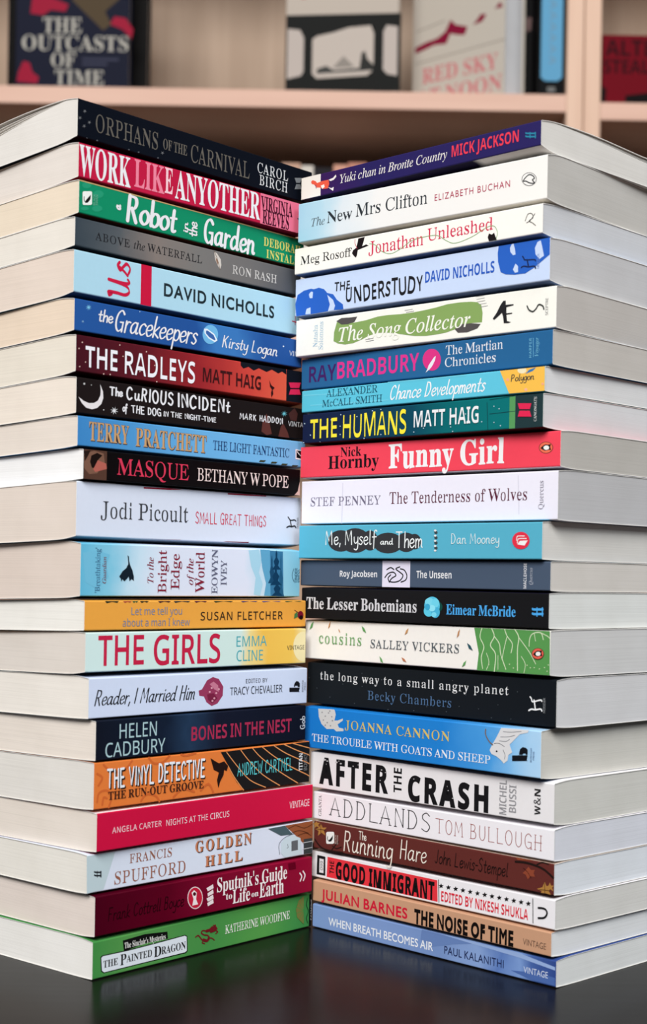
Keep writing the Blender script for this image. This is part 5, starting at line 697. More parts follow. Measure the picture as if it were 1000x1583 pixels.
  ('P','p',(225,190,180),[2.56,14.76,2.43,14.46,2.1,14.3,1.76,14.37,1.61,14.63,1.75,14.93,2.08,15.09,2.42,15.02]),
  ('P','p',(225,190,180),[3.25,4.36,3.12,4.06,2.78,3.9,2.45,3.98,2.3,4.24,2.43,4.53,2.77,4.69,3.11,4.62]),
  ('P','p',(225,190,180),[4.87,18.62,4.74,18.32,4.4,18.16,4.06,18.23,3.92,18.49,4.05,18.79,4.39,18.95,4.73,18.88]),
  ('P','p',(225,190,180),[33.28,20.59,33.14,20.3,32.78,20.14,32.43,20.21,32.27,20.47,32.42,20.77,32.77,20.93,33.12,20.85]),
  ('P','p',(225,190,180),[35.93,14.19,35.79,13.89,35.44,13.74,35.08,13.81,34.92,14.07,35.07,14.37,35.42,14.52,35.78,14.45]),
  ('P','p',(225,190,180),[7.5,7.48,7.37,7.18,7.03,7.02,6.69,7.09,6.54,7.35,6.68,7.65,7.01,7.81,7.36,7.74]),
  ('P','p',(225,190,180),[49.35,6.71,49.21,6.41,48.85,6.25,48.48,6.32,48.33,6.59,48.47,6.88,48.83,7.04,49.2,6.97]),
  ('P','p',(225,190,180),[54.26,19.16,54.11,18.86,53.75,18.71,53.38,18.78,53.22,19.04,53.37,19.34,53.73,19.49,54.1,19.42]),
  ('P','p',(225,190,180),[61.22,11.67,61.07,11.37,60.7,11.22,60.33,11.29,60.17,11.55,60.32,11.85,60.69,12.0,61.06,11.93]),
  ('P','p',(225,190,180),[63.02,1.99,62.87,1.69,62.5,1.55,62.13,1.6,61.97,1.87,62.11,2.16,62.48,2.32,62.86,2.25]),
  ('P','p',(225,190,180),[21.24,2.09,21.1,1.79,20.76,1.63,20.41,1.71,20.26,1.97,20.39,2.26,20.74,2.42,21.09,2.35]),
  ('P','p',(225,190,180),[26.18,2.31,26.04,2.01,25.69,1.85,25.34,1.93,25.19,2.19,25.33,2.48,25.67,2.64,26.03,2.57]),
  ('T','t',(236,236,242),'THE','X',6.83,4.65,31.05,16.89,0,{'e': 0.02}),
  ('T','t',(236,236,242),'RADLEYS','X',36.87,4.05,94.17,17.47,0,{'e': 0.03}),
  ('T','a',(60,24,26),'MATT HAIG','X',101.03,6.31,153.31,14.99,0,{'e': 0.02}),
  ('P','p',(46,22,24),[161.2,13.39,163.13,10.41,166.25,9.14,164.44,7.38,165.12,5.07,163.34,2.52,162.95,5.65,163.82,7.71,161.92,9.5]),
  ('P','m',(220,42,84),[179.88,14.04,191.63,15.18,190.13,11.45,181.55,10.63]),
  ('P','m',(220,42,84),[181.57,9.68,190.15,10.51,191.85,7.09,180.09,5.95]),
]),
dict(label='black paperback with a white crescent moon and chalk-like lettering', group='paperbacks in the stack with cream page ends', x=-0.14469, y=0.87558, z=0.32785, rz=0.85472, th=0.02285, len=0.20114, rb=0.00061, rt=0.0014, sag=(0.0393,0.0421), color=(30,24,24), page=(234,224,212), pk=0.95, seed=7, els=[
  ('P','p',(92,52,48),[155.91,2.76,156.96,10.37,160.57,14.88,163.18,10.09,165.89,1.94,160.95,0.76]),
  ('P','p',(92,52,48),[172.22,0.8,174.58,7.74,177.08,9.65,181.03,4.92,183.09,0.76,176.08,0.76]),
  ('P','p',(74,44,42),[182.01,16.86,187.71,21.21,191.05,17.7,189.88,12.48,184.05,12.81]),
  ('P','p',(226,222,224),[1.71,9.88,3.95,6.69,7.39,4.19,11.8,3.68,15.7,4.84,18.86,7.47,20.27,11.07,19.94,14.89,17.62,19.06,18.18,15.85,18.01,12.38,16.1,9.1,13.18,7.46,9.28,7.05,5.37,7.99]),
  ('P','p',(220,222,226),[32.07,4.0,29.64,4.05,30.5,2.36,29.02,3.74,28.01,1.94,28.35,3.83,26.06,2.97,28.01,4.27,25.79,4.86,28.21,4.81,27.35,6.5,28.82,5.12,29.84,6.93,29.5,5.03,31.8,5.89,29.83,4.59]),
  ('P','p',(110,190,205),[180.6,16.11,178.24,16.14,179.07,14.72,177.64,15.87,176.65,14.35,176.98,15.94,174.76,15.21,176.65,16.31,174.49,16.79,176.85,16.76,176.01,18.18,177.44,17.03,178.43,18.55,178.1,16.96,180.34,17.7,178.43,16.59]),
  ('P','p',(190,190,190),[6.42,18.01,6.32,17.7,6.04,17.44,5.65,17.32,5.27,17.36,4.98,17.55,4.87,17.84,4.96,18.16,5.24,18.41,5.63,18.54,6.02,18.5,6.3,18.31]),
  ('P','p',(190,190,190),[21.16,4.24,21.02,3.95,20.68,3.8,20.32,3.88,20.17,4.14,20.31,4.42,20.66,4.57,21.01,4.49]),
  ('P','p',(190,190,190),[11.39,17.8,11.28,17.57,11.01,17.45,10.73,17.51,10.61,17.71,10.72,17.94,10.99,18.06,11.27,18.0]),
  ('T','t',(226,226,230),'The','H',24.85,13.49,35.54,18.12,0,{'w': 0.1}),
  ('T','t',(226,226,230),'CuRIOUS','H',37.99,12.16,76.65,19.54,0,{'w': 0.075,'track': 0.05,'jit': 0.25,'seed': 3}),
  ('T','t',(226,226,230),'INCIDENt','H',80.12,12.08,126.58,19.66,0,{'w': 0.075,'track': 0.05,'jit': 0.25,'seed': 5}),
  ('T','s',(226,226,230),'of','H',35.16,4.86,39.33,9.13,0,{'w': 0.11}),
  ('T','s',(226,226,230),'THE DOG','H',41.82,4.55,66.58,8.83,0,{'w': 0.08,'jit': 0.25,'seed': 2}),
  ('T','s',(226,226,230),'IN THE NIGHT-TIME','H',68.44,4.96,113.9,7.93,0,{'w': 0.08,'jit': 0.25,'seed': 4}),
  ('T','a',(226,226,230),'MARK HADDON','H',134.99,9.4,176.35,13.11,0,{'w': 0.075,'track': 0.06,'jit': 0.25,'seed': 7}),
  ('T','m',(215,215,218),'VINTAGE','R',181.5,8.78,203.05,11.95,0,{}),
]),
dict(label='sky blue paperback with tan capitals outlined in black', group='paperbacks in the stack with cream page ends', x=-0.14358, y=0.8755, z=0.30872, rz=0.85183, th=0.01873, len=0.19672, rb=0.0007, rt=0.00061, sag=(0.037,0.0393), color=[(0,(62,132,194)),(0.2,(74,146,204)),(0.5,(104,172,222)),(1,(120,182,228))], page=(228,218,208), pk=0.95, seed=8, rough=0.4, els=[
  ('T','a',(70,58,60),'TERRY','S',8.76,4.29,39.39,15.15,0,{'w': 0.03}),
  ('T','a',(70,58,60),'PRATCHETT','S',44.88,3.8,104.13,14.52,0,{'w': 0.03}),
  ('T','a',(196,156,112),'TERRY','S',8.56,4.47,39.19,15.32,0,{}),
  ('T','a',(196,156,112),'PRATCHETT','S',44.67,3.97,103.9,14.69,0,{}),
  ('T','t',(26,48,96),'THE LIGHT FANTASTIC','M',109.52,6.5,181.03,12.38,0,{}),
  ('P','m',(235,238,240),[187.12,12.61,194.6,12.32,194.78,5.52,187.29,6.05]),
  ('P','m',(22,24,30),[188.11,11.84,194.62,11.68,194.75,6.37,188.24,6.96]),
  ('K','m',(235,238,240),0.59,[188.78,11.04,191.43,9.11,194.73,7.22]),
  ('P','p',(58,62,44),[153.06,2.96,158.6,3.11,156.78,1.89,151.87,1.71]),
  ('P','p',(58,62,44),[164.21,2.71,169.84,2.86,167.99,1.64,162.99,1.45]),
  ('P','p',(58,62,44),[174.28,2.16,180.0,2.31,178.12,1.08,173.05,0.9]),
  ('P','p',(58,62,44),[184.5,1.82,190.31,1.97,188.4,0.85,183.25,0.85]),
]),
dict(label='black paperback with raspberry title and a masked face at its edge', group='paperbacks in the stack with cream page ends', x=-0.13989, y=0.87553, z=0.28989, rz=0.85678, th=0.01843, len=0.18776, rb=0.0004, rt=0.0007, sag=(0.0348,0.037), color=(15,13,14), page=(244,244,248), pk=0.95, seed=9, rough=0.35, els=[
  ('P','p',(84,58,48),[0.48,0.5,17.63,0.5,17.63,17.63,0.48,17.63]),
  ('P','p',(122,88,72),[0.35,15.38,8.1,17.18,15.02,16.12,16.14,10.25,10.33,4.23,4.48,3.36,0.53,6.63]),
  ('P','p',(28,20,18),[5.72,14.21,10.08,16.14,14.06,14.86,10.18,11.37,10.27,7.4,6.35,7.09,4.82,10.56]),
  ('P','p',(176,96,84),[10.67,11.81,17.13,10.32,17.69,7.19,13.25,6.05,8.85,4.9,7.35,6.38]),
  ('P','p',(40,28,24),[0.33,16.57,5.17,17.35,3.29,14.02,0.93,10.65]),
  ('T','t',(210,58,86),'MASQUE','M',25.57,4.43,84.49,14.14,0,{}),
  ('T','a',(234,214,210),'BETHANY W POPE','M',91.38,4.84,176.42,12.7,0,{}),
  ('P','p',(206,168,158),[186.84,7.5,190.69,10.06,190.98,0.55,182.51,0.55,185.66,3.15]),
]),
dict(label='very thick white paperback with grey serif author name and small red handwriting', group='paperbacks in the stack with cream page ends', x=-0.14358, y=0.87546, z=0.25531, rz=0.86442, th=0.03418, len=0.19635, rb=0.0017, rt=0.0004, sag=(0.0306,0.0347), color=(212,220,236), page=(224,212,202), pk=0.95, seed=10, back=(150,168,186), els=[
  ('P','p',(150,20,48),[52.3,33.1,73.83,33.53,85.46,33.28,73.85,32.54,52.32,32.12]),
  ('P','p',(110,22,44),[48.35,1.85,53.01,1.85,85.08,2.05,82.95,1.85]),
  ('P','p',(110,22,44),[121.91,1.85,124.83,2.23,145.98,2.54,144.81,1.85]),
  ('P','p',(150,20,48),[125.24,33.36,161.34,33.63,161.37,32.87,125.27,32.36]),
  ('T','a',(62,64,70),'Jodi Picoult','M',18.58,13.03,90.32,22.98,0,{'track': 0.03}),
  ('T','t',(205,52,82),'SMALL GREAT THINGS','H',96.49,13.06,161.79,19.83,0,{'w': 0.045,'jit': 0.25,'seed': 11}),
  ('K','m',(40,42,48),0.89,[183.46,20.3,184.79,19.15,186.12,18.21,190.04,18.62,191.38,17.87]),
  ('K','m',(40,42,48),0.97,[182.35,13.33,184.92,14.28,186.89,13.97,190.15,14.55,191.5,13.4]),
  ('K','m',(40,42,48),0.97,[185.47,18.37,186.17,16.58,186.88,14.38]),
  ('T','m',(110,114,124),'HODDER','R',192.4,13.08,194.05,20.41,1,{}),
]),
dict(label='icy blue paperback with maroon title stacked sideways and dark fir trees', group='paperbacks in the stack with cream page ends', x=-0.14055, y=0.87553, z=0.22123, rz=0.8436, th=0.03368, len=0.18727, rb=0.0011, rt=0.0017, sag=(0.0265,0.0306), color=[(0,(100,182,214)),(0.12,(128,196,222)),(0.24,(196,222,238)),(0.33,(216,224,240)),(0.72,(220,226,242)),(0.8,(196,220,236)),(0.9,(150,206,228)),(1,(136,200,224))], page=(222,208,198), pk=0.95, seed=11, rough=0.35, back=(20,54,82), els=[
  ('P','p',(112,186,216),[1.46,26.4,12.04,27.94,21.91,25.63,19.09,19.41,21.21,12.59,12.53,5.51,3.75,9.1]),
  ('P','p',(166,210,230),[138.05,31.07,147.63,31.83,150.25,24.39,148.01,16.78,151.83,9.34,149.59,1.75,143.53,2.49,145.07,13.37,140.69,20.75]),
  ('P','p',(96,164,200),[148.85,31.83,158.0,31.79,159.98,1.51,153.23,1.81,154.87,9.82,150.95,20.22]),
  ('P','p',(60,120,160),[158.01,31.37,170.43,30.97,171.79,1.27,159.37,1.49]),
  ('P','p',(40,92,128),[168.55,30.9,169.33,24.99,169.41,19.05,170.87,13.15,170.27,7.19,172.42,1.28,166.18,1.25,168.02,7.15,167.13,13.06,168.29,19.02,168.08,24.95]),
  ('P','p',(30,74,108),[159.92,28.91,160.75,25.14,160.77,21.34,162.42,17.59,161.63,13.77,164.1,10.03,156.7,9.86,158.97,13.71,157.99,17.47,159.44,21.31,159.28,25.09]),
  ('P','p',(22,60,92),[164.16,31.83,165.1,29.77,165.08,27.06,166.97,24.41,165.99,21.67,168.85,19.04,160.17,18.8,162.87,21.57,161.76,24.24,163.51,27.01,163.36,29.71]),
  ('P','p',(22,60,92),[163.77,23.12,164.96,20.28,164.92,17.4,167.34,14.59,166.07,11.68,169.73,8.88,158.57,8.64,162.05,11.59,160.65,14.42,162.91,17.35,162.73,20.22]),
  ('P','p',(22,60,92),[165.24,13.86,166.42,11.43,166.37,8.98,168.78,6.57,167.5,4.09,171.16,1.69,159.98,1.51,163.48,4.01,162.08,6.44,164.36,8.93,164.19,11.38]),
  ('T','s',(64,108,142),"'Breathtaking'",'M',10.84,3.24,14.49,29.47,1,{}),
  ('T','s',(128,62,66),'Guardian','I',16.2,8.68,19.15,24.33,1,{}),
  ('P','p',(24,34,44),[35.44,25.55,36.47,24.81,36.67,22.3,37.6,19.62,39.44,16.57,40.54,13.11,40.6,10.39,38.79,11.51,37.3,10.11,36.57,13.0,35.24,11.61,33.25,10.02,31.71,11.33,30.74,9.76,30.45,11.68,29.17,12.8,31.61,15.95,34.59,17.97,36.06,20.34,35.79,23.04]),
  ('T','t',(134,36,56),'To the','I',51.53,9.15,56.23,24.83,1,{}),
  ('T','t',(134,36,56),'Bright','M',59.92,3.06,66.81,29.5,1,{}),
  ('T','t',(134,36,56),'Edge','M',70.55,5.25,77.56,27.52,1,{}),
  ('T','t',(134,36,56),'of the','I',84.1,8.32,89.32,24.76,1,{}),
  ('T','t',(134,36,56),'World','M',91.27,3.66,98.79,29.08,1,{}),
  ('T','a',(94,96,120),'EOWYN','M',105.27,2.68,110.38,30.76,1,{}),
  ('T','a',(94,96,120),'IVEY','M',113.26,8.15,118.44,24.11,1,{}),
  ('T','m',(50,84,108),'TINDER','R',182.18,10.45,184.73,20.29,1,{}),
  ('T','m',(50,84,108),'PRESS','R',185.38,10.95,187.62,19.52,1,{}),
  ('K','m',(50,84,108),0.34,[181.33,11.26,179.64,15.49,181.12,19.8]),
]),
dict(label='orange paperback with grey-blue sans title and a painted beetle', group='paperbacks in the stack with cream page ends', x=-0.13785, y=0.87549, z=0.20206, rz=0.83487, th=0.01876, len=0.1879, rb=0.0004, rt=0.0011, sag=(0.0242,0.0265), color=(228,160,68), page=(240,238,232), pk=0.95, seed=12, els=[
  ('P','p',(30,44,36),[14.96,17.51,25.77,17.51,24.31,16.42,20.36,16.98,16.45,16.19]),
  ('P','p',(170,80,60),[28.75,17.51,35.76,17.51,34.28,16.46,32.26,17.04,30.28,16.25]),
  ('P','p',(40,90,60),[35.76,17.51,40.82,17.51,39.33,16.48,38.3,17.06,37.31,16.28]),
  ('P','p',(30,40,36),[41.84,17.51,49.01,17.51,47.49,16.51,45.43,17.09,43.4,16.3]),
  ('P','p',(60,34,44),[56.26,17.51,66.77,17.51,65.21,16.58,61.51,17.16,57.86,16.36]),
  ('P','p',(36,50,60),[68.89,17.51,82.87,17.51,81.27,16.65,75.86,17.22,70.52,16.41]),
  ('P','p',(80,30,60),[86.14,17.51,97.16,17.51,95.53,16.7,91.64,17.29,87.81,16.47]),
  ('P','p',(38,60,44),[102.75,17.51,119.8,17.51,118.1,16.79,111.23,17.36,104.47,16.54]),
  ('P','p',(70,60,110),[126.75,17.51,142.06,17.51,140.3,16.87,134.37,17.46,128.53,16.63]),
  ('P','p',(96,90,140),[145.64,17.51,163.86,17.51,162.04,16.95,154.7,17.51,147.48,16.7]),
  ('P','p',(40,90,60),[167.56,17.51,183.85,17.51,181.98,17.02,175.67,17.51,169.46,16.77]),
  ('T','t',(122,134,156),'Let me tell you','R',35.35,9.25,76.04,13.73,0,{}),
  ('T','t',(122,134,156),'about a man I knew','R',28.73,2.43,82.68,6.91,0,{}),
  ('T','a',(52,42,32),'SUSAN FLETCHER','R',91.8,5.53,165.72,10.71,0,{'track': 0.1,'w': 0.008}),
  ('P','p',(70,120,72),[176.6,5.72,177.15,9.0,179.63,10.24,180.35,6.95]),
  ('P','p',(120,22,46),[185.7,8.19,185.62,7.49,185.35,6.85,184.91,6.29,184.33,5.87,183.65,5.6,182.91,5.51,182.17,5.6,181.48,5.87,180.88,6.29,180.41,6.85,180.11,7.49,180.0,8.18,180.08,8.87,180.34,9.52,180.78,10.07,181.36,10.5,182.04,10.77,182.77,10.86,183.51,10.77,184.21,10.5,184.81,10.08,185.28,9.52,185.58,8.88]),
  ('P','p',(36,14,20),[185.55,6.54,185.29,5.82,184.56,5.29,183.56,5.1,182.54,5.29,181.78,5.82,181.49,6.54,181.75,7.26,182.47,7.79,183.48,7.98,184.5,7.79,185.26,7.26]),
  ('K','p',(100,40,40),0.41,[177.08,11.46,179.63,10.24,181.56,9.01]),
]),
dict(label='pale mint and yellow paperback with crimson sans capitals and teal author name', group='paperbacks in the stack with cream page ends', x=-0.13694, y=0.87556, z=0.17677, rz=0.8155, th=0.02489, len=0.18334, rb=0.00149, rt=0.0004, sag=(0.0212,0.0242), color=[(0,(204,228,226)),(0.66,(206,228,222)),(0.72,(236,212,140)),(0.8,(238,190,84)),(0.92,(238,194,88)),(1,(236,220,160))], page=(224,216,208), pk=0.95, seed=13, back=(40,72,98), els=[
  ('P','p',(240,226,176),[190.22,12.56,189.96,10.0,189.08,7.62,187.64,5.58,185.75,4.03,183.52,3.06,181.12,2.75,178.71,3.11,176.45,4.11,174.5,5.69,172.99,7.74,172.01,10.12,171.64,12.67,171.89,15.21,172.74,17.58,174.15,19.61,176.02,21.17,178.22,22.15,180.61,22.48,183.03,22.14,185.31,21.14,187.29,19.57,188.83,17.51,189.83,15.12]),
  ('T','t',(192,36,70),'THE','R',9.24,5.23,43.82,22.2,0,{'w': 0.024}),
  ('T','t',(192,36,70),'GIRLS','R',51.54,4.41,106.11,21.86,0,{'w': 0.024}),
  ('T','a',(76,168,178),'EMMA','R',119.99,13.79,147.01,20.43,0,{}),
  ('T','a',(76,168,178),'CLINE','R',120.21,4.54,143.71,11.38,0,{}),
  ('T','m',(70,66,60),'VINTAGE','R',165.84,10.66,182.16,13.52,0,{}),
]),
dict(label='pale lavender paperback with black brush handwriting and a cut pomegranate', group='paperbacks in the stack with cream page ends', x=-0.13459, y=0.87543, z=0.15094, rz=0.82928, th=0.02543, len=0.18446, rb=0.0004, rt=0.00149, sag=(0.0181,0.0212), color=(204,215,238), page=(238,232,224), pk=0.95, seed=14, els=[
  ('T','t',(30,30,36),'Reader, I Married Him','H',4.18,7.98,83.31,16.64,0,{'w': 0.055,'slant': 0.28,'nib': 0.7,'track': -0.02}),
  ('P','p',(150,58,92),[86.38,13.08,89.09,13.78,93.36,19.26,98.3,21.11,103.35,19.73,107.4,14.71,106.97,9.04,102.59,4.35,97.61,2.96,93.13,5.57,90.84,9.29,87.0,9.85]),
  ('P','p',(196,120,144),[95.63,16.76,98.92,18.26,102.89,15.69,103.54,11.61,99.59,13.38]),
  ('P','p',(120,36,66),[93.57,10.39,99.09,10.98,102.52,7.6,98.13,4.55,94.19,7.14]),
  ('P','p',(214,150,168),[98.24,14.24,98.13,13.92,97.81,13.7,97.36,13.63,96.92,13.73,96.59,13.98,96.46,14.31,96.57,14.63,96.89,14.85,97.33,14.92,97.78,14.82,98.11,14.57]),
  ('P','p',(214,150,168),[102.22,10.85,102.1,10.53,101.78,10.31,101.34,10.24,100.89,10.34,100.56,10.59,100.43,10.92,100.54,11.24,100.86,11.47,101.31,11.54,101.76,11.43,102.09,11.18]),
  ('P','p',(214,150,168),[96.63,11.88,96.52,11.56,96.2,11.34,95.76,11.27,95.31,11.37,94.98,11.62,94.86,11.95,94.97,12.27,95.29,12.49,95.73,12.56,96.17,12.46,96.5,12.21]),
  ('P','p',(214,150,168),[100.62,7.68,100.5,7.36,100.18,7.13,99.74,7.07,99.29,7.17,98.96,7.42,98.83,7.75,98.94,8.07,99.27,8.29,99.71,8.36,100.16,8.26,100.49,8.01]),
  ('P','p',(214,150,168),[104.4,13.2,104.29,12.88,103.97,12.65,103.52,12.59,103.07,12.69,102.74,12.94,102.61,13.27,102.72,13.59,103.04,13.81,103.49,13.88,103.94,13.78,104.27,13.53]),
  ('P','p',(214,150,168),[98.98,6.13,98.87,5.81,98.55,5.59,98.11,5.52,97.66,5.62,97.33,5.88,97.2,6.2,97.31,6.52,97.63,6.75,98.08,6.81,98.52,6.71,98.86,6.46]),
  ('T','a',(48,52,62),'EDITED BY','R',127.33,16.05,146.86,18.73,0,{'track': 0.12}),
  ('T','a',(48,52,62),'TRACY CHEVALIER','R',113.36,8.97,160.97,13.88,0,{'track': 0.03}),
  ('P','m',(28,28,32),[167.61,11.51,177.57,11.14,176.69,8.76,177.64,8.3,167.68,8.69]),
  ('P','m',(28,28,32),[172.06,11.77,172.03,13.05,172.69,14.46,174.26,15.68,176.27,15.19,177.5,13.86,177.56,11.57,175.68,11.64,175.35,12.51,173.16,12.59,172.87,11.74]),
  ('T','m',(70,72,84),'BOROUGH','R',179.74,8.19,181.0,15.91,1,{}),
  ('T','m',(70,72,84),'PRESS','R',181.94,9.39,183.21,14.54,1,{}),
]),
dict(label='navy-black paperback with light teal author name and plum title', group='paperbacks in the stack with cream page ends', x=-0.13006, y=0.87549, z=0.12671, rz=0.84096, th=0.02384, len=0.17942, rb=0.0004, rt=0.0004, sag=(0.0152,0.0181), color=[(0,(20,24,36)),(0.3,(22,32,50)),(0.42,(36,56,82)),(0.55,(24,28,44)),(1,(18,21,33))], page=(234,224,214), pk=0.95, seed=15, els=[
  ('T','a',(170,200,206),'HELEN','R',17.86,12.15,47.0,20.74,0,{}),
  ('T','a',(170,200,206),'CADBURY','R',7.29,1.82,54.06,10.19,0,{}),
  ('T','t',(165,45,78),'BONES IN THE NEST','R',75.6,7.05,165.79,15.14,0,{'w': 0.04}),
  ('T','m',(200,204,210),'Gob','H',174.32,7.62,178.78,16.47,1,{'w': 0.06}),
]),
dict(label='orange and black paperback with chunky white title and record-groove arcs', group='paperbacks in the stack with cream page ends', x=-0.13076, y=0.87557, z=0.09792, rz=0.8358, th=0.02839, len=0.18391, rb=0.00087, rt=0.0004, sag=(0.0118,0.0152), color=(222,122,58), page=(228,224,218), pk=0.95, seed=16, rough=0.4, els=[
  ('K','p',(205,102,50),1.35,[2.6,5.12,3.93,10.23,9.71,11.2,13.21,7.11,11.38,1.25]),
  ('K','p',(205,102,50),1.35,[6.49,3.24,7.37,7.29,9.81,6.68]),
  ('K','p',(205,102,50),1.35,[6.95,26.48,12.88,22.24,22.72,22.2,28.6,27.08]),
  ('K','p',(205,102,50),1.35,[2.24,21.61,6.15,19.03,3.35,14.78]),
  ('K','p',(205,102,50),1.4,[41.75,27.84,45.96,24.19,53.22,24.41,58.36,27.84]),
  ('K','p',(205,102,50),1.39,[36.21,2.63,40.21,6.1,47.43,4.65,50.64,1.02]),
  ('K','p',(205,102,50),1.43,[67.87,27.84,72.25,26.91,79.8,27.84]),
  ('K','p',(205,102,50),1.42,[62.13,2.49,69.49,6.54,79.26,4.05]),
  ('K','p',(205,102,50),1.44,[84.72,4.35,91.26,7.78,95.86,1.72]),
  ('P','p',(28,27,28),[101.44,26.78,178.48,27.84,184.21,27.84,184.92,1.02,123.33,1.02,116.17,6.4,110.23,15.1]),
  ('K','p',(226,150,92),0.61,[106.54,26.41,115.92,17.1,127.79,7.04,142.24,1.02]),
  ('K','p',(226,150,92),0.62,[119.16,26.73,127.51,18.67,139.57,9.37,155.51,1.02]),
  ('K','p',(226,150,92),0.62,[129.66,27.22,138.12,20.35,154.04,10.69,172.85,1.02]),
  ('K','p',(226,150,92),0.63,[138.54,27.43,150.15,20.29,166.33,12.25,184.8,4.71]),
  ('K','p',(226,150,92),0.63,[148.75,27.84,162.39,21.08,184.59,12.95]),
  ('K','p',(226,150,92),0.64,[158.51,27.84,171.06,23.01,184.45,18.59]),
  ('K','p',(226,150,92),0.64,[167.17,27.84,177.3,25.14,184.33,23.36]),
  ('K','p',(226,150,92),0.61,[107.88,17.74,113.79,9.89,122.09,1.02]),
  ('P','p',(36,22,20),[92.55,23.79,95.94,21.92,99.91,19.99,104.4,20.86,107.88,17.74,106.82,14.56,104.53,15.56,104.04,12.35,101.31,8.52,99.71,4.6,98.47,9.57,100.04,14.3,95.52,16.29]),
  ('T','t',(40,26,24),'THE VINYL DETECTIVE','H',10.14,12.09,88.56,22.65,0,{'w': 0.085,'jit': 0.12,'seed': 8}),
  ('T','t',(232,236,242),'THE VINYL DETECTIVE','H',9.44,12.71,87.99,23.27,0,{'w': 0.07,'jit': 0.12,'seed': 8}),
  ('T','s',(66,36,28),'THE RUN-OUT GROOVE','S',10.7,5.64,87.06,10.36,0,{'w': 0.006}),
  ('T','a',(92,200,204),'ANDREW CARTMEL','H',116.18,10.49,167.1,18.31,0,{'w': 0.05,'jit': 0.15,'seed': 3}),
  ('T','m',(226,226,228),'TITAN','X',173.45,8.95,176.93,20.57,1,{}),
  ('T','m',(130,130,132),'BOOKS','R',178.19,9.0,181.37,19.81,1,{}),
]),
dict(label='plain crimson paperback with small white sans lettering', group='paperbacks in the stack with cream page ends', x=-0.12861, y=0.8755, z=0.07354, rz=0.84402, th=0.02398, len=0.18627, rb=0.00076, rt=0.00087, sag=(0.0088,0.0117), color=(200,22,64), page=(230,220,210), pk=0.95, seed=17, front=(236,228,232), els=[
  ('T','a',(240,200,210),'ANGELA CARTER','R',11.64,10.41,50.4,13.8,0,{'track': 0.05,'w': 0.01}),
  ('T','t',(240,214,222),'NIGHTS AT THE CIRCUS','R',54.16,10.0,107.79,13.72,0,{'track': 0.05}),
  ('T','m',(240,214,222),'VINTAGE','R',163.63,9.26,183.16,13.78,0,{}),
]),
dict(label='white paperback with brown author name, shaded western title and a drawn townhouse', group='paperbacks in the stack with cream page ends', x=-0.13363, y=0.8755, z=0.04947, rz=0.82698, th=0.02367, len=0.19081, rb=0.00074, rt=0.00076, sag=(0.0059,0.0088), color=(212,220,235), page=(234,230,222), pk=0.95, seed=18, els=[
  ('P','p',(188,206,212),[-0.73,22.76,20.41,22.76,12.14,1.78,-0.24,0.89]),
  ('K','m',(34,36,42),0.96,[10.0,11.93,6.16,12.44,5.2,12.85]),
  ('K','m',(34,36,42),0.96,[10.04,10.01,6.2,10.52,5.24,10.94]),
  ('P','m',(34,36,42),[6.92,13.2,7.45,13.13,7.53,9.29,7.0,9.36]),
  ('P','m',(34,36,42),[9.41,12.87,10.27,12.76,10.36,8.92,9.49,9.03]),
  ('T','a',(150,96,78),'FRANCIS','M',31.6,14.42,64.81,19.86,0,{'track': 0.08}),
  ('T','a',(150,96,78),'SPUFFORD','M',20.21,3.35,76.26,10.69,0,{'track': 0.08}),
  ('T','t',(64,44,44),'GOLDEN','S',84.85,13.8,133.58,20.77,0,{'track': 0.22}),
  ('T','t',(196,124,88),'GOLDEN','S',84.3,14.38,132.98,21.36,0,{'track': 0.22}),
  ('T','t',(64,44,44),'HILL','S',93.28,4.12,125.63,10.33,0,{'track': 0.22}),
  ('T','t',(196,124,88),'HILL','S',92.72,4.59,125.05,11.0,0,{'track': 0.22}),
  ('P','p',(146,84,54),[163.72,22.41,190.52,22.76,191.51,9.46,182.69,7.93,173.13,15.61]),
  ('P','p',(72,92,98),[148.01,22.05,163.72,22.41,171.26,15.82,160.21,16.2]),
  ('P','p',(196,214,222),[160.5,4.64,160.34,11.25,164.53,14.49,171.27,15.4,178.81,12.51,180.97,1.47,164.25,1.33]),
  ('K','p',(60,70,78),0.33,[159.3,3.96,158.53,10.63,163.91,14.56,172.49,16.1]),
  ('P','p',(96,100,104),[170.14,11.39,176.34,11.53,176.51,4.88,170.31,4.76]),
  ('K','p',(70,80,88),0.33,[166.49,9.73,167.15,7.59,165.93,7.32]),
  ('P','p',(60,64,66),[181.97,11.33,190.19,11.27,190.45,1.23,182.23,1.33]),
  ('K','p',(200,206,210),0.42,[180.78,8.97,190.88,9.11]),
  ('K','p',(200,206,210),0.42,[180.88,4.81,190.99,4.92]),
  ('K','p',(70,38,26),0.37,[166.24,19.67,173.6,21.36,182.41,18.76,189.95,20.47]),
  ('K','p',(70,38,26),0.37,[170.0,16.78,177.43,17.63,186.29,15.02]),
  ('K','p',(70,38,26),0.37,[176.26,14.44,183.76,15.29,188.87,13.08]),
]),
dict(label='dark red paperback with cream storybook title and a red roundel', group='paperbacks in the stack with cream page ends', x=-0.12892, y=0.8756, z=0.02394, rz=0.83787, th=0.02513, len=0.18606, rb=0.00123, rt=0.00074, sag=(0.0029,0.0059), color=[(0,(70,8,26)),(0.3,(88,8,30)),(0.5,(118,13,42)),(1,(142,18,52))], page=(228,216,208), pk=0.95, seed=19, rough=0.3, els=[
  ('T','a',(34,6,14),'Frank Cottrell Boyce','H',9.82,9.02,70.06,16.55,0,{'w': 0.045,'slant': 0.15}),
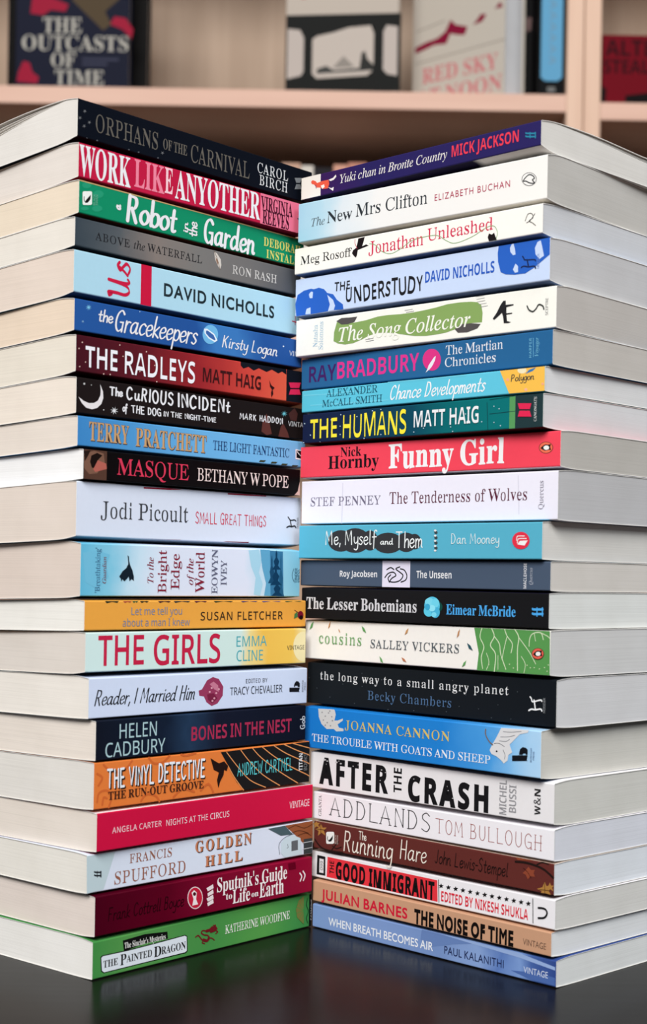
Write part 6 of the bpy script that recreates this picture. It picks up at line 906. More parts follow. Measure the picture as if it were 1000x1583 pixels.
  ('P','p',(222,196,200),[85.84,11.56,85.65,9.77,85.03,8.17,84.01,6.87,82.67,5.96,81.09,5.5,79.4,5.52,77.69,6.01,76.1,6.95,74.72,8.26,73.65,9.86,72.96,11.63,72.7,13.47,72.88,15.24,73.49,16.83,74.49,18.12,75.82,19.04,77.38,19.52,79.07,19.52,80.78,19.05,82.39,18.12,83.78,16.82,84.87,15.21,85.57,13.42]),
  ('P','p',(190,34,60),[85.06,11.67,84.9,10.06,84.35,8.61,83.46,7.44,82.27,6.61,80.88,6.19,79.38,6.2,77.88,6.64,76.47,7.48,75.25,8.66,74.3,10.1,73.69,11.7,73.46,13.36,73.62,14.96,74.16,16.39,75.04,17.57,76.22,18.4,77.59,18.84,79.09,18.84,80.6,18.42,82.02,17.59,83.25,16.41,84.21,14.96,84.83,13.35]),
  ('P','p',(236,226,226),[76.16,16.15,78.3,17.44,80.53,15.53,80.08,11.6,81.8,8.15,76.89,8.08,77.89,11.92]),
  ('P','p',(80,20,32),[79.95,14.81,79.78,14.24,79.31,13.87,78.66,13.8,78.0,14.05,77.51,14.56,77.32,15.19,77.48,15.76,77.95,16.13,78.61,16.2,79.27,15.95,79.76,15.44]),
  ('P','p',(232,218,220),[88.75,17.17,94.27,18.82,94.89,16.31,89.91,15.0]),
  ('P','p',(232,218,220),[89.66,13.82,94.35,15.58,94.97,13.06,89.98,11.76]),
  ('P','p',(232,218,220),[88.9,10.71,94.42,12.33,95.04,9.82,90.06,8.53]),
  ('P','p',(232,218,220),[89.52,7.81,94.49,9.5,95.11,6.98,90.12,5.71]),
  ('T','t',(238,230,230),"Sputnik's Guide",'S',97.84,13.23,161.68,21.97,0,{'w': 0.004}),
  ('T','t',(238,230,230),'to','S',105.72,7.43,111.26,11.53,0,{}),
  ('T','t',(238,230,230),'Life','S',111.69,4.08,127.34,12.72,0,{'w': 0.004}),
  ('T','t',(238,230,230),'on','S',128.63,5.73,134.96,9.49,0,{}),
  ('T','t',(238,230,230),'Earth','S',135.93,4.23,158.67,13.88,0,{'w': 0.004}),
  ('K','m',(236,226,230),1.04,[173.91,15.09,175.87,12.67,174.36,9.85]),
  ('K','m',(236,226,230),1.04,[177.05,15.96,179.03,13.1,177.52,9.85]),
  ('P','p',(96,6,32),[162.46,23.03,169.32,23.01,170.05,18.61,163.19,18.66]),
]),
dict(label='bottom green paperback on the table with white title plaque and maroon dragon', group='paperbacks in the stack with cream page ends', x=-0.12978, y=0.87545, z=0.0001, rz=0.85751, th=0.02344, len=0.19149, rb=0.0004, rt=0.00123, sag=(0.0,0.0028), color=[(0,(66,140,70)),(0.15,(86,150,78)),(0.5,(70,142,72)),(0.75,(86,156,76)),(0.9,(68,144,74)),(1,(62,136,70))], page=(236,234,230), pk=0.95, seed=20, els=[
  ('P','p',(18,20,20),[189.16,0.5,191.49,0.5,191.49,22.11,189.16,22.11]),
  ('P','p',(24,24,24),[5.83,12.57,7.29,13.43,28.34,13.11,49.1,13.54,73.88,14.22,75.83,13.09,76.33,3.85,74.7,2.75,49.34,2.81,8.51,2.73,6.51,4.23]),
  ('P','p',(220,228,236),[6.58,12.06,7.79,12.78,28.36,12.53,49.11,12.95,73.62,13.67,75.18,12.81,75.54,4.19,74.13,3.45,49.33,3.39,8.75,3.25,7.24,4.47]),
  ('P','p',(20,20,20),[22.87,19.38,40.55,20.22,58.83,18.72,59.47,14.3,41.2,14.71,24.03,12.72]),
  ('T','s',(228,228,224),"The Sinclair's Mysteries",'S',24.42,14.35,57.46,17.79,0,{}),
  ('T','t',(26,26,28),'THE','S',8.1,5.79,19.44,9.92,0,{}),
  ('T','t',(26,26,28),'P','S',21.28,4.85,26.0,11.32,0,{}),
  ('T','t',(26,26,28),'AINTED','S',26.12,5.87,46.46,10.07,0,{}),
  ('T','t',(26,26,28),'D','S',48.1,4.95,54.09,11.19,0,{}),
  ('T','t',(26,26,28),'RAGON','S',54.22,5.61,74.44,10.12,0,{}),
  ('K','p',(108,28,34),0.88,[82.81,11.31,85.03,11.94,86.75,10.44,89.05,8.23,92.47,7.04,94.72,8.27,93.53,10.5,90.11,11.48,87.81,13.07,88.91,14.3,92.32,13.53]),
  ('K','p',(108,28,34),1.7,[89.61,8.54,93.03,7.35,94.41,9.13]),
  ('K','p',(108,28,34),1.87,[92.32,13.53,95.72,13.77,98.56,14.51,99.68,15.55]),
  ('K','p',(108,28,34),0.82,[99.17,13.2,102.08,11.49,100.38,10.55]),
  ('K','p',(108,28,34),0.73,[94.14,8.77,97.0,8.29,99.32,6.67]),
  ('K','p',(108,28,34),0.65,[89.63,7.93,88.52,6.92,90.8,5.92]),
  ('K','p',(108,28,34),0.57,[99.68,15.55,97.95,16.24]),
  ('P','p',(108,28,34),[94.01,14.05,96.82,15.82,100.85,14.95,102.03,13.33,99.2,11.97,95.77,11.74]),
  ('T','a',(236,240,230),'KATHERINE WOODFINE','M',108.67,8.93,169.7,14.27,0,{}),
  ('P','p',(118,120,62),[183.32,21.77,178.18,19.5,175.74,13.81,177.17,8.38,183.8,2.94]),
  ('K','p',(70,140,66),0.35,[183.57,12.14,180.74,20.85]),
  ('K','p',(70,140,66),0.35,[183.57,12.14,178.2,18.63]),
  ('K','p',(70,140,66),0.35,[183.57,12.14,176.34,15.45]),
  ('K','p',(70,140,66),0.35,[183.57,12.14,176.44,11.53]),
  ('K','p',(70,140,66),0.35,[183.57,12.14,178.49,7.29]),
  ('K','p',(70,140,66),0.35,[183.57,12.14,181.8,4.58]),
  ('K','p',(30,50,34),0.53,[187.3,19.86,186.09,15.67,188.18,10.97,186.31,6.9,187.72,3.17]),
  ('T','m',(232,232,232),'EGMONT','R',190.66,4.67,192.78,18.34,1,{}),
]),
dict(label='slim purple paperback on top of its stack, red dancer on white at one end', group='paperbacks in the stack with grey page ends', x=-0.01911, y=1.01331, z=0.48555, rz=-0.77452, th=0.01806, len=0.19679, rb=0.00233, rt=0.0012, sag=(0.0,0.0), color=[(0,(58,32,84)),(0.18,(56,34,88)),(0.3,(44,38,92)),(1,(46,40,94))], page=(192,190,186), pk=0.8, seed=40, gap=0.03, bulge=0.0015, back=[(0,(26,22,44)),(0.72,(26,22,44)),(0.76,(206,202,198)),(1,(206,202,198))], els=[  # dark stretch of the back board: dark cover plus painted shadow
  ('P','p',(234,230,222),[0,2.43,17.98,2.43,17.98,16.76,0,16.76]),
  ('P','p',(230,92,70),[9.71,12.08,10.88,13.62,13.32,12.76,14.56,11.25,19.35,11.72,25.32,11.54,25.97,8.85,24.85,6.04,20.68,6.31,17.05,7.79,14.03,8.3,12.17,10.35]),
  ('P','p',(240,236,228),[18.22,8.89,21.21,9.24,21.84,7.41,19.48,6.51]),
  ('P','p',(235,228,225),[25.32,11.54,29.44,12.11,31.76,13.84,32.38,12.45,30.07,10.72,27.12,10.37]),
  ('P','p',(235,228,225),[24.83,6.9,27.83,5.53,30.18,5.99,29.64,3.51,27.85,4.67]),
  ('P','p',(230,92,70),[12.62,12.01,12.4,11.36,11.79,10.95,10.95,10.91,10.09,11.25,9.46,11.86,9.21,12.6,9.42,13.26,10.04,13.67,10.88,13.7,11.74,13.37,12.37,12.75]),
  ('K','p',(60,70,110),0.52,[14.04,7.87,13.38,10.15]),
  ('T','t',(226,222,222),'Yuki chan in Bronte Country','I',35.59,7.4,126.37,12.96,0,{'w': 0.004}),
  ('P','t',(226,222,222),[93.92,11.74,93.79,11.5,93.45,11.46,93.1,11.63,92.95,11.91,93.09,12.15,93.43,12.19,93.78,12.02]),
  ('P','t',(226,222,222),[95.86,11.79,95.72,11.56,95.38,11.52,95.03,11.68,94.89,11.97,95.02,12.2,95.36,12.25,95.71,12.08]),
  ('T','a',(228,64,84),'MICK JACKSON','X',129.97,7.33,180.75,14.25,0,{'e': 0.01}),
  ('K','m',(48,128,160),0.93,[192.87,9.69,186.81,10.85,185.87,11.32]),
  ('K','m',(48,128,160),0.93,[192.91,7.82,186.85,8.97,185.91,9.43]),
  ('P','m',(48,128,160),[188.54,11.36,189.28,11.22,189.36,7.47,188.61,7.61]),
  ('P','m',(48,128,160),[192.3,10.64,193.13,10.48,193.21,6.74,192.38,6.9]),
]),
dict(label='white paperback fading to pale blue with small crimson author capitals', group='paperbacks in the stack with grey page ends', x=-0.02049, y=1.00406, z=0.45598, rz=-0.71865, th=0.02916, len=0.19412, rb=0.00121, rt=0.00233, sag=(0.0,0.0), color=[(0,(158,204,224)),(0.1,(176,212,228)),(0.2,(216,226,232)),(0.35,(234,234,232)),(1,(238,236,232))], page=(172,170,166), pk=0.8, seed=41, back=(206,200,190), els=[
  ('T','t',(84,96,104),'The','I',11.45,10.28,23.19,15.49,0,{}),
  ('T','t',(44,50,56),'New','M',24.95,10.59,46.42,18.11,0,{}),
  ('T','t',(44,50,56),'Mrs Clifton','M',49.42,11.25,107.02,19.25,0,{}),
  ('T','a',(172,44,78),'ELIZABETH BUCHAN','G',112.73,11.91,168.27,15.89,0,{'track': 0.16}),
  ('P','m',(60,62,66),[186.82,13.47,186.67,12.48,186.17,11.61,185.37,10.92,184.32,10.45,183.08,10.24,181.74,10.31,180.4,10.64,179.14,11.22,178.05,12.01,177.21,12.96,176.67,13.99,176.47,15.04,176.62,16.04,177.13,16.91,177.94,17.61,179.0,18.07,180.25,18.27,181.58,18.19,182.93,17.85,184.18,17.26,185.26,16.47,186.09,15.53,186.63,14.51]),
  ('P','m',(236,235,232),[186.42,13.53,186.28,12.62,185.82,11.83,185.08,11.2,184.11,10.77,182.97,10.58,181.74,10.65,180.5,10.95,179.34,11.49,178.33,12.21,177.56,13.07,177.06,14.02,176.87,14.98,177.02,15.89,177.48,16.69,178.23,17.32,179.21,17.74,180.36,17.92,181.59,17.86,182.83,17.54,183.98,17.0,184.98,16.28,185.75,15.42,186.24,14.48]),
  ('K','m',(40,42,46),0.68,[177.62,13.74,178.94,15.41,181.61,16.88,184.32,15.71,185.25,14.08,183.92,13.53,185.3,11.46,182.16,11.93,179.43,13.46,177.62,13.74]),
]),
dict(label='cream white paperback with pink-red serif title and black dog legs', group='paperbacks in the stack with grey page ends', x=-0.02256, y=1.01049, z=0.43604, rz=-0.74452, th=0.01955, len=0.19843, rb=0.00107, rt=0.00121, sag=(0.0,0.0), color=(242,240,233), page=(180,182,186), pk=0.8, seed=42, back=(92,116,160), els=[
  ('T','a',(32,32,34),'Meg Rosoff','M',4.99,7.02,50.71,12.61,0,{}),
  ('P','p',(32,26,28),[56.17,17.62,61.68,17.91,59.61,12.11,62.89,12.9,65.11,11.81,59.64,10.9,55.79,10.17,55.31,6.99,54.23,5.51,52.53,6.94,50.82,8.78,51.89,10.67,54.64,11.94]),
  ('K','p',(200,60,90),0.37,[53.41,17.37,53.47,14.52,55.21,11.46]),
  ('T','t',(210,44,82),'Jonathan','M',65.05,6.14,109.83,14.24,0,{}),
  ('T','t',(210,44,82),'Unleashed','M',113.08,8.08,163.07,15.63,0,{}),
  ('K','p',(120,166,104),0.36,[65.63,12.95,70.56,11.51,76.07,6.77,83.62,4.2,92.04,6.31,100.33,10.0,110.63,11.01,120.81,10.42,127.93,6.29,134.94,3.77,147.63,5.95,158.13,9.94,163.84,9.91,166.29,5.68,164.97,1.22]),
  ('P','p',(32,26,28),[159.21,3.95,160.12,6.16,162.04,5.11,163.92,6.01,164.92,3.54,165.91,1.47,160.22,1.48]),
  ('K','m',(60,62,60),0.42,[186.19,9.77,187.95,13.36,190.68,13.34,191.64,10.9,188.94,9.37,191.24,7.89,193.55,6.02]),
  ('K','m',(60,62,60),0.39,[187.13,8.48,189.85,9.62,192.96,13.0]),
]),
dict(label='pale blue paperback with two blue theatre masks and jumbled black capitals', group='paperbacks in the stack with grey page ends', x=-0.0218, y=1.01414, z=0.40857, rz=-0.74544, th=0.02706, len=0.2037, rb=0.00131, rt=0.00107, sag=(0.0,0.0), color=(196,213,241), page=(174,174,176), pk=0.8, seed=43, back=(92,112,150), els=[
  ('P','p',(46,98,192),[-0.2,9.44,1.75,15.57,7.66,17.88,14.15,18.43,16.52,17.75,21.19,18.28,25.87,16.71,28.83,13.89,34.04,12.49,37.57,8.37,42.76,4.92,43.4,1.55,34.86,2.02,25.65,1.73,13.96,1.46,0.9,1.46]),
  ('P','p',(196,213,241),[14.2,16.53,15.97,15.92,15.48,11.99,13.12,12.25,12.17,14.87]),
  ('P','p',(196,213,241),[9.23,1.94,10.33,5.4,13.85,6.08,13.96,1.67]),
  ('P','p',(196,213,241),[28.86,12.64,34.13,8.74,35.94,4.81,34.86,2.02,29.69,1.73,31.32,6.13]),
  ('T','t',(34,34,38),'THE','X',35.3,14.0,48.79,19.82,0,{'jit': 0.2,'seed': 1,'e': 0.02}),
  ('T','t',(34,34,38),'UNDERSTUDY','X',45.33,5.65,109.36,16.21,0,{'jit': 0.5,'seed': 9,'e': 0.02}),
  ('T','a',(46,92,188),'DAVID NICHOLLS','X',111.27,10.71,164.2,17.51,0,{'e': 0.005}),
  ('P','p',(46,98,192),[167.08,25.84,176.01,25.84,194.43,25.84,203.9,25.84,203.88,16.09,198.32,13.01,192.94,9.88,186.59,7.23,182.44,7.35,179.19,7.36,172.63,8.35,168.83,10.16,166.8,16.6,166.46,21.67]),
  ('P','p',(196,213,241),[176.49,25.58,177.88,25.84,178.88,22.77,179.41,19.24,177.56,19.1,175.64,21.27,175.36,23.61]),
  ('P','p',(196,213,241),[197.17,25.13,198.14,21.77,199.61,15.88,196.48,14.38,193.7,17.4,193.17,21.28,194.92,24.48]),
  ('P','p',(196,213,241),[177.73,10.62,179.52,13.85,181.42,12.08,181.49,8.62,179.17,8.52]),
  ('K','m',(34,46,86),0.84,[184.54,17.44,185.49,16.17,186.43,15.09,192.85,14.47,193.78,13.59]),
  ('K','m',(34,46,86),0.92,[183.75,11.02,185.58,11.56,188.81,10.78,192.93,10.64,193.86,9.38]),
  ('K','m',(34,46,86),0.92,[187.81,15.11,188.3,13.32,188.81,11.16]),
  ('T','m',(110,140,200),'HODDER','R',194.91,9.14,196.51,17.54,1,{}),
]),
dict(label='cream paperback with white italic title on a green ribbon and a grand piano', group='paperbacks in the stack with grey page ends', x=-0.02088, y=1.01264, z=0.38223, rz=-0.72847, th=0.02594, len=0.20504, rb=0.0004, rt=0.00131, sag=(0.0,0.0), color=(238,238,230), page=(170,166,162), pk=0.8, seed=44, els=[
  ('T','a',(150,186,208),'Natasha','M',15.16,5.59,19.2,20.18,1,{}),
  ('T','a',(150,186,208),'Solomons','M',20.06,3.52,24.08,21.83,1,{}),
  ('P','p',(134,164,96),[36.07,20.4,42.25,19.39,51.13,18.39,60.96,18.93,70.64,20.29,79.17,20.39,89.7,19.89,100.06,19.96,108.23,20.38,117.31,21.1,126.27,22.21,135.13,22.32,143.89,21.81,148.73,20.97,151.64,18.93,152.7,14.14,152.34,8.51,145.13,8.79,137.18,8.31,133.5,6.52,125.64,4.86,117.67,4.38,109.6,4.3,101.2,5.04,93.11,6.55,86.29,7.95,79.42,9.16,70.88,9.91,63.36,8.73,57.32,6.8,50.33,5.14,43.47,4.89,37.52,6.0,33.32,8.0,33.69,13.75]),
  ('P','p',(84,80,80),[35.5,20.82,39.95,22.48,46.63,22.08,53.52,22.06,51.12,18.8,45.62,17.86,40.04,18.15]),
  ('P','p',(84,80,80),[132.04,6.26,136.39,9.02,145.14,8.6,151.4,7.62,149.06,5.1,141.37,3.45,134.54,3.87]),
  ('K','p',(150,150,148),0.27,[147.7,24.4,153.43,24.48]),
  ('K','p',(150,150,148),0.27,[148.21,22.79,153.94,22.99]),
  ('K','p',(150,150,148),0.27,[148.72,21.17,154.45,21.38]),
  ('K','p',(150,150,148),0.27,[149.72,19.51,155.44,19.72]),
  ('K','p',(150,150,148),0.27,[150.71,17.85,156.42,18.06]),
  ('K','p',(150,150,148),0.28,[92.78,21.85,98.98,22.06]),
  ('K','p',(150,150,148),0.28,[93.85,20.55,100.04,20.76]),
  ('K','p',(150,150,148),0.29,[60.7,6.51,67.19,6.77]),
  ('K','p',(150,150,148),0.29,[61.27,5.24,67.75,5.5]),
  ('T','t',(238,240,228),'The Song Collector','I',37.85,6.99,143.91,16.07,0,{'w': 0.012}),
  ('P','p',(40,40,42),[160.37,9.9,163.13,13.13,165.86,17.52,167.68,19.66,169.55,19.67,169.6,17.15,175.16,16.98,175.17,16.4,170.09,15.74,170.17,12.06,174.34,12.04,174.35,11.46,170.18,11.28,170.73,7.36,173.53,6.52,171.68,6.11,168.42,6.42,167.87,10.34,166.89,12.76,165.05,11.39,161.33,9.03]),
  ('K','m',(60,64,62),0.85,[184.83,14.85,186.24,12.41,188.98,11.18,191.21,12.69,192.97,14.8,195.68,13.77,196.61,11.77]),
  ('T','m',(140,142,142),'SCEPTRE','R',197.7,8.13,199.49,18.06,1,{}),
]),
dict(label='blue paperback with heavy purple and magenta author capitals and a small rocket', group='paperbacks in the stack with grey page ends', x=-0.01685, y=1.01641, z=0.3609, rz=-0.76165, th=0.02093, len=0.2035, rb=0.0004, rt=0.0004, sag=(0.0,0.0), color=(42,98,146), page=(172,168,163), pk=0.8, seed=45, els=[
  ('T','a',(66,38,98),'RAY','X',6.86,4.62,31.74,15.16,0,{'e': 0.01}),
  ('T','a',(218,56,142),'BRADBURY','X',32.6,5.03,102.72,16.03,0,{'e': 0.01}),
  ('P','p',(216,56,132),[120.18,10.12,119.97,8.39,119.28,6.81,118.17,5.5,116.69,4.54,114.96,4.0,113.09,3.92,111.2,4.3,109.42,5.13,107.88,6.33,106.68,7.85,105.91,9.56,105.62,11.35,105.83,13.1,106.53,14.69,107.67,16.0,109.16,16.96,110.91,17.48,112.79,17.55,114.67,17.15,116.44,16.31,117.96,15.1,119.14,13.59,119.89,11.9]),
  ('P','p',(230,226,236),[109.17,4.63,110.66,7.72,114.72,12.18,116.25,12.85,115.29,9.73,113.28,6.7,111.25,4.87,108.16,3.11]),
  ('T','t',(226,230,236),'The Martian','M',123.84,12.58,167.51,18.34,0,{}),
  ('T','t',(226,230,236),'Chronicles','M',123.49,5.26,162.37,10.83,0,{}),
  ('T','m',(120,190,222),'HARPER','R',186.77,5.52,188.62,16.91,1,{'track': 0.1}),
  ('K','m',(120,190,222),0.27,[189.89,5.72,189.66,16.71]),
  ('T','m',(120,190,222),'Voyager','I',190.93,5.89,193.46,16.86,1,{}),
]),
dict(label='slim turquoise paperback with white script title and a yellow end panel', group='paperbacks in the stack with grey page ends', x=-0.01629, y=1.01461, z=0.34524, rz=-0.77137, th=0.01527, len=0.19881, rb=0.0004, rt=0.0004, sag=(0.0,0.0), color=[(0,(92,196,220)),(1,(98,196,222))], page=(194,195,196), pk=0.8, seed=46, els=[
  ('K','p',(112,206,228),0.76,[1.74,11.87,19.87,11.36,54.8,11.28]),
  ('K','p',(112,206,228),0.75,[7.99,4.82,43.5,4.17,77.32,3.58]),
  ('K','p',(112,206,228),0.68,[77.06,14.71,109.3,14.42,140.05,14.23]),
  ('T','a',(34,84,104),'ALEXANDER','M',22.79,9.28,68.13,14.1,0,{}),
  ('T','a',(34,84,104),'McCALL SMITH','M',18.76,2.91,72.16,7.53,0,{}),
  ('T','t',(240,242,244),'Chance Developments','H',79.05,3.66,155.73,12.36,0,{'w': 0.055,'slant': 0.28,'nib': 0.4}),
  ('P','p',(243,190,82),[166.06,14.71,198.64,14.71,198.98,0.55,173.06,0.76]),
  ('P','p',(236,226,190),[185.52,13.44,185.42,12.98,185.1,12.56,184.59,12.23,183.91,11.99,183.12,11.87,182.28,11.88,181.42,12.01,180.62,12.26,179.93,12.61,179.4,13.03,179.06,13.51,178.94,13.99,179.04,14.46,179.36,14.71,179.88,14.71,180.55,14.71,181.35,14.71,182.2,14.71,183.05,14.71,183.84,14.71,184.53,14.71,185.06,14.39,185.4,13.92]),
  ('P','p',(60,120,176),[184.63,11.33,187.38,13.65,192.45,14.67,190.18,12.69,186.95,11.87]),
  ('P','p',(238,170,140),[173.12,8.92,172.97,8.46,172.55,8.16,171.95,8.08,171.35,8.25,170.91,8.62,170.74,9.1,170.89,9.55,171.32,9.86,171.91,9.94,172.51,9.77,172.95,9.39]),
  ('P','p',(240,180,150),[186.46,2.08,186.32,1.63,185.9,1.32,185.31,1.24,184.73,1.4,184.29,1.77,184.12,2.23,184.27,2.68,184.69,2.99,185.27,3.07,185.86,2.91,186.3,2.54]),
  ('P','p',(238,170,140),[198.19,4.52,198.07,4.17,197.74,3.93,197.29,3.86,196.83,3.99,196.48,4.28,196.35,4.65,196.47,5.0,196.8,5.24,197.26,5.3,197.72,5.17,198.06,4.88]),
  ('T','m',(56,60,62),'Polygon','H',174.25,7.71,191.24,11.61,0,{'w': 0.06,'slant': 0.1}),
]),
dict(label='navy to teal paperback with jagged yellow title and white author capitals', group='paperbacks in the stack with grey page ends', x=-0.01554, y=1.01389, z=0.32416, rz=-0.77464, th=0.02068, len=0.19723, rb=0.00088, rt=0.0004, sag=(0.0,0.0), color=[(0,(28,36,66)),(0.2,(26,42,72)),(0.5,(20,72,92)),(0.62,(18,102,108)),(0.8,(18,112,114)),(1,(18,112,114))], page=(188,190,192), pk=0.8, seed=47, back=(70,30,32), els=[
  ('P','p',(88,152,92),[172.88,0.98,177.16,0.98,177.16,20.18,172.88,20.18]),
  ('P','p',(38,58,62),[177.16,0.98,197.23,0.98,197.23,20.18,177.16,20.18]),
  ('K','p',(24,56,66),0.35,[156.11,17.67,156.98,1.03]),
  ('K','p',(24,56,66),0.35,[158.21,10.57,176.95,11.09]),
  ('K','p',(24,56,66),0.35,[158.03,19.09,176.76,20.08]),
  ('P','p',(190,214,226),[2.31,13.97,2.16,13.71,1.77,13.62,1.38,13.76,1.21,14.04,1.36,14.3,1.75,14.39,2.14,14.25]),
  ('P','p',(190,214,226),[8.0,6.01,7.84,5.75,7.46,5.65,7.07,5.79,6.9,6.07,7.06,6.33,7.44,6.42,7.83,6.29]),
  ('P','p',(190,214,226),[17.18,1.03,17.03,1.03,16.65,1.03,16.26,1.03,16.1,1.03,16.25,1.19,16.63,1.28,17.02,1.15]),
  ('P','p',(190,214,226),[26.97,15.05,26.82,14.8,26.45,14.71,26.07,14.84,25.91,15.12,26.06,15.38,26.43,15.46,26.81,15.33]),
  ('P','p',(190,214,226),[35.73,17.87,35.58,17.61,35.21,17.53,34.83,17.66,34.67,17.93,34.82,18.19,35.19,18.28,35.57,18.14]),
  ('P','p',(190,214,226),[35.32,10.38,35.17,10.12,34.8,10.04,34.43,10.17,34.27,10.44,34.41,10.7,34.78,10.79,35.16,10.66]),
  ('P','p',(190,214,226),[35.45,4.95,35.3,4.69,34.93,4.6,34.56,4.73,34.39,5.0,34.54,5.26,34.91,5.35,35.29,5.22]),
  ('P','p',(190,214,226),[50.24,15.73,50.1,15.47,49.73,15.39,49.37,15.52,49.21,15.79,49.35,16.05,49.72,16.13,50.09,16.0]),
  ('P','p',(190,214,226),[63.79,18.59,63.64,18.34,63.29,18.25,62.93,18.38,62.77,18.65,62.91,18.91,63.27,18.99,63.63,18.86]),
  ('P','p',(190,214,226),[71.04,18.94,70.9,18.69,70.55,18.61,70.19,18.74,70.04,19.01,70.18,19.26,70.53,19.34,70.89,19.21]),
  ('P','p',(190,214,226),[56.85,1.31,56.7,1.06,56.35,1.03,55.98,1.09,55.83,1.36,55.97,1.62,56.33,1.71,56.69,1.58]),
  ('P','p',(190,214,226),[71.41,2.99,71.27,2.74,70.91,2.65,70.56,2.77,70.4,3.04,70.54,3.3,70.9,3.38,71.25,3.26]),
  ('P','p',(190,214,226),[90.96,9.99,90.82,9.74,90.48,9.65,90.14,9.78,89.99,10.05,90.12,10.3,90.47,10.38,90.81,10.26]),
  ('P','p',(190,214,226),[99.17,3.07,99.03,2.82,98.69,2.74,98.35,2.86,98.2,3.12,98.34,3.37,98.68,3.46,99.02,3.33]),
  ('P','p',(190,214,226),[107.08,5.02,106.94,4.78,106.61,4.69,106.27,4.82,106.12,5.08,106.26,5.33,106.59,5.41,106.93,5.29]),
  ('P','p',(190,214,226),[130.46,1.7,130.33,1.46,130.01,1.37,129.68,1.5,129.54,1.75,129.67,2.0,129.99,2.08,130.32,1.96]),
  ('P','p',(190,214,226),[140.34,11.71,140.21,11.47,139.9,11.38,139.57,11.51,139.44,11.77,139.56,12.01,139.88,12.09,140.2,11.97]),
  ('P','p',(190,214,226),[152.87,6.25,152.75,6.01,152.44,5.93,152.12,6.05,151.98,6.3,152.11,6.54,152.42,6.63,152.74,6.51]),
  ('P','p',(190,214,226),[161.96,14.96,161.84,14.72,161.53,14.64,161.22,14.76,161.09,15.02,161.21,15.25,161.52,15.33,161.83,15.21]),
  ('P','p',(190,214,226),[162.17,5.3,162.05,5.06,161.74,4.98,161.43,5.1,161.29,5.35,161.42,5.59,161.72,5.67,162.03,5.55]),
  ('P','p',(190,214,226),[167.04,3.08,166.92,2.84,166.62,2.76,166.31,2.88,166.18,3.13,166.3,3.37,166.6,3.45,166.91,3.33]),
  ('P','p',(190,214,226),[165.87,13.16,165.75,12.92,165.44,12.84,165.13,12.96,165.0,13.21,165.12,13.45,165.43,13.53,165.74,13.41]),
  ('P','p',(190,214,226),[128.87,4.55,128.74,4.31,128.41,4.22,128.09,4.35,127.95,4.61,128.07,4.85,128.4,4.93,128.73,4.81]),
  ('P','p',(190,214,226),[2.01,1.22,1.86,1.03,1.47,1.03,1.07,1.03,0.91,1.28,1.06,1.54,1.45,1.63,1.84,1.5]),
  ('T','t',(246,230,64),'THE','X',7.51,3.47,32.06,16.22,0,{'e': 0.03}),
  ('T','t',(246,230,64),'HUMANS','X',37.55,2.52,92.33,17.55,0,{'e': 0.04,'jit': 0.12,'seed': 4}),
  ('T','a',(232,236,238),'MATT HAIG','X',98.66,5.9,150.03,15.96,0,{'e': 0.02}),
  ('P','m',(222,44,84),[179.22,15.51,189.07,14.84,187.97,11.48,180.47,11.98]),
  ('P','m',(222,44,84),[180.49,11.06,187.99,10.57,189.23,7.06,179.38,7.68]),
  ('T','m',(222,226,226),'CANONGATE','M',190.99,4.23,192.84,18.62,1,{}),
]),
dict(label='coral red paperback with bouncy white title and black author name', group='paperbacks in the stack with grey page ends', x=-0.01655, y=1.0185, z=0.30122, rz=-0.75162, th=0.02254, len=0.20869, rb=0.00097, rt=0.00088, sag=(0.0,0.0), color=(236,72,90), page=(166,163,158), pk=0.8, seed=48, back=(224,222,226), els=[
  ('T','a',(30,24,28),'Nick','S',36.07,13.71,54.4,19.83,0,{}),
  ('T','a',(30,24,28),'Hornby','S',25.18,6.02,69.58,14.52,0,{}),
  ('T','t',(240,238,240),'Funny Girl','S',77.72,4.62,168.54,19.43,0,{'w': 0.018,'jit': 0.1,'seed': 6}),
  ('P','m',(60,40,40),[203.52,12.08,203.36,11.2,202.88,10.4,202.11,9.73,201.09,9.23,199.89,8.93,198.6,8.86,197.31,9.03,196.09,9.41,195.04,9.99,194.23,10.73,193.71,11.58,193.52,12.47,193.67,13.35,194.16,14.15,194.94,14.83,195.97,15.33,197.17,15.62,198.47,15.68,199.76,15.51,200.97,15.12,202.01,14.54,202.82,13.8,203.33,12.96]),
  ('P','m',(236,112,84),[203.12,12.09,202.98,11.29,202.54,10.55,201.82,9.93,200.89,9.47,199.79,9.2,198.6,9.13,197.4,9.29,196.29,9.64,195.32,10.18,194.57,10.85,194.09,11.63,193.92,12.45,194.06,13.26,194.51,14.0,195.23,14.62,196.18,15.08,197.28,15.35,198.47,15.41,199.66,15.25,200.78,14.89,201.73,14.36,202.47,13.68,202.95,12.91]),
  ('P','m',(35,30,32),[194.53,12.09,196.01,13.22,198.0,14.17,200.25,13.91,201.98,14.18,201.52,12.49,202.3,10.59,200.56,10.83,198.07,10.42,196.05,11.17]),
  ('P','m',(240,238,235),[200.78,12.12,200.72,11.78,200.53,11.48,200.22,11.22,199.81,11.03,199.33,10.92,198.81,10.9,198.29,10.96,197.81,11.11,197.39,11.33,197.07,11.61,196.86,11.93,196.78,12.27,196.85,12.6,197.04,12.91,197.35,13.17,197.76,13.35,198.24,13.47,198.76,13.49,199.28,13.42,199.76,13.28,200.18,13.05,200.5,12.77,200.71,12.45]),
]),
dict(label='thick lavender white paperback with grey author capitals and maroon serif title', group='paperbacks in the stack with grey page ends', x=-0.01546, y=1.02012, z=0.2708, rz=-0.76422, th=0.03002, len=0.20824, rb=0.00048, rt=0.00097, sag=(0.0,0.0), color=(232,230,243), page=(168,168,170), pk=0.8, seed=49, els=[
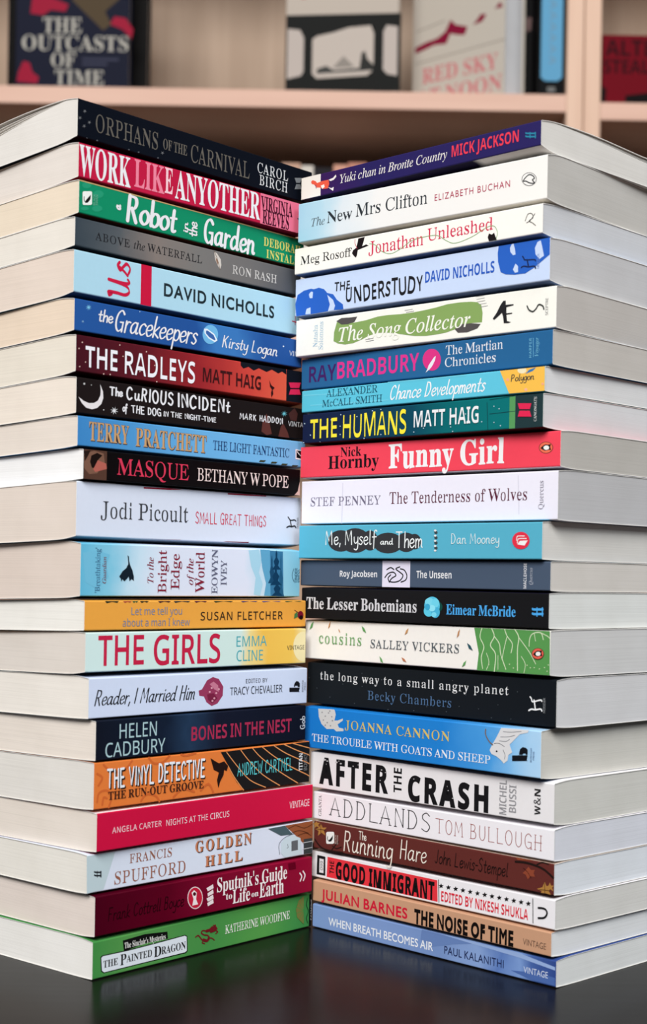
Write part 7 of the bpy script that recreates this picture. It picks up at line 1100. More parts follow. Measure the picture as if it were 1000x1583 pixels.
  ('K','p',(214,212,226),0.68,[37.61,26.76,37.46,8.18,37.05,0.63]),
  ('K','p',(214,212,226),0.54,[179.59,26.87,180.34,13.82,180.54,4.23]),
  ('T','a',(112,106,128),'STEF PENNEY','M',8.45,12.24,70.91,18.05,0,{'track': 0.06}),
  ('T','t',(88,28,52),'The Tenderness of Wolves','M',78.44,12.33,186.28,19.73,0,{'track': 0.04}),
  ('T','m',(120,116,132),'Quercus','M',194.54,6.67,197.99,23.36,1,{}),
]),
dict(label='turquoise paperback with white handwriting over dark grey clouds', group='paperbacks in the stack with grey page ends', x=-0.01666, y=1.01472, z=0.24775, rz=-0.77089, th=0.02265, len=0.1991, rb=0.0004, rt=0.00048, sag=(0.0,0.0), color=(86,172,198), page=(192,190,186), pk=0.8, seed=50, els=[
  ('P','p',(54,55,58),[50.1,11.79,49.75,9.99,48.64,8.31,46.85,6.86,44.49,5.75,41.72,5.04,38.71,4.79,35.69,5.01,32.85,5.71,30.39,6.82,28.48,8.29,27.26,9.99,26.81,11.83,27.17,13.66,28.32,15.36,30.16,16.82,32.57,17.93,35.38,18.61,38.39,18.83,41.4,18.57,44.21,17.85,46.62,16.73,48.48,15.28,49.67,13.59]),
  ('P','p',(54,55,58),[64.27,11.98,63.87,9.93,62.63,8.02,60.61,6.37,57.94,5.1,54.81,4.29,51.42,4.0,48.01,4.25,44.79,5.04,42.01,6.31,39.85,7.98,38.47,9.93,37.97,12.02,38.37,14.12,39.67,16.06,41.75,17.72,44.47,18.98,47.65,19.76,51.06,20.01,54.46,19.71,57.63,18.89,60.35,17.6,62.45,15.95,63.78,14.03]),
  ('P','p',(54,55,58),[70.97,11.97,70.78,10.31,70.15,8.75,69.12,7.42,67.75,6.39,66.15,5.74,64.42,5.52,62.67,5.73,61.02,6.37,59.59,7.4,58.49,8.74,57.77,10.31,57.5,11.99,57.69,13.67,58.34,15.24,59.39,16.57,60.76,17.6,62.38,18.23,64.12,18.44,65.87,18.21,67.5,17.55,68.91,16.52,70.0,15.19,70.71,13.63]),
  ('P','p',(54,55,58),[92.35,10.3,91.96,8.62,90.76,7.04,88.81,5.68,86.25,4.63,83.24,3.96,79.99,3.72,76.71,3.93,73.63,4.58,70.97,5.62,68.9,6.99,67.58,8.59,67.11,10.31,67.51,12.03,68.75,13.63,70.76,15.0,73.37,16.04,76.43,16.69,79.7,16.89,82.96,16.65,86.0,15.98,88.61,14.93,90.61,13.57,91.89,11.99]),
  ('P','p',(54,55,58),[103.56,10.7,103.31,9.14,102.49,7.67,101.17,6.42,99.43,5.45,97.38,4.83,95.16,4.61,92.93,4.81,90.84,5.41,89.03,6.38,87.62,7.65,86.72,9.13,86.39,10.72,86.65,12.3,87.48,13.78,88.83,15.05,90.6,16.01,92.67,16.61,94.89,16.81,97.12,16.59,99.19,15.97,100.98,15.0,102.36,13.73,103.24,12.27]),
  ('P','p',(54,55,58),[107.25,11.1,107.1,9.85,106.6,8.69,105.78,7.69,104.7,6.92,103.44,6.43,102.07,6.26,100.69,6.42,99.39,6.9,98.27,7.67,97.4,8.68,96.84,9.85,96.63,11.11,96.78,12.37,97.29,13.55,98.12,14.55,99.21,15.32,100.48,15.8,101.85,15.96,103.23,15.79,104.52,15.3,105.63,14.52,106.49,13.52,107.04,12.35]),
  ('T','t',(232,238,238),'Me, Myself','H',24.58,9.46,70.47,18.5,0,{'w': 0.04}),
  ('T','t',(232,238,238),'and','H',73.16,9.48,84.24,13.21,0,{'w': 0.06}),
  ('T','t',(232,238,238),'Them','H',86.24,7.44,108.65,17.27,0,{'w': 0.04}),
  ('P','p',(60,70,74),[120.49,16.66,120.32,16.15,119.84,15.77,119.17,15.63,118.49,15.78,117.99,16.16,117.8,16.68,117.97,17.19,118.45,17.57,119.12,17.7,119.8,17.56,120.3,17.18]),
  ('P','p',(60,70,74),[120.56,13.48,120.39,12.96,119.91,12.58,119.24,12.45,118.56,12.59,118.06,12.97,117.87,13.49,118.04,14.0,118.52,14.38,119.19,14.52,119.87,14.38,120.37,14.0]),
  ('P','p',(60,70,74),[120.63,10.3,120.46,9.78,119.98,9.4,119.31,9.26,118.63,9.4,118.13,9.78,117.94,10.3,118.11,10.81,118.59,11.19,119.26,11.33,119.94,11.19,120.44,10.81]),
  ('P','p',(60,70,74),[120.7,7.11,120.53,6.59,120.05,6.21,119.38,6.07,118.7,6.21,118.2,6.59,118.01,7.11,118.18,7.62,118.66,8.0,119.33,8.14,120.01,8.01,120.51,7.63]),
  ('P','p',(220,226,226),[119.64,17.86,119.5,17.54,119.13,17.31,118.61,17.23,118.09,17.32,117.71,17.55,117.56,17.87,117.69,18.19,118.07,18.42,118.59,18.51,119.11,18.42,119.49,18.18]),
  ('P','p',(220,226,226),[119.71,14.68,119.57,14.36,119.2,14.13,118.68,14.04,118.16,14.13,117.78,14.36,117.63,14.68,117.76,15.0,118.14,15.23,118.66,15.32,119.18,15.23,119.56,14.99]),
  ('P','p',(220,226,226),[119.78,11.49,119.64,11.17,119.27,10.94,118.75,10.85,118.23,10.94,117.85,11.17,117.7,11.49,117.84,11.81,118.21,12.04,118.73,12.13,119.25,12.04,119.63,11.81]),
  ('P','p',(220,226,226),[119.85,8.3,119.71,7.99,119.34,7.75,118.82,7.67,118.3,7.75,117.92,7.98,117.77,8.3,117.91,8.62,118.28,8.86,118.8,8.94,119.32,8.86,119.7,8.62]),
  ('P','p',(220,226,226),[119.91,5.52,119.78,5.2,119.4,4.96,118.89,4.88,118.37,4.96,117.98,5.19,117.83,5.51,117.97,5.83,118.34,6.06,118.86,6.15,119.38,6.07,119.76,5.84]),
  ('T','a',(214,232,234),'Dan Mooney','H',131.47,9.7,168.18,15.81,0,{'w': 0.04}),
  ('P','m',(222,52,74),[190.34,11.4,190.15,10.09,189.55,8.87,188.58,7.82,187.29,7.01,185.78,6.5,184.15,6.32,182.5,6.49,180.96,6.99,179.63,7.8,178.59,8.86,177.93,10.09,177.68,11.42,177.87,12.74,178.48,13.97,179.47,15.02,180.78,15.83,182.3,16.33,183.93,16.49,185.57,16.31,187.11,15.8,188.43,14.98,189.45,13.93,190.1,12.71]),
  ('P','m',(238,238,238),[181.51,9.14,183.34,11.22,188.94,11.4,186.68,8.4]),
  ('K','m',(238,238,238),0.49,[181.49,9.9,181.92,11.98,183.31,12.54,187.99,12.53]),
  ('K','m',(238,238,238),0.49,[180.99,11.41,181.18,13.49,182.34,14.05,186.56,14.03]),
]),
dict(label='slate grey paperback with a white square holding a curled black dragon', group='paperbacks in the stack with grey page ends', x=-0.01531, y=1.0194, z=0.22944, rz=-0.77415, th=0.01791, len=0.20513, rb=0.00059, rt=0.0004, sag=(0.0,0.0), color=(72,86,106), page=(186,182,177), pk=0.8, seed=51, back=(18,18,22), els=[
  ('P','p',(224,220,238),[73.94,0.69,97.49,0.69,97.49,17.41,73.94,17.41]),
  ('K','p',(38,38,44),0.85,[76.25,6.68,78.96,9.26,83.35,10.17,85.6,8.11,82.34,6.37,80.73,4.24,85.14,3.91,89.48,5.26,91.59,8.21,88.83,10.25,85.5,12.29,88.75,13.59]),
  ('K','p',(38,38,44),0.83,[90.06,4.02,93.83,5.35,94.84,8.27,92.61,11.55,89.33,12.34]),
  ('K','p',(38,38,44),0.84,[77.8,11.78,81.09,13.08,83.87,11.86]),
  ('K','p',(38,38,44),0.84,[81.19,8.46,79.03,6.31,80.19,3.81]),
  ('T','a',(228,230,234),'Roy Jacobsen','X',36.44,6.82,69.53,10.8,0,{'e': 0.012}),
  ('T','t',(228,230,234),'The Unseen','X',102.84,6.76,131.17,11.27,0,{'e': 0.012}),
  ('T','m',(222,224,230),'MACLEHOSE','X',185.89,1.59,188.0,16.45,1,{'e': 0.012}),
  ('T','m',(180,186,198),'Quercus','I',189.88,3.91,192.22,13.89,1,{}),
]),
dict(label='black paperback with silver fat serif title and a turquoise carnation', group='paperbacks in the stack with grey page ends', x=-0.0143, y=1.01866, z=0.20762, rz=-0.77706, th=0.02143, len=0.20348, rb=0.0004, rt=0.00059, sag=(0.0,0.0), color=(27,27,29), page=(198,200,198), pk=0.8, seed=52, rough=0.4, front=(38,34,78), els=[
  ('T','t',(206,206,210),'The Lesser Bohemians','S',4.53,6.93,102.22,14.56,0,{'w': 0.01}),
  ('P','p',(20,74,66),[123.28,11.05,123.09,10.02,122.49,9.04,121.52,8.18,120.24,7.51,118.74,7.06,117.12,6.87,115.49,6.95,113.96,7.3,112.64,7.89,111.61,8.68,110.96,9.63,110.72,10.66,110.91,11.7,111.53,12.68,112.51,13.54,113.81,14.22,115.32,14.66,116.94,14.84,118.57,14.76,120.09,14.4,121.39,13.81,122.4,13.02,123.05,12.08]),
  ('P','p',(84,190,222),[121.19,11.78,121.0,10.34,120.41,8.97,119.44,7.79,118.17,6.86,116.66,6.25,115.04,6.0,113.4,6.13,111.87,6.64,110.54,7.49,109.5,8.61,108.84,9.95,108.59,11.39,108.77,12.85,109.38,14.22,110.36,15.41,111.65,16.34,113.16,16.94,114.79,17.18,116.42,17.03,117.95,16.52,119.27,15.67,120.29,14.54,120.94,13.22]),
  ('P','p',(92,200,228),[116.56,8.45,116.44,7.51,116.04,6.63,115.39,5.87,114.53,5.26,113.52,4.87,112.44,4.71,111.34,4.79,110.32,5.12,109.43,5.66,108.74,6.38,108.29,7.24,108.13,8.17,108.25,9.11,108.66,9.99,109.31,10.76,110.18,11.36,111.19,11.75,112.28,11.91,113.37,11.82,114.39,11.49,115.28,10.95,115.96,10.22,116.4,9.37]),
  ('P','p',(72,176,212),[121.27,7.81,121.17,6.88,120.83,6.0,120.26,5.24,119.52,4.64,118.65,4.25,117.7,4.1,116.75,4.19,115.86,4.51,115.09,5.06,114.49,5.78,114.1,6.63,113.95,7.56,114.06,8.5,114.41,9.37,114.97,10.14,115.72,10.73,116.6,11.12,117.54,11.27,118.49,11.18,119.38,10.85,120.15,10.3,120.75,9.58,121.13,8.73]),
  ('P','p',(120,212,234),[116.44,14.03,116.32,13.41,115.97,12.82,115.4,12.3,114.65,11.9,113.76,11.63,112.81,11.52,111.86,11.57,110.96,11.79,110.19,12.14,109.59,12.62,109.2,13.19,109.06,13.81,109.18,14.44,109.53,15.03,110.11,15.54,110.87,15.94,111.75,16.21,112.71,16.32,113.66,16.26,114.55,16.05,115.32,15.69,115.92,15.21,116.3,14.65]),
  ('P','p',(110,208,232),[120.63,13.36,120.54,12.64,120.24,11.95,119.76,11.36,119.12,10.9,118.37,10.6,117.56,10.47,116.75,10.54,115.98,10.8,115.32,11.22,114.81,11.78,114.48,12.45,114.36,13.17,114.45,13.9,114.75,14.58,115.23,15.17,115.88,15.64,116.63,15.94,117.44,16.05,118.25,15.98,119.01,15.73,119.67,15.3,120.18,14.74,120.51,14.08]),
  ('P','p',(140,222,240),[117.57,10.08,117.49,9.56,117.24,9.07,116.84,8.64,116.3,8.31,115.67,8.09,115.0,8.0,114.31,8.04,113.68,8.22,113.12,8.52,112.7,8.92,112.42,9.39,112.32,9.91,112.4,10.43,112.65,10.92,113.06,11.34,113.6,11.68,114.23,11.9,114.91,11.99,115.59,11.94,116.22,11.76,116.77,11.46,117.2,11.06,117.47,10.59]),
  ('P','p',(60,164,204),[113.36,10.74,113.3,10.22,113.1,9.73,112.77,9.31,112.34,8.98,111.84,8.76,111.29,8.67,110.75,8.72,110.23,8.91,109.79,9.21,109.44,9.61,109.22,10.09,109.13,10.61,109.2,11.13,109.4,11.62,109.72,12.04,110.15,12.37,110.66,12.59,111.2,12.67,111.75,12.62,112.27,12.44,112.71,12.13,113.05,11.73,113.27,11.25]),
  ('P','p',(120,212,234),[118.7,6.13,118.64,5.71,118.44,5.32,118.12,4.98,117.69,4.71,117.19,4.53,116.65,4.46,116.1,4.49,115.6,4.63,115.16,4.87,114.81,5.19,114.6,5.57,114.51,5.98,114.58,6.4,114.78,6.79,115.1,7.13,115.53,7.4,116.04,7.58,116.58,7.65,117.12,7.61,117.63,7.47,118.07,7.23,118.41,6.91,118.62,6.54]),
  ('T','a',(76,166,232),'Eimear McBride','S',126.35,6.59,179.48,12.74,0,{'w': 0.006}),
  ('K','m',(76,166,232),1.33,[199.09,11.54,192.84,11.33,191.9,11.7]),
  ('K','m',(76,166,232),1.33,[199.14,8.89,192.89,8.66,191.95,9.03]),
  ('P','m',(76,166,232),[194.64,12.59,195.4,12.62,195.51,7.29,194.75,7.26]),
  ('P','m',(76,166,232),[198.51,12.72,199.34,12.75,199.45,7.43,198.62,7.4]),
]),
dict(label='white paperback scattered with leaves and a green end full of pale roots', group='paperbacks in the stack with grey page ends', x=-0.01131, y=1.02089, z=0.17977, rz=-0.79098, th=0.02745, len=0.20373, rb=0.00119, rt=0.0004, sag=(0.0,0.0), color=(238,235,229), page=(184,184,184), pk=0.8, seed=53, els=[
  ('P','p',(88,150,82),[146.59,26.9,203.21,26.9,205.17,1.34,180.2,1.34,149.19,1.34,150.46,11.7]),
  ('K','p',(214,226,192),0.54,[152.63,26.9,151.26,21.45,154.39,15.79,152.52,9.49,153.68,2.59]),
  ('K','p',(214,226,192),0.61,[160.11,26.9,162.2,22.33,159.35,16.82,163.42,11.67,162.67,1.34]),
  ('K','p',(214,226,192),0.54,[162.2,22.33,166.24,17.93,167.35,11.9,171.45,3.03]),
  ('K','p',(214,226,192),0.53,[169.95,26.9,172.0,22.76,175.97,18.42,175.12,13.09]),
  ('K','p',(214,226,192),0.45,[172.0,22.76,170.18,16.61,168.39,8.91]),
  ('K','p',(214,226,192),0.6,[177.71,26.9,180.7,22.4,179.89,15.61,180.16,2.87]),
  ('K','p',(214,226,192),0.45,[180.7,22.4,185.59,17.4,189.48,13.15,193.38,7.45]),
  ('K','p',(214,226,192),0.52,[188.44,17.55,188.81,22.02,191.11,25.08,196.74,25.69,198.69,21.73]),
  ('K','p',(214,226,192),0.44,[196.74,25.69,201.43,24.05,203.31,22.68]),
  ('K','p',(214,226,192),0.39,[156.47,12.04,158.58,6.77,156.69,2.03]),
  ('K','p',(214,226,192),0.37,[182.86,11.28,185.81,6.98,184.98,1.7]),
  ('K','p',(214,226,192),0.37,[192.05,25.12,193.09,20.74]),
  ('K','p',(214,226,192),0.38,[165.4,11.02,165.59,2.63]),
  ('P','p',(196,214,172),[187.73,6.35,187.6,6.08,187.26,5.95,186.93,6.04,186.78,6.29,186.91,6.57,187.25,6.7,187.59,6.61]),
  ('P','p',(196,214,172),[190.13,5.02,189.99,4.75,189.66,4.62,189.33,4.71,189.18,4.96,189.32,5.23,189.65,5.36,189.98,5.28]),
  ('P','p',(196,214,172),[192.95,5.21,192.82,4.94,192.49,4.81,192.16,4.9,192.01,5.15,192.15,5.42,192.48,5.55,192.81,5.46]),
  ('P','p',(196,214,172),[196.72,4.72,196.59,4.45,196.26,4.32,195.93,4.41,195.78,4.66,195.92,4.93,196.24,5.06,196.58,4.97]),
  ('P','p',(196,214,172),[200.43,5.7,200.3,5.43,199.97,5.3,199.64,5.39,199.5,5.64,199.63,5.91,199.96,6.03,200.29,5.95]),
  ('P','p',(196,214,172),[202.33,3.63,202.2,3.36,201.88,3.23,201.55,3.32,201.4,3.57,201.54,3.83,201.86,3.96,202.19,3.88]),
  ('P','p',(196,214,172),[203.18,7.34,203.05,7.07,202.72,6.94,202.39,7.03,202.25,7.28,202.38,7.55,202.71,7.67,203.04,7.59]),
  ('P','p',(196,214,172),[174.78,6.28,174.65,6.0,174.31,5.87,173.96,5.96,173.81,6.21,173.95,6.49,174.29,6.62,174.64,6.53]),
  ('P','p',(196,214,172),[177.73,4.21,177.59,3.93,177.25,3.8,176.91,3.89,176.76,4.14,176.9,4.42,177.24,4.55,177.58,4.46]),
  ('P','p',(196,214,172),[159.11,5.27,158.97,4.99,158.62,4.85,158.26,4.94,158.11,5.21,158.25,5.49,158.6,5.62,158.95,5.53]),
  ('P','p',(98,158,92),[3.8,20.53,5.31,24.16,7.66,26.18,6.55,22.29]),
  ('P','p',(196,140,88),[21.48,21.75,22.38,25.0,23.8,26.79,23.15,23.31]),
  ('P','p',(98,158,92),[56.63,20.22,54.89,23.24,52.34,24.81,53.67,21.52]),
  ('P','p',(196,140,88),[33.07,19.59,32.26,21.28,31.09,22.17,31.71,20.32]),
  ('P','p',(98,158,92),[72.18,1.37,70.75,4.32,68.67,5.83,69.77,2.62]),
  ('P','p',(188,120,84),[92.24,3.12,90.43,5.17,87.76,6.17,89.14,3.92]),
  ('P','p',(196,146,96),[90.2,20.48,91.46,23.24,93.41,24.77,92.48,21.83]),
  ('P','p',(186,134,92),[133.19,20.22,134.14,23.87,135.64,25.87,134.96,21.97]),
  ('P','p',(44,84,96),[146.14,13.02,144.25,15.97,141.47,17.47,142.92,14.25]),
  ('P','p',(98,158,92),[137.75,2.69,139.09,5.34,141.14,6.85,140.16,4.04]),
  ('T','t',(112,162,104),'cousins','M',13.26,11.87,52.35,19.35,0,{'track': 0.14}),
  ('T','a',(84,92,98),'SALLEY VICKERS','M',60.7,10.94,135.11,16.32,0,{'track': 0.1}),
  ('P','m',(60,40,40),[199.56,13.71,199.43,12.85,199.0,12.03,198.31,11.3,197.41,10.72,196.35,10.33,195.2,10.15,194.04,10.19,192.96,10.46,192.02,10.93,191.3,11.58,190.83,12.36,190.66,13.21,190.79,14.08,191.22,14.91,191.92,15.64,192.84,16.21,193.9,16.6,195.05,16.78,196.21,16.72,197.29,16.45,198.21,15.97,198.93,15.33,199.39,14.55]),
  ('P','m',(224,96,80),[199.21,13.69,199.08,12.9,198.69,12.14,198.06,11.48,197.23,10.94,196.25,10.58,195.19,10.41,194.13,10.46,193.13,10.7,192.27,11.14,191.6,11.73,191.18,12.45,191.02,13.23,191.14,14.03,191.54,14.79,192.18,15.46,193.02,15.99,194.0,16.35,195.06,16.51,196.12,16.46,197.11,16.21,197.97,15.77,198.63,15.18,199.05,14.47]),
  ('P','m',(35,30,32),[191.56,12.93,192.88,14.17,194.64,15.26,196.65,15.2,198.19,15.62,197.78,13.94,198.49,12.16,196.93,12.24,194.72,11.61,192.92,12.18]),
  ('P','m',(240,238,235),[197.13,13.51,196.9,12.87,196.26,12.37,195.38,12.15,194.48,12.27,193.82,12.69,193.57,13.31,193.79,13.95,194.44,14.45,195.32,14.67,196.22,14.55,196.88,14.12]),
]),
dict(label='thick black paperback with letter-spaced white lower-case serif title', group='paperbacks in the stack with grey page ends', x=-0.00952, y=1.0228, z=0.15002, rz=-0.78989, th=0.02935, len=0.2067, rb=0.00091, rt=0.00119, sag=(0.0,0.0), color=[(0,(28,32,36)),(1,(24,28,33))], page=(188,188,190), pk=0.8, seed=54, els=[
  ('P','p',(84,90,96),[1.93,17.74,1.81,17.52,1.5,17.41,1.19,17.48,1.05,17.69,1.18,17.91,1.48,18.02,1.8,17.95]),
  ('P','p',(84,90,96),[9.56,11.25,9.44,11.02,9.13,10.91,8.82,10.98,8.69,11.19,8.81,11.41,9.12,11.52,9.42,11.45]),
  ('P','p',(84,90,96),[21.96,6.05,21.84,5.83,21.54,5.71,21.24,5.78,21.11,5.99,21.23,6.21,21.53,6.32,21.83,6.25]),
  ('P','p',(84,90,96),[33.81,15.5,33.69,15.28,33.4,15.17,33.1,15.24,32.97,15.44,33.09,15.66,33.39,15.77,33.68,15.7]),
  ('P','p',(84,90,96),[44.78,3.48,44.67,3.26,44.38,3.15,44.09,3.21,43.96,3.41,44.08,3.63,44.37,3.74,44.66,3.68]),
  ('P','p',(84,90,96),[51.55,15.0,51.44,14.78,51.15,14.68,50.86,14.74,50.74,14.94,50.85,15.16,51.14,15.27,51.43,15.2]),
  ('P','p',(84,90,96),[68.72,20.35,68.61,20.14,68.33,20.03,68.04,20.1,67.92,20.3,68.03,20.51,68.31,20.62,68.6,20.55]),
  ('P','p',(84,90,96),[85.8,10.75,85.69,10.53,85.42,10.43,85.14,10.49,85.02,10.69,85.13,10.9,85.41,11.01,85.68,10.94]),
  ('P','p',(84,90,96),[102.08,18.45,101.97,18.24,101.71,18.14,101.44,18.21,101.32,18.4,101.43,18.61,101.69,18.71,101.96,18.65]),
  ('P','p',(84,90,96),[107.76,5.87,107.65,5.66,107.39,5.56,107.12,5.62,107.01,5.81,107.11,6.02,107.38,6.12,107.64,6.06]),
  ('P','p',(84,90,96),[123.73,3.92,123.63,3.71,123.37,3.61,123.11,3.67,122.99,3.86,123.1,4.07,123.36,4.17,123.62,4.11]),
  ('P','p',(84,90,96),[139.03,15.44,138.93,15.23,138.67,15.13,138.42,15.2,138.31,15.39,138.41,15.59,138.66,15.69,138.92,15.63]),
  ('P','p',(84,90,96),[149.36,7.56,149.27,7.36,149.02,7.26,148.77,7.32,148.66,7.5,148.76,7.71,149.01,7.81,149.26,7.75]),
  ('P','p',(84,90,96),[164.24,11.07,164.15,10.87,163.9,10.77,163.66,10.83,163.55,11.01,163.65,11.21,163.89,11.31,164.14,11.25]),
  ('P','p',(84,90,96),[178.67,19.84,178.57,19.64,178.34,19.55,178.1,19.61,177.99,19.79,178.09,19.99,178.32,20.08,178.56,20.02]),
  ('P','p',(84,90,96),[28.16,1.06,28.04,1.06,27.74,1.06,27.44,1.06,27.31,1.06,27.43,1.06,27.73,1.06,28.03,1.06]),
  ('P','p',(84,90,96),[74.82,1.62,74.7,1.41,74.43,1.3,74.15,1.36,74.03,1.56,74.14,1.77,74.41,1.88,74.69,1.82]),
  ('P','p',(84,90,96),[97.0,2.57,96.89,2.36,96.62,2.26,96.35,2.32,96.23,2.51,96.34,2.72,96.61,2.83,96.88,2.77]),
  ('P','p',(84,90,96),[134.05,7.93,133.95,7.73,133.69,7.62,133.44,7.69,133.33,7.87,133.43,8.08,133.68,8.18,133.94,8.12]),
  ('P','p',(84,90,96),[159.47,2.92,159.37,2.72,159.13,2.62,158.88,2.67,158.78,2.86,158.88,3.06,159.12,3.16,159.37,3.1]),
  ('P','p',(84,90,96),[174.18,3.38,174.09,3.18,173.85,3.08,173.61,3.14,173.51,3.32,173.6,3.52,173.84,3.62,174.08,3.56]),
  ('P','p',(84,90,96),[128.52,23.45,128.42,23.24,128.16,23.14,127.91,23.21,127.79,23.4,127.9,23.6,128.15,23.7,128.41,23.64]),
  ('P','p',(84,90,96),[51.36,23.45,51.24,23.23,50.95,23.13,50.66,23.2,50.54,23.4,50.65,23.62,50.94,23.72,51.23,23.65]),
  ('T','t',(226,228,230),'the long way to a small angry planet','M',12.25,17.32,171.87,22.76,0,{'track': 0.14}),
  ('T','a',(78,108,144),'Becky Chambers','M',56.15,6.68,127.37,12.57,0,{'track': 0.1}),
  ('K','m',(236,238,240),0.83,[187.94,17.46,188.91,16.39,189.9,14.76,195.52,16.13,196.47,15.45]),
  ('K','m',(236,238,240),0.91,[187.16,9.42,189.04,10.33,191.88,10.18,195.63,10.85,196.59,9.8]),
  ('K','m',(236,238,240),0.91,[190.82,15.78,191.34,13.35,191.87,10.55]),
  ('T','m',(150,154,158),'HODDER','R',197.45,8.81,199.08,17.46,1,{}),
]),
dict(label='bright blue paperback with gold author name and engraved sheep at both ends', group='paperbacks in the stack with grey page ends', x=-0.01073, y=1.019, z=0.12, rz=-0.80225, th=0.02961, len=0.19887, rb=0.00119, rt=0.00091, sag=(0.0,0.0), color=[(0,(30,122,204)),(0.6,(36,128,208)),(0.8,(74,156,224)),(0.9,(138,194,238)),(1,(176,214,244))], page=(182,180,174), pk=0.8, seed=55, back=(40,80,130), els=[
  ('P','p',(206,206,204),[12.57,28.01,27.97,28.55,29.26,25.57,28.15,21.25,31.18,21.51,35.98,23.19,36.01,21.93,31.24,18.98,32.5,16.99,36.74,16.52,36.78,15.05,30.14,14.24,27.67,15.71,20.94,15.1,15.92,18.06,13.33,22.52]),
  ('P','p',(150,150,152),[17.1,25.82,16.89,25.44,16.37,25.25,15.84,25.36,15.61,25.7,15.82,26.08,16.34,26.27,16.87,26.16]),
  ('P','p',(150,150,152),[20.24,23.54,20.04,23.16,19.52,22.96,18.99,23.07,18.76,23.41,18.97,23.79,19.49,23.98,20.02,23.88]),
  ('P','p',(150,150,152),[18.46,20.83,18.25,20.45,17.73,20.26,17.2,20.36,16.97,20.71,17.18,21.09,17.7,21.28,18.23,21.17]),
  ('P','p',(150,150,152),[23.26,25.91,23.05,25.53,22.54,25.34,22.01,25.45,21.79,25.79,22.0,26.16,22.51,26.36,23.04,26.25]),
  ('P','p',(150,150,152),[26.38,23.63,26.17,23.25,25.66,23.06,25.14,23.17,24.91,23.51,25.12,23.88,25.63,24.08,26.16,23.97]),
  ('P','p',(150,150,152),[22.19,19.46,21.98,19.08,21.47,18.89,20.94,18.99,20.72,19.33,20.92,19.71,21.44,19.9,21.97,19.8]),
  ('P','p',(150,150,152),[25.3,17.61,25.1,17.23,24.58,17.04,24.06,17.14,23.83,17.48,24.04,17.86,24.56,18.05,25.08,17.95]),
  ('P','p',(150,150,152),[27.05,21.15,26.84,20.77,26.33,20.58,25.81,20.68,25.59,21.02,25.79,21.4,26.31,21.59,26.83,21.49]),
  ('P','p',(150,150,152),[20.39,17.6,20.18,17.22,19.66,17.03,19.14,17.13,18.91,17.47,19.12,17.85,19.64,18.05,20.16,17.94]),
  ('P','p',(150,150,152),[24.45,27.28,24.25,26.9,23.73,26.71,23.21,26.82,22.98,27.16,23.19,27.54,23.71,27.73,24.23,27.62]),
  ('T','a',(214,190,104),'JOANNA CANNON','M',38.11,16.45,128.72,22.32,0,{'track': 0.08}),
  ('T','t',(232,238,244),'THE TROUBLE WITH GOATS AND SHEEP','M',7.05,5.95,161.27,10.86,0,{}),
  ('P','p',(218,218,220),[169.28,28.24,181.45,28.55,190.08,28.55,189.16,27.05,183.44,25.74,178.71,21.46,175.85,18.87,177.89,14.47,175.01,12.64,174.58,9.52,171.7,7.29,169.7,9.0,166.2,10.95,162.21,12.08,160.67,14.25,163.07,18.37,165.95,22.52]),
  ('K','p',(110,112,118),0.35,[170.8,26.07,176.66,26.24,184.37,27.35]),
  ('K','p',(110,112,118),0.35,[168.91,22.81,174.78,23.37,179.61,24.61]),
  ('K','p',(110,112,118),0.35,[167.97,20.4,172.88,20.5,175.78,21.94]),
  ('K','p',(110,112,118),0.35,[164.06,18.47,168.01,18.86,171.97,17.33]),
  ('K','p',(110,112,118),0.35,[171.03,15.31,172.57,12.39,172.13,10.03]),
  ('K','p',(120,104,92),0.77,[163.08,17.6,160.05,19.62,157.47,23.26,157.4,26.36]),
  ('P','p',(40,40,44),[166.83,14.11,166.63,13.7,166.15,13.5,165.66,13.6,165.44,13.97,165.64,14.37,166.12,14.58,166.62,14.47]),
  ('P','m',(24,26,32),[177.92,12.73,189.44,13.94,188.78,11.04,189.5,10.73,177.99,9.5]),
  ('P','m',(24,26,32),[183.12,13.66,183.1,14.8,183.86,17.0,185.67,18.33,187.97,18.18,189.37,17.18,189.43,14.32,188.0,14.17,187.75,14.9,186.08,14.73,185.85,13.94]),
  ('T','m',(80,104,140),'BOROUGH','R',191.33,10.24,192.52,18.2,1,{}),
  ('T','m',(80,104,140),'PRESS','R',193.23,11.58,194.41,16.5,1,{}),
]),
dict(label='grey-white paperback with worn heavy black stencil-like capitals', group='paperbacks in the stack with grey page ends', x=-0.00631, y=1.01867, z=0.09332, rz=-0.7878, th=0.02629, len=0.20126, rb=0.00128, rt=0.00119, sag=(0.0,0.0), color=(230,228,230), page=(186,185,180), pk=0.8, seed=56, els=[
  ('T','t',(28,28,30),'AFTER','X',8.16,4.89,70.75,21.5,0,{'w': 0.04,'track': 0.13}),
  ('T','t',(28,28,30),'THE','X',75.47,6.17,82.41,21.86,1,{}),
  ('T','t',(28,28,30),'CRASH','X',87.84,2.7,152.76,17.87,0,{'w': 0.04,'track': 0.13}),
  ('P','t',(196,195,197),[14.3,20.8,14.14,20.48,13.7,20.21,13.1,20.07,12.48,20.09,12.03,20.27,11.86,20.56,12.02,20.88,12.46,21.15,13.07,21.29,13.68,21.27,14.13,21.09]),
  ('P','t',(196,195,197),[16.39,20.14,16.14,19.82,15.55,19.63,14.94,19.69,14.69,19.97,14.93,20.3,15.53,20.48,16.13,20.42]),
  ('P','t',(196,195,197),[25.21,20.17,25.06,19.85,24.62,19.58,24.03,19.44,23.42,19.46,22.98,19.64,22.81,19.92,22.96,20.24,23.4,20.51,24.0,20.65,24.6,20.63,25.04,20.45]),
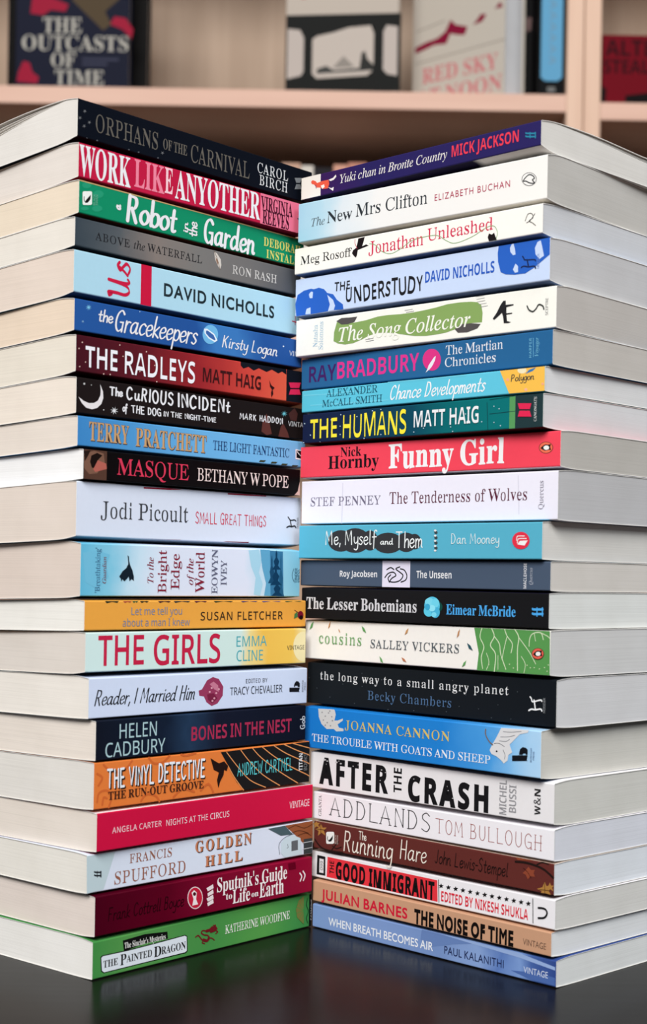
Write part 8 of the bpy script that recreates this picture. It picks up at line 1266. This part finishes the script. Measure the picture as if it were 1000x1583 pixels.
  ('P','t',(196,195,197),[29.17,19.71,29.05,19.46,28.71,19.24,28.23,19.13,27.75,19.15,27.4,19.29,27.27,19.51,27.39,19.77,27.73,19.98,28.21,20.09,28.69,20.08,29.04,19.94]),
  ('P','t',(196,195,197),[26.99,21.21,26.82,20.98,26.39,20.85,25.97,20.9,25.79,21.09,25.96,21.32,26.38,21.45,26.81,21.41]),
  ('P','t',(196,195,197),[40.09,19.12,39.93,18.89,39.51,18.76,39.1,18.8,38.92,19.0,39.09,19.22,39.5,19.35,39.92,19.31]),
  ('P','t',(196,195,197),[65.67,19.25,65.46,18.95,64.94,18.79,64.42,18.84,64.2,19.09,64.41,19.38,64.92,19.55,65.45,19.49]),
  ('P','t',(196,195,197),[68.92,17.92,68.76,17.69,68.36,17.57,67.96,17.61,67.79,17.8,67.95,18.02,68.35,18.15,68.75,18.11]),
  ('P','t',(196,195,197),[64.52,12.42,64.36,12.2,63.96,12.07,63.56,12.11,63.39,12.3,63.55,12.52,63.95,12.65,64.35,12.61]),
  ('P','t',(196,195,197),[121.66,12.31,121.51,12.1,121.14,11.97,120.77,12.01,120.62,12.19,120.76,12.41,121.13,12.53,121.5,12.49]),
  ('P','t',(196,195,197),[125.5,7.97,125.32,7.71,124.88,7.56,124.44,7.61,124.25,7.82,124.43,8.08,124.87,8.23,125.31,8.19]),
  ('P','t',(196,195,197),[149.63,17.08,149.48,16.87,149.13,16.75,148.78,16.79,148.63,16.97,148.77,17.18,149.12,17.29,149.48,17.25]),
  ('P','t',(196,195,197),[93.33,16.42,93.18,16.2,92.8,16.07,92.41,16.11,92.25,16.3,92.4,16.52,92.78,16.64,93.17,16.6]),
  ('P','t',(196,195,197),[44.75,20.45,44.59,20.22,44.18,20.09,43.76,20.14,43.59,20.33,43.75,20.56,44.16,20.69,44.58,20.64]),
  ('T','a',(152,152,156),'MICHEL','R',161.35,2.91,166.47,23.29,1,{'w': 0.02}),
  ('T','a',(152,152,156),'BUSSI','R',168.67,4.98,173.73,21.03,1,{'w': 0.02}),
  ('T','m',(36,36,38),'W','X',187.4,5.74,191.61,11.01,1,{}),
  ('T','m',(36,36,38),'&','S',187.05,11.76,191.73,15.9,1,{}),
  ('T','m',(36,36,38),'N','X',187.18,16.66,191.63,20.8,1,{}),
]),
dict(label='white paperback with spidery thin black title and reddish author capitals', group='paperbacks in the stack with grey page ends', x=-0.00417, y=1.01947, z=0.07277, rz=-0.79719, th=0.02014, len=0.20068, rb=0.00058, rt=0.00128, sag=(0.0,0.0), color=(236,234,239), page=(192,194,202), pk=0.8, seed=57, els=[
  ('T','m',(96,94,100),'GRANTA','M',5.01,2.98,7.8,16.72,1,{}),
  ('T','t',(62,60,62),'ADDLANDS','N',15.04,4.82,104.84,16.52,0,{'w': 0.024,'track': 0.03}),
  ('T','a',(158,92,90),'TOM BULLOUGH','N',109.18,5.54,191.9,14.26,0,{'w': 0.024,'track': 0.03}),
]),
dict(label='maroon paperback with gold leaves at both ends and cream handwritten title', group='paperbacks in the stack with grey page ends', x=-0.0034, y=1.01885, z=0.05251, rz=-0.79589, th=0.01986, len=0.19982, rb=0.00114, rt=0.00058, sag=(0.0,0.0), color=(96,46,42), page=(198,202,208), pk=0.8, seed=58, front=(224,204,188), els=[
  ('P','p',(172,124,64),[6.36,18.28,8.1,15.61,11.98,16.15,9.25,13.91,10.99,10.65,7.06,12.16,3.76,9.6,4.25,13.0,0.86,13.77,4.76,15.15]),
  ('P','p',(172,124,64),[1.97,19.13,3.13,18.21,5.74,18.56,3.9,17.06,5.07,14.87,2.43,15.89,0.22,14.19,0.55,16.46,-1.72,16.99,0.89,17.9]),
  ('P','p',(172,124,64),[193.11,8.08,194.86,5.27,198.75,5.89,196.01,3.48,197.76,1.29,193.81,1.58,190.5,1.29,190.98,2.44,187.57,3.22,191.5,4.74]),
  ('P','p',(172,124,64),[196.84,8.29,197.85,6.66,200.12,7.02,198.53,5.62,199.54,3.61,197.25,4.52,195.33,2.93,195.61,5.03,193.64,5.48,195.91,6.35]),
  ('K','p',(62,34,24),0.41,[6.37,17.82,6.55,10.01]),
  ('K','p',(62,34,24),0.42,[2.1,13.99,10.79,14.29]),
  ('K','p',(62,34,24),0.33,[193.13,7.35,193.29,1.29]),
  ('K','p',(62,34,24),0.33,[189.46,3.08,196.94,3.56]),
  ('P','p',(140,70,50),[181.14,15.14,183.08,13.57,185.92,13.99,185.02,12.0,186.01,9.93,182.69,9.79,180.83,7.64,179.34,10.03,176.93,10.78,178.81,12.56]),
  ('K','p',(48,24,20),0.34,[177.34,13.84,180.74,11.73,183.19,8.75]),
  ('K','p',(38,28,26),1.28,[171.49,16.74,178.71,17.22,186.34,16.64,192.96,15.03,199.56,11.27]),
  ('K','p',(38,28,26),0.74,[186.34,16.64,190.99,19.13,195.69,18.72]),
  ('P','p',(150,76,50),[171.9,19.13,181.51,19.13,185.34,19.09,172.91,18.07]),
  ('K','p',(42,28,26),1.02,[1.01,6.88,7.35,2.3,16.63,1.29,27.53,1.79]),
  ('K','p',(42,28,26),0.73,[16.63,1.29,20.18,5.18,23.75,8.43]),
  ('K','p',(42,28,26),0.63,[17.75,4.81,21.44,3.56,26.25,5.19]),
  ('P','m',(232,235,232),[12.65,13.41,18.46,14.23,19.38,13.68,19.53,7.12,18.64,6.3,12.83,5.43,11.9,5.98,11.75,12.59]),
  ('P','m',(25,25,25),[14.01,7.89,14.33,7.03,16.77,7.62,17.96,9.27,18.32,11.94,17.31,10.88,15.52,8.91]),
  ('K','m',(25,25,25),0.59,[13.34,10.42,13.19,8.57,14.07,7.9,15.55,7.66]),
  ('T','m',(206,190,180),'BLACK','R',20.09,6.62,21.3,12.49,1,{}),
  ('T','m',(206,190,180),'SWAN','R',21.92,6.44,23.13,12.3,1,{}),
  ('T','t',(236,228,216),'The','H',42.07,12.45,49.21,17.73,0,{'w': 0.06}),
  ('T','t',(236,228,216),'Running','H',28.41,3.32,72.82,16.29,0,{'w': 0.038,'slant': 0.1,'nib': 0.3}),
  ('T','t',(236,228,216),'Hare','H',78.83,5.41,101.55,17.2,0,{'w': 0.038,'slant': 0.1,'nib': 0.3}),
  ('T','a',(30,22,22),'John Lewis-Stempel','H',108.13,6.98,166.16,15.11,0,{'w': 0.036,'slant': 0.12}),
]),
dict(label='white paperback with black capitals on a red block and a row of stars', group='paperbacks in the stack with grey page ends', x=-0.0044, y=1.02359, z=0.03303, rz=-0.80616, th=0.01908, len=0.20466, rb=0.00056, rt=0.00114, sag=(0.0,0.0), color=(236,234,238), page=(190,189,186), pk=0.8, seed=59, els=[
  ('P','p',(28,28,30),[4.92,15.55,12.79,15.42,13.1,2.69,4.61,2.45]),
  ('P','p',(230,228,232),[7.18,13.53,11.27,13.49,11.19,4.1,7.1,4.11]),
  ('T','n',(60,60,64),'099','R',7.93,5.96,10.75,11.92,1,{}),
  ('P','p',(226,56,66),[14.96,15.74,113.26,15.37,113.83,2.0,14.36,2.24]),
  ('T','t',(30,26,28),'THE','X',17.0,4.91,21.32,13.59,1,{}),
  ('T','t',(26,22,24),'GOOD IMMIGRANT','X',23.08,2.58,111.07,13.55,0,{'w': 0.03,'track': 0.03}),
  ('K','p',(30,28,30),0.56,[114.32,15.74,114.91,1.98]),
  ('P','p',(30,28,30),[116.51,14.05,117.13,13.08,118.67,13.23,117.52,12.29,117.9,11.23,116.57,11.61,115.26,10.79,115.59,11.98,114.4,12.54,115.94,12.88]),
  ('P','p',(30,28,30),[122.52,14.09,123.13,13.12,124.66,13.28,123.51,12.34,123.89,11.28,122.57,11.66,121.28,10.85,121.61,12.03,120.43,12.58,121.96,12.93]),
  ('P','p',(30,28,30),[128.47,14.13,129.08,13.16,130.59,13.32,129.46,12.39,129.83,11.33,128.53,11.71,127.24,10.9,127.57,12.07,126.4,12.63,127.91,12.97]),
  ('P','p',(30,28,30),[134.37,14.17,134.97,13.21,136.47,13.36,135.35,12.43,135.72,11.38,134.42,11.76,133.15,10.95,133.48,12.12,132.32,12.68,133.82,13.02]),
  ('P','p',(30,28,30),[140.21,14.21,140.81,13.25,142.29,13.41,141.18,12.48,141.55,11.43,140.27,11.81,139.01,11.0,139.33,12.17,138.18,12.72,139.67,13.06]),
  ('P','p',(30,28,30),[146.01,14.25,146.6,13.29,148.07,13.45,146.96,12.52,147.33,11.48,146.06,11.86,144.81,11.05,145.13,12.22,143.99,12.77,145.46,13.1]),
  ('P','p',(30,28,30),[151.74,14.29,152.33,13.34,153.79,13.49,152.69,12.57,153.06,11.53,151.8,11.91,150.56,11.1,150.88,12.26,149.75,12.81,151.21,13.15]),
  ('P','p',(30,28,30),[157.43,14.33,158.01,13.38,159.46,13.53,158.37,12.61,158.73,11.58,157.48,11.95,156.26,11.15,156.57,12.31,155.45,12.86,156.9,13.19]),
  ('P','p',(30,28,30),[163.07,14.36,163.64,13.42,165.08,13.57,164.0,12.66,164.36,11.62,163.12,12.0,161.9,11.2,162.22,12.35,161.1,12.9,162.54,13.23]),
  ('P','p',(30,28,30),[168.66,14.4,169.22,13.46,170.64,13.62,169.58,12.7,169.93,11.67,168.71,12.05,167.5,11.25,167.81,12.4,166.71,12.94,168.13,13.28]),
  ('P','p',(30,28,30),[174.19,14.44,174.76,13.5,176.16,13.66,175.11,12.75,175.46,11.72,174.24,12.09,173.05,11.3,173.35,12.45,172.26,12.99,173.67,13.32]),
  ('P','p',(30,28,30),[179.68,14.48,180.24,13.55,181.63,13.7,180.59,12.79,180.94,11.77,179.73,12.14,178.55,11.35,178.85,12.49,177.77,13.03,179.16,13.36]),
  ('P','p',(30,28,30),[185.12,14.52,185.67,13.59,187.06,13.74,186.02,12.84,186.37,11.81,185.17,12.19,184.0,11.4,184.3,12.53,183.22,13.07,184.61,13.4]),
  ('T','a',(218,50,66),'EDITED BY NIKESH SHUKLA','X',116.89,3.14,185.11,9.33,0,{'e': 0.02}),
  ('K','p',(30,28,30),0.53,[188.44,16.31,188.89,2.2]),
  ('K','m',(28,28,30),1.14,[192.6,11.67,197.1,11.89,199.03,9.76,197.2,6.77,192.72,5.77]),
]),
dict(label='slim tan paperback with red author capitals and heavy black title', group='paperbacks in the stack with grey page ends', x=-0.00341, y=1.01857, z=0.01717, rz=-0.79867, th=0.01546, len=0.1989, rb=0.00095, rt=0.00056, sag=(0.0,0.0), color=(197,152,122), page=(200,202,204), pk=0.8, seed=60, rough=0.6, els=[
  ('T','a',(204,32,58),'JULIAN BARNES','G',8.07,3.48,86.0,9.88,0,{'w': 0.038,'track': 0.02}),
  ('T','t',(22,18,18),'THE NOISE OF TIME','G',91.93,2.15,171.16,10.39,0,{'w': 0.075,'track': 0.03}),
  ('T','m',(104,80,66),'VINTAGE','G',178.34,4.46,195.18,8.03,0,{}),
]),
dict(label='bottom periwinkle blue paperback on the table with satin folds printed at its end', group='paperbacks in the stack with grey page ends', x=-0.00335, y=1.01948, z=0.0001, rz=-0.7914, th=0.01667, len=0.20172, rb=0.0004, rt=0.00095, sag=(0.0,0.0), color=[(0,(128,156,208)),(0.35,(126,154,206)),(0.55,(118,146,198)),(0.7,(136,164,214)),(0.78,(92,124,188)),(0.86,(124,156,212)),(0.93,(72,102,168)),(1,(52,76,142))], page=(196,198,198), pk=0.8, seed=61, els=[
  ('P','p',(104,132,186),[97.82,15.57,118.11,15.57,138.85,14.25,123.46,10.95,105.07,5.93,96.9,9.23]),
  ('P','p',(150,176,222),[112.8,15.57,138.78,15.57,173.5,15.57,200.95,12.09,200.99,10.15,173.57,12.76,138.85,14.25]),
  ('P','p',(66,96,162),[123.31,15.57,143.83,15.57,173.44,15.57,200.83,15.57,200.88,15.57,173.5,15.57,143.87,15.57]),
  ('P','p',(76,106,170),[168.91,3.97,188.01,6.29,201.07,5.88,201.17,1.22,183.38,1.42]),
  ('T','t',(234,238,244),'WHEN BREATH BECOMES AIR','G',15.11,3.94,107.43,9.0,0,{'w': 0.02}),
  ('T','a',(34,44,84),'PAUL KALANITHI','G',116.69,4.13,163.35,8.89,0,{'w': 0.008,'track': 0.03}),
  ('T','m',(206,216,236),'VINTAGE','G',178.23,4.5,195.93,8.21,0,{}),
]),
]
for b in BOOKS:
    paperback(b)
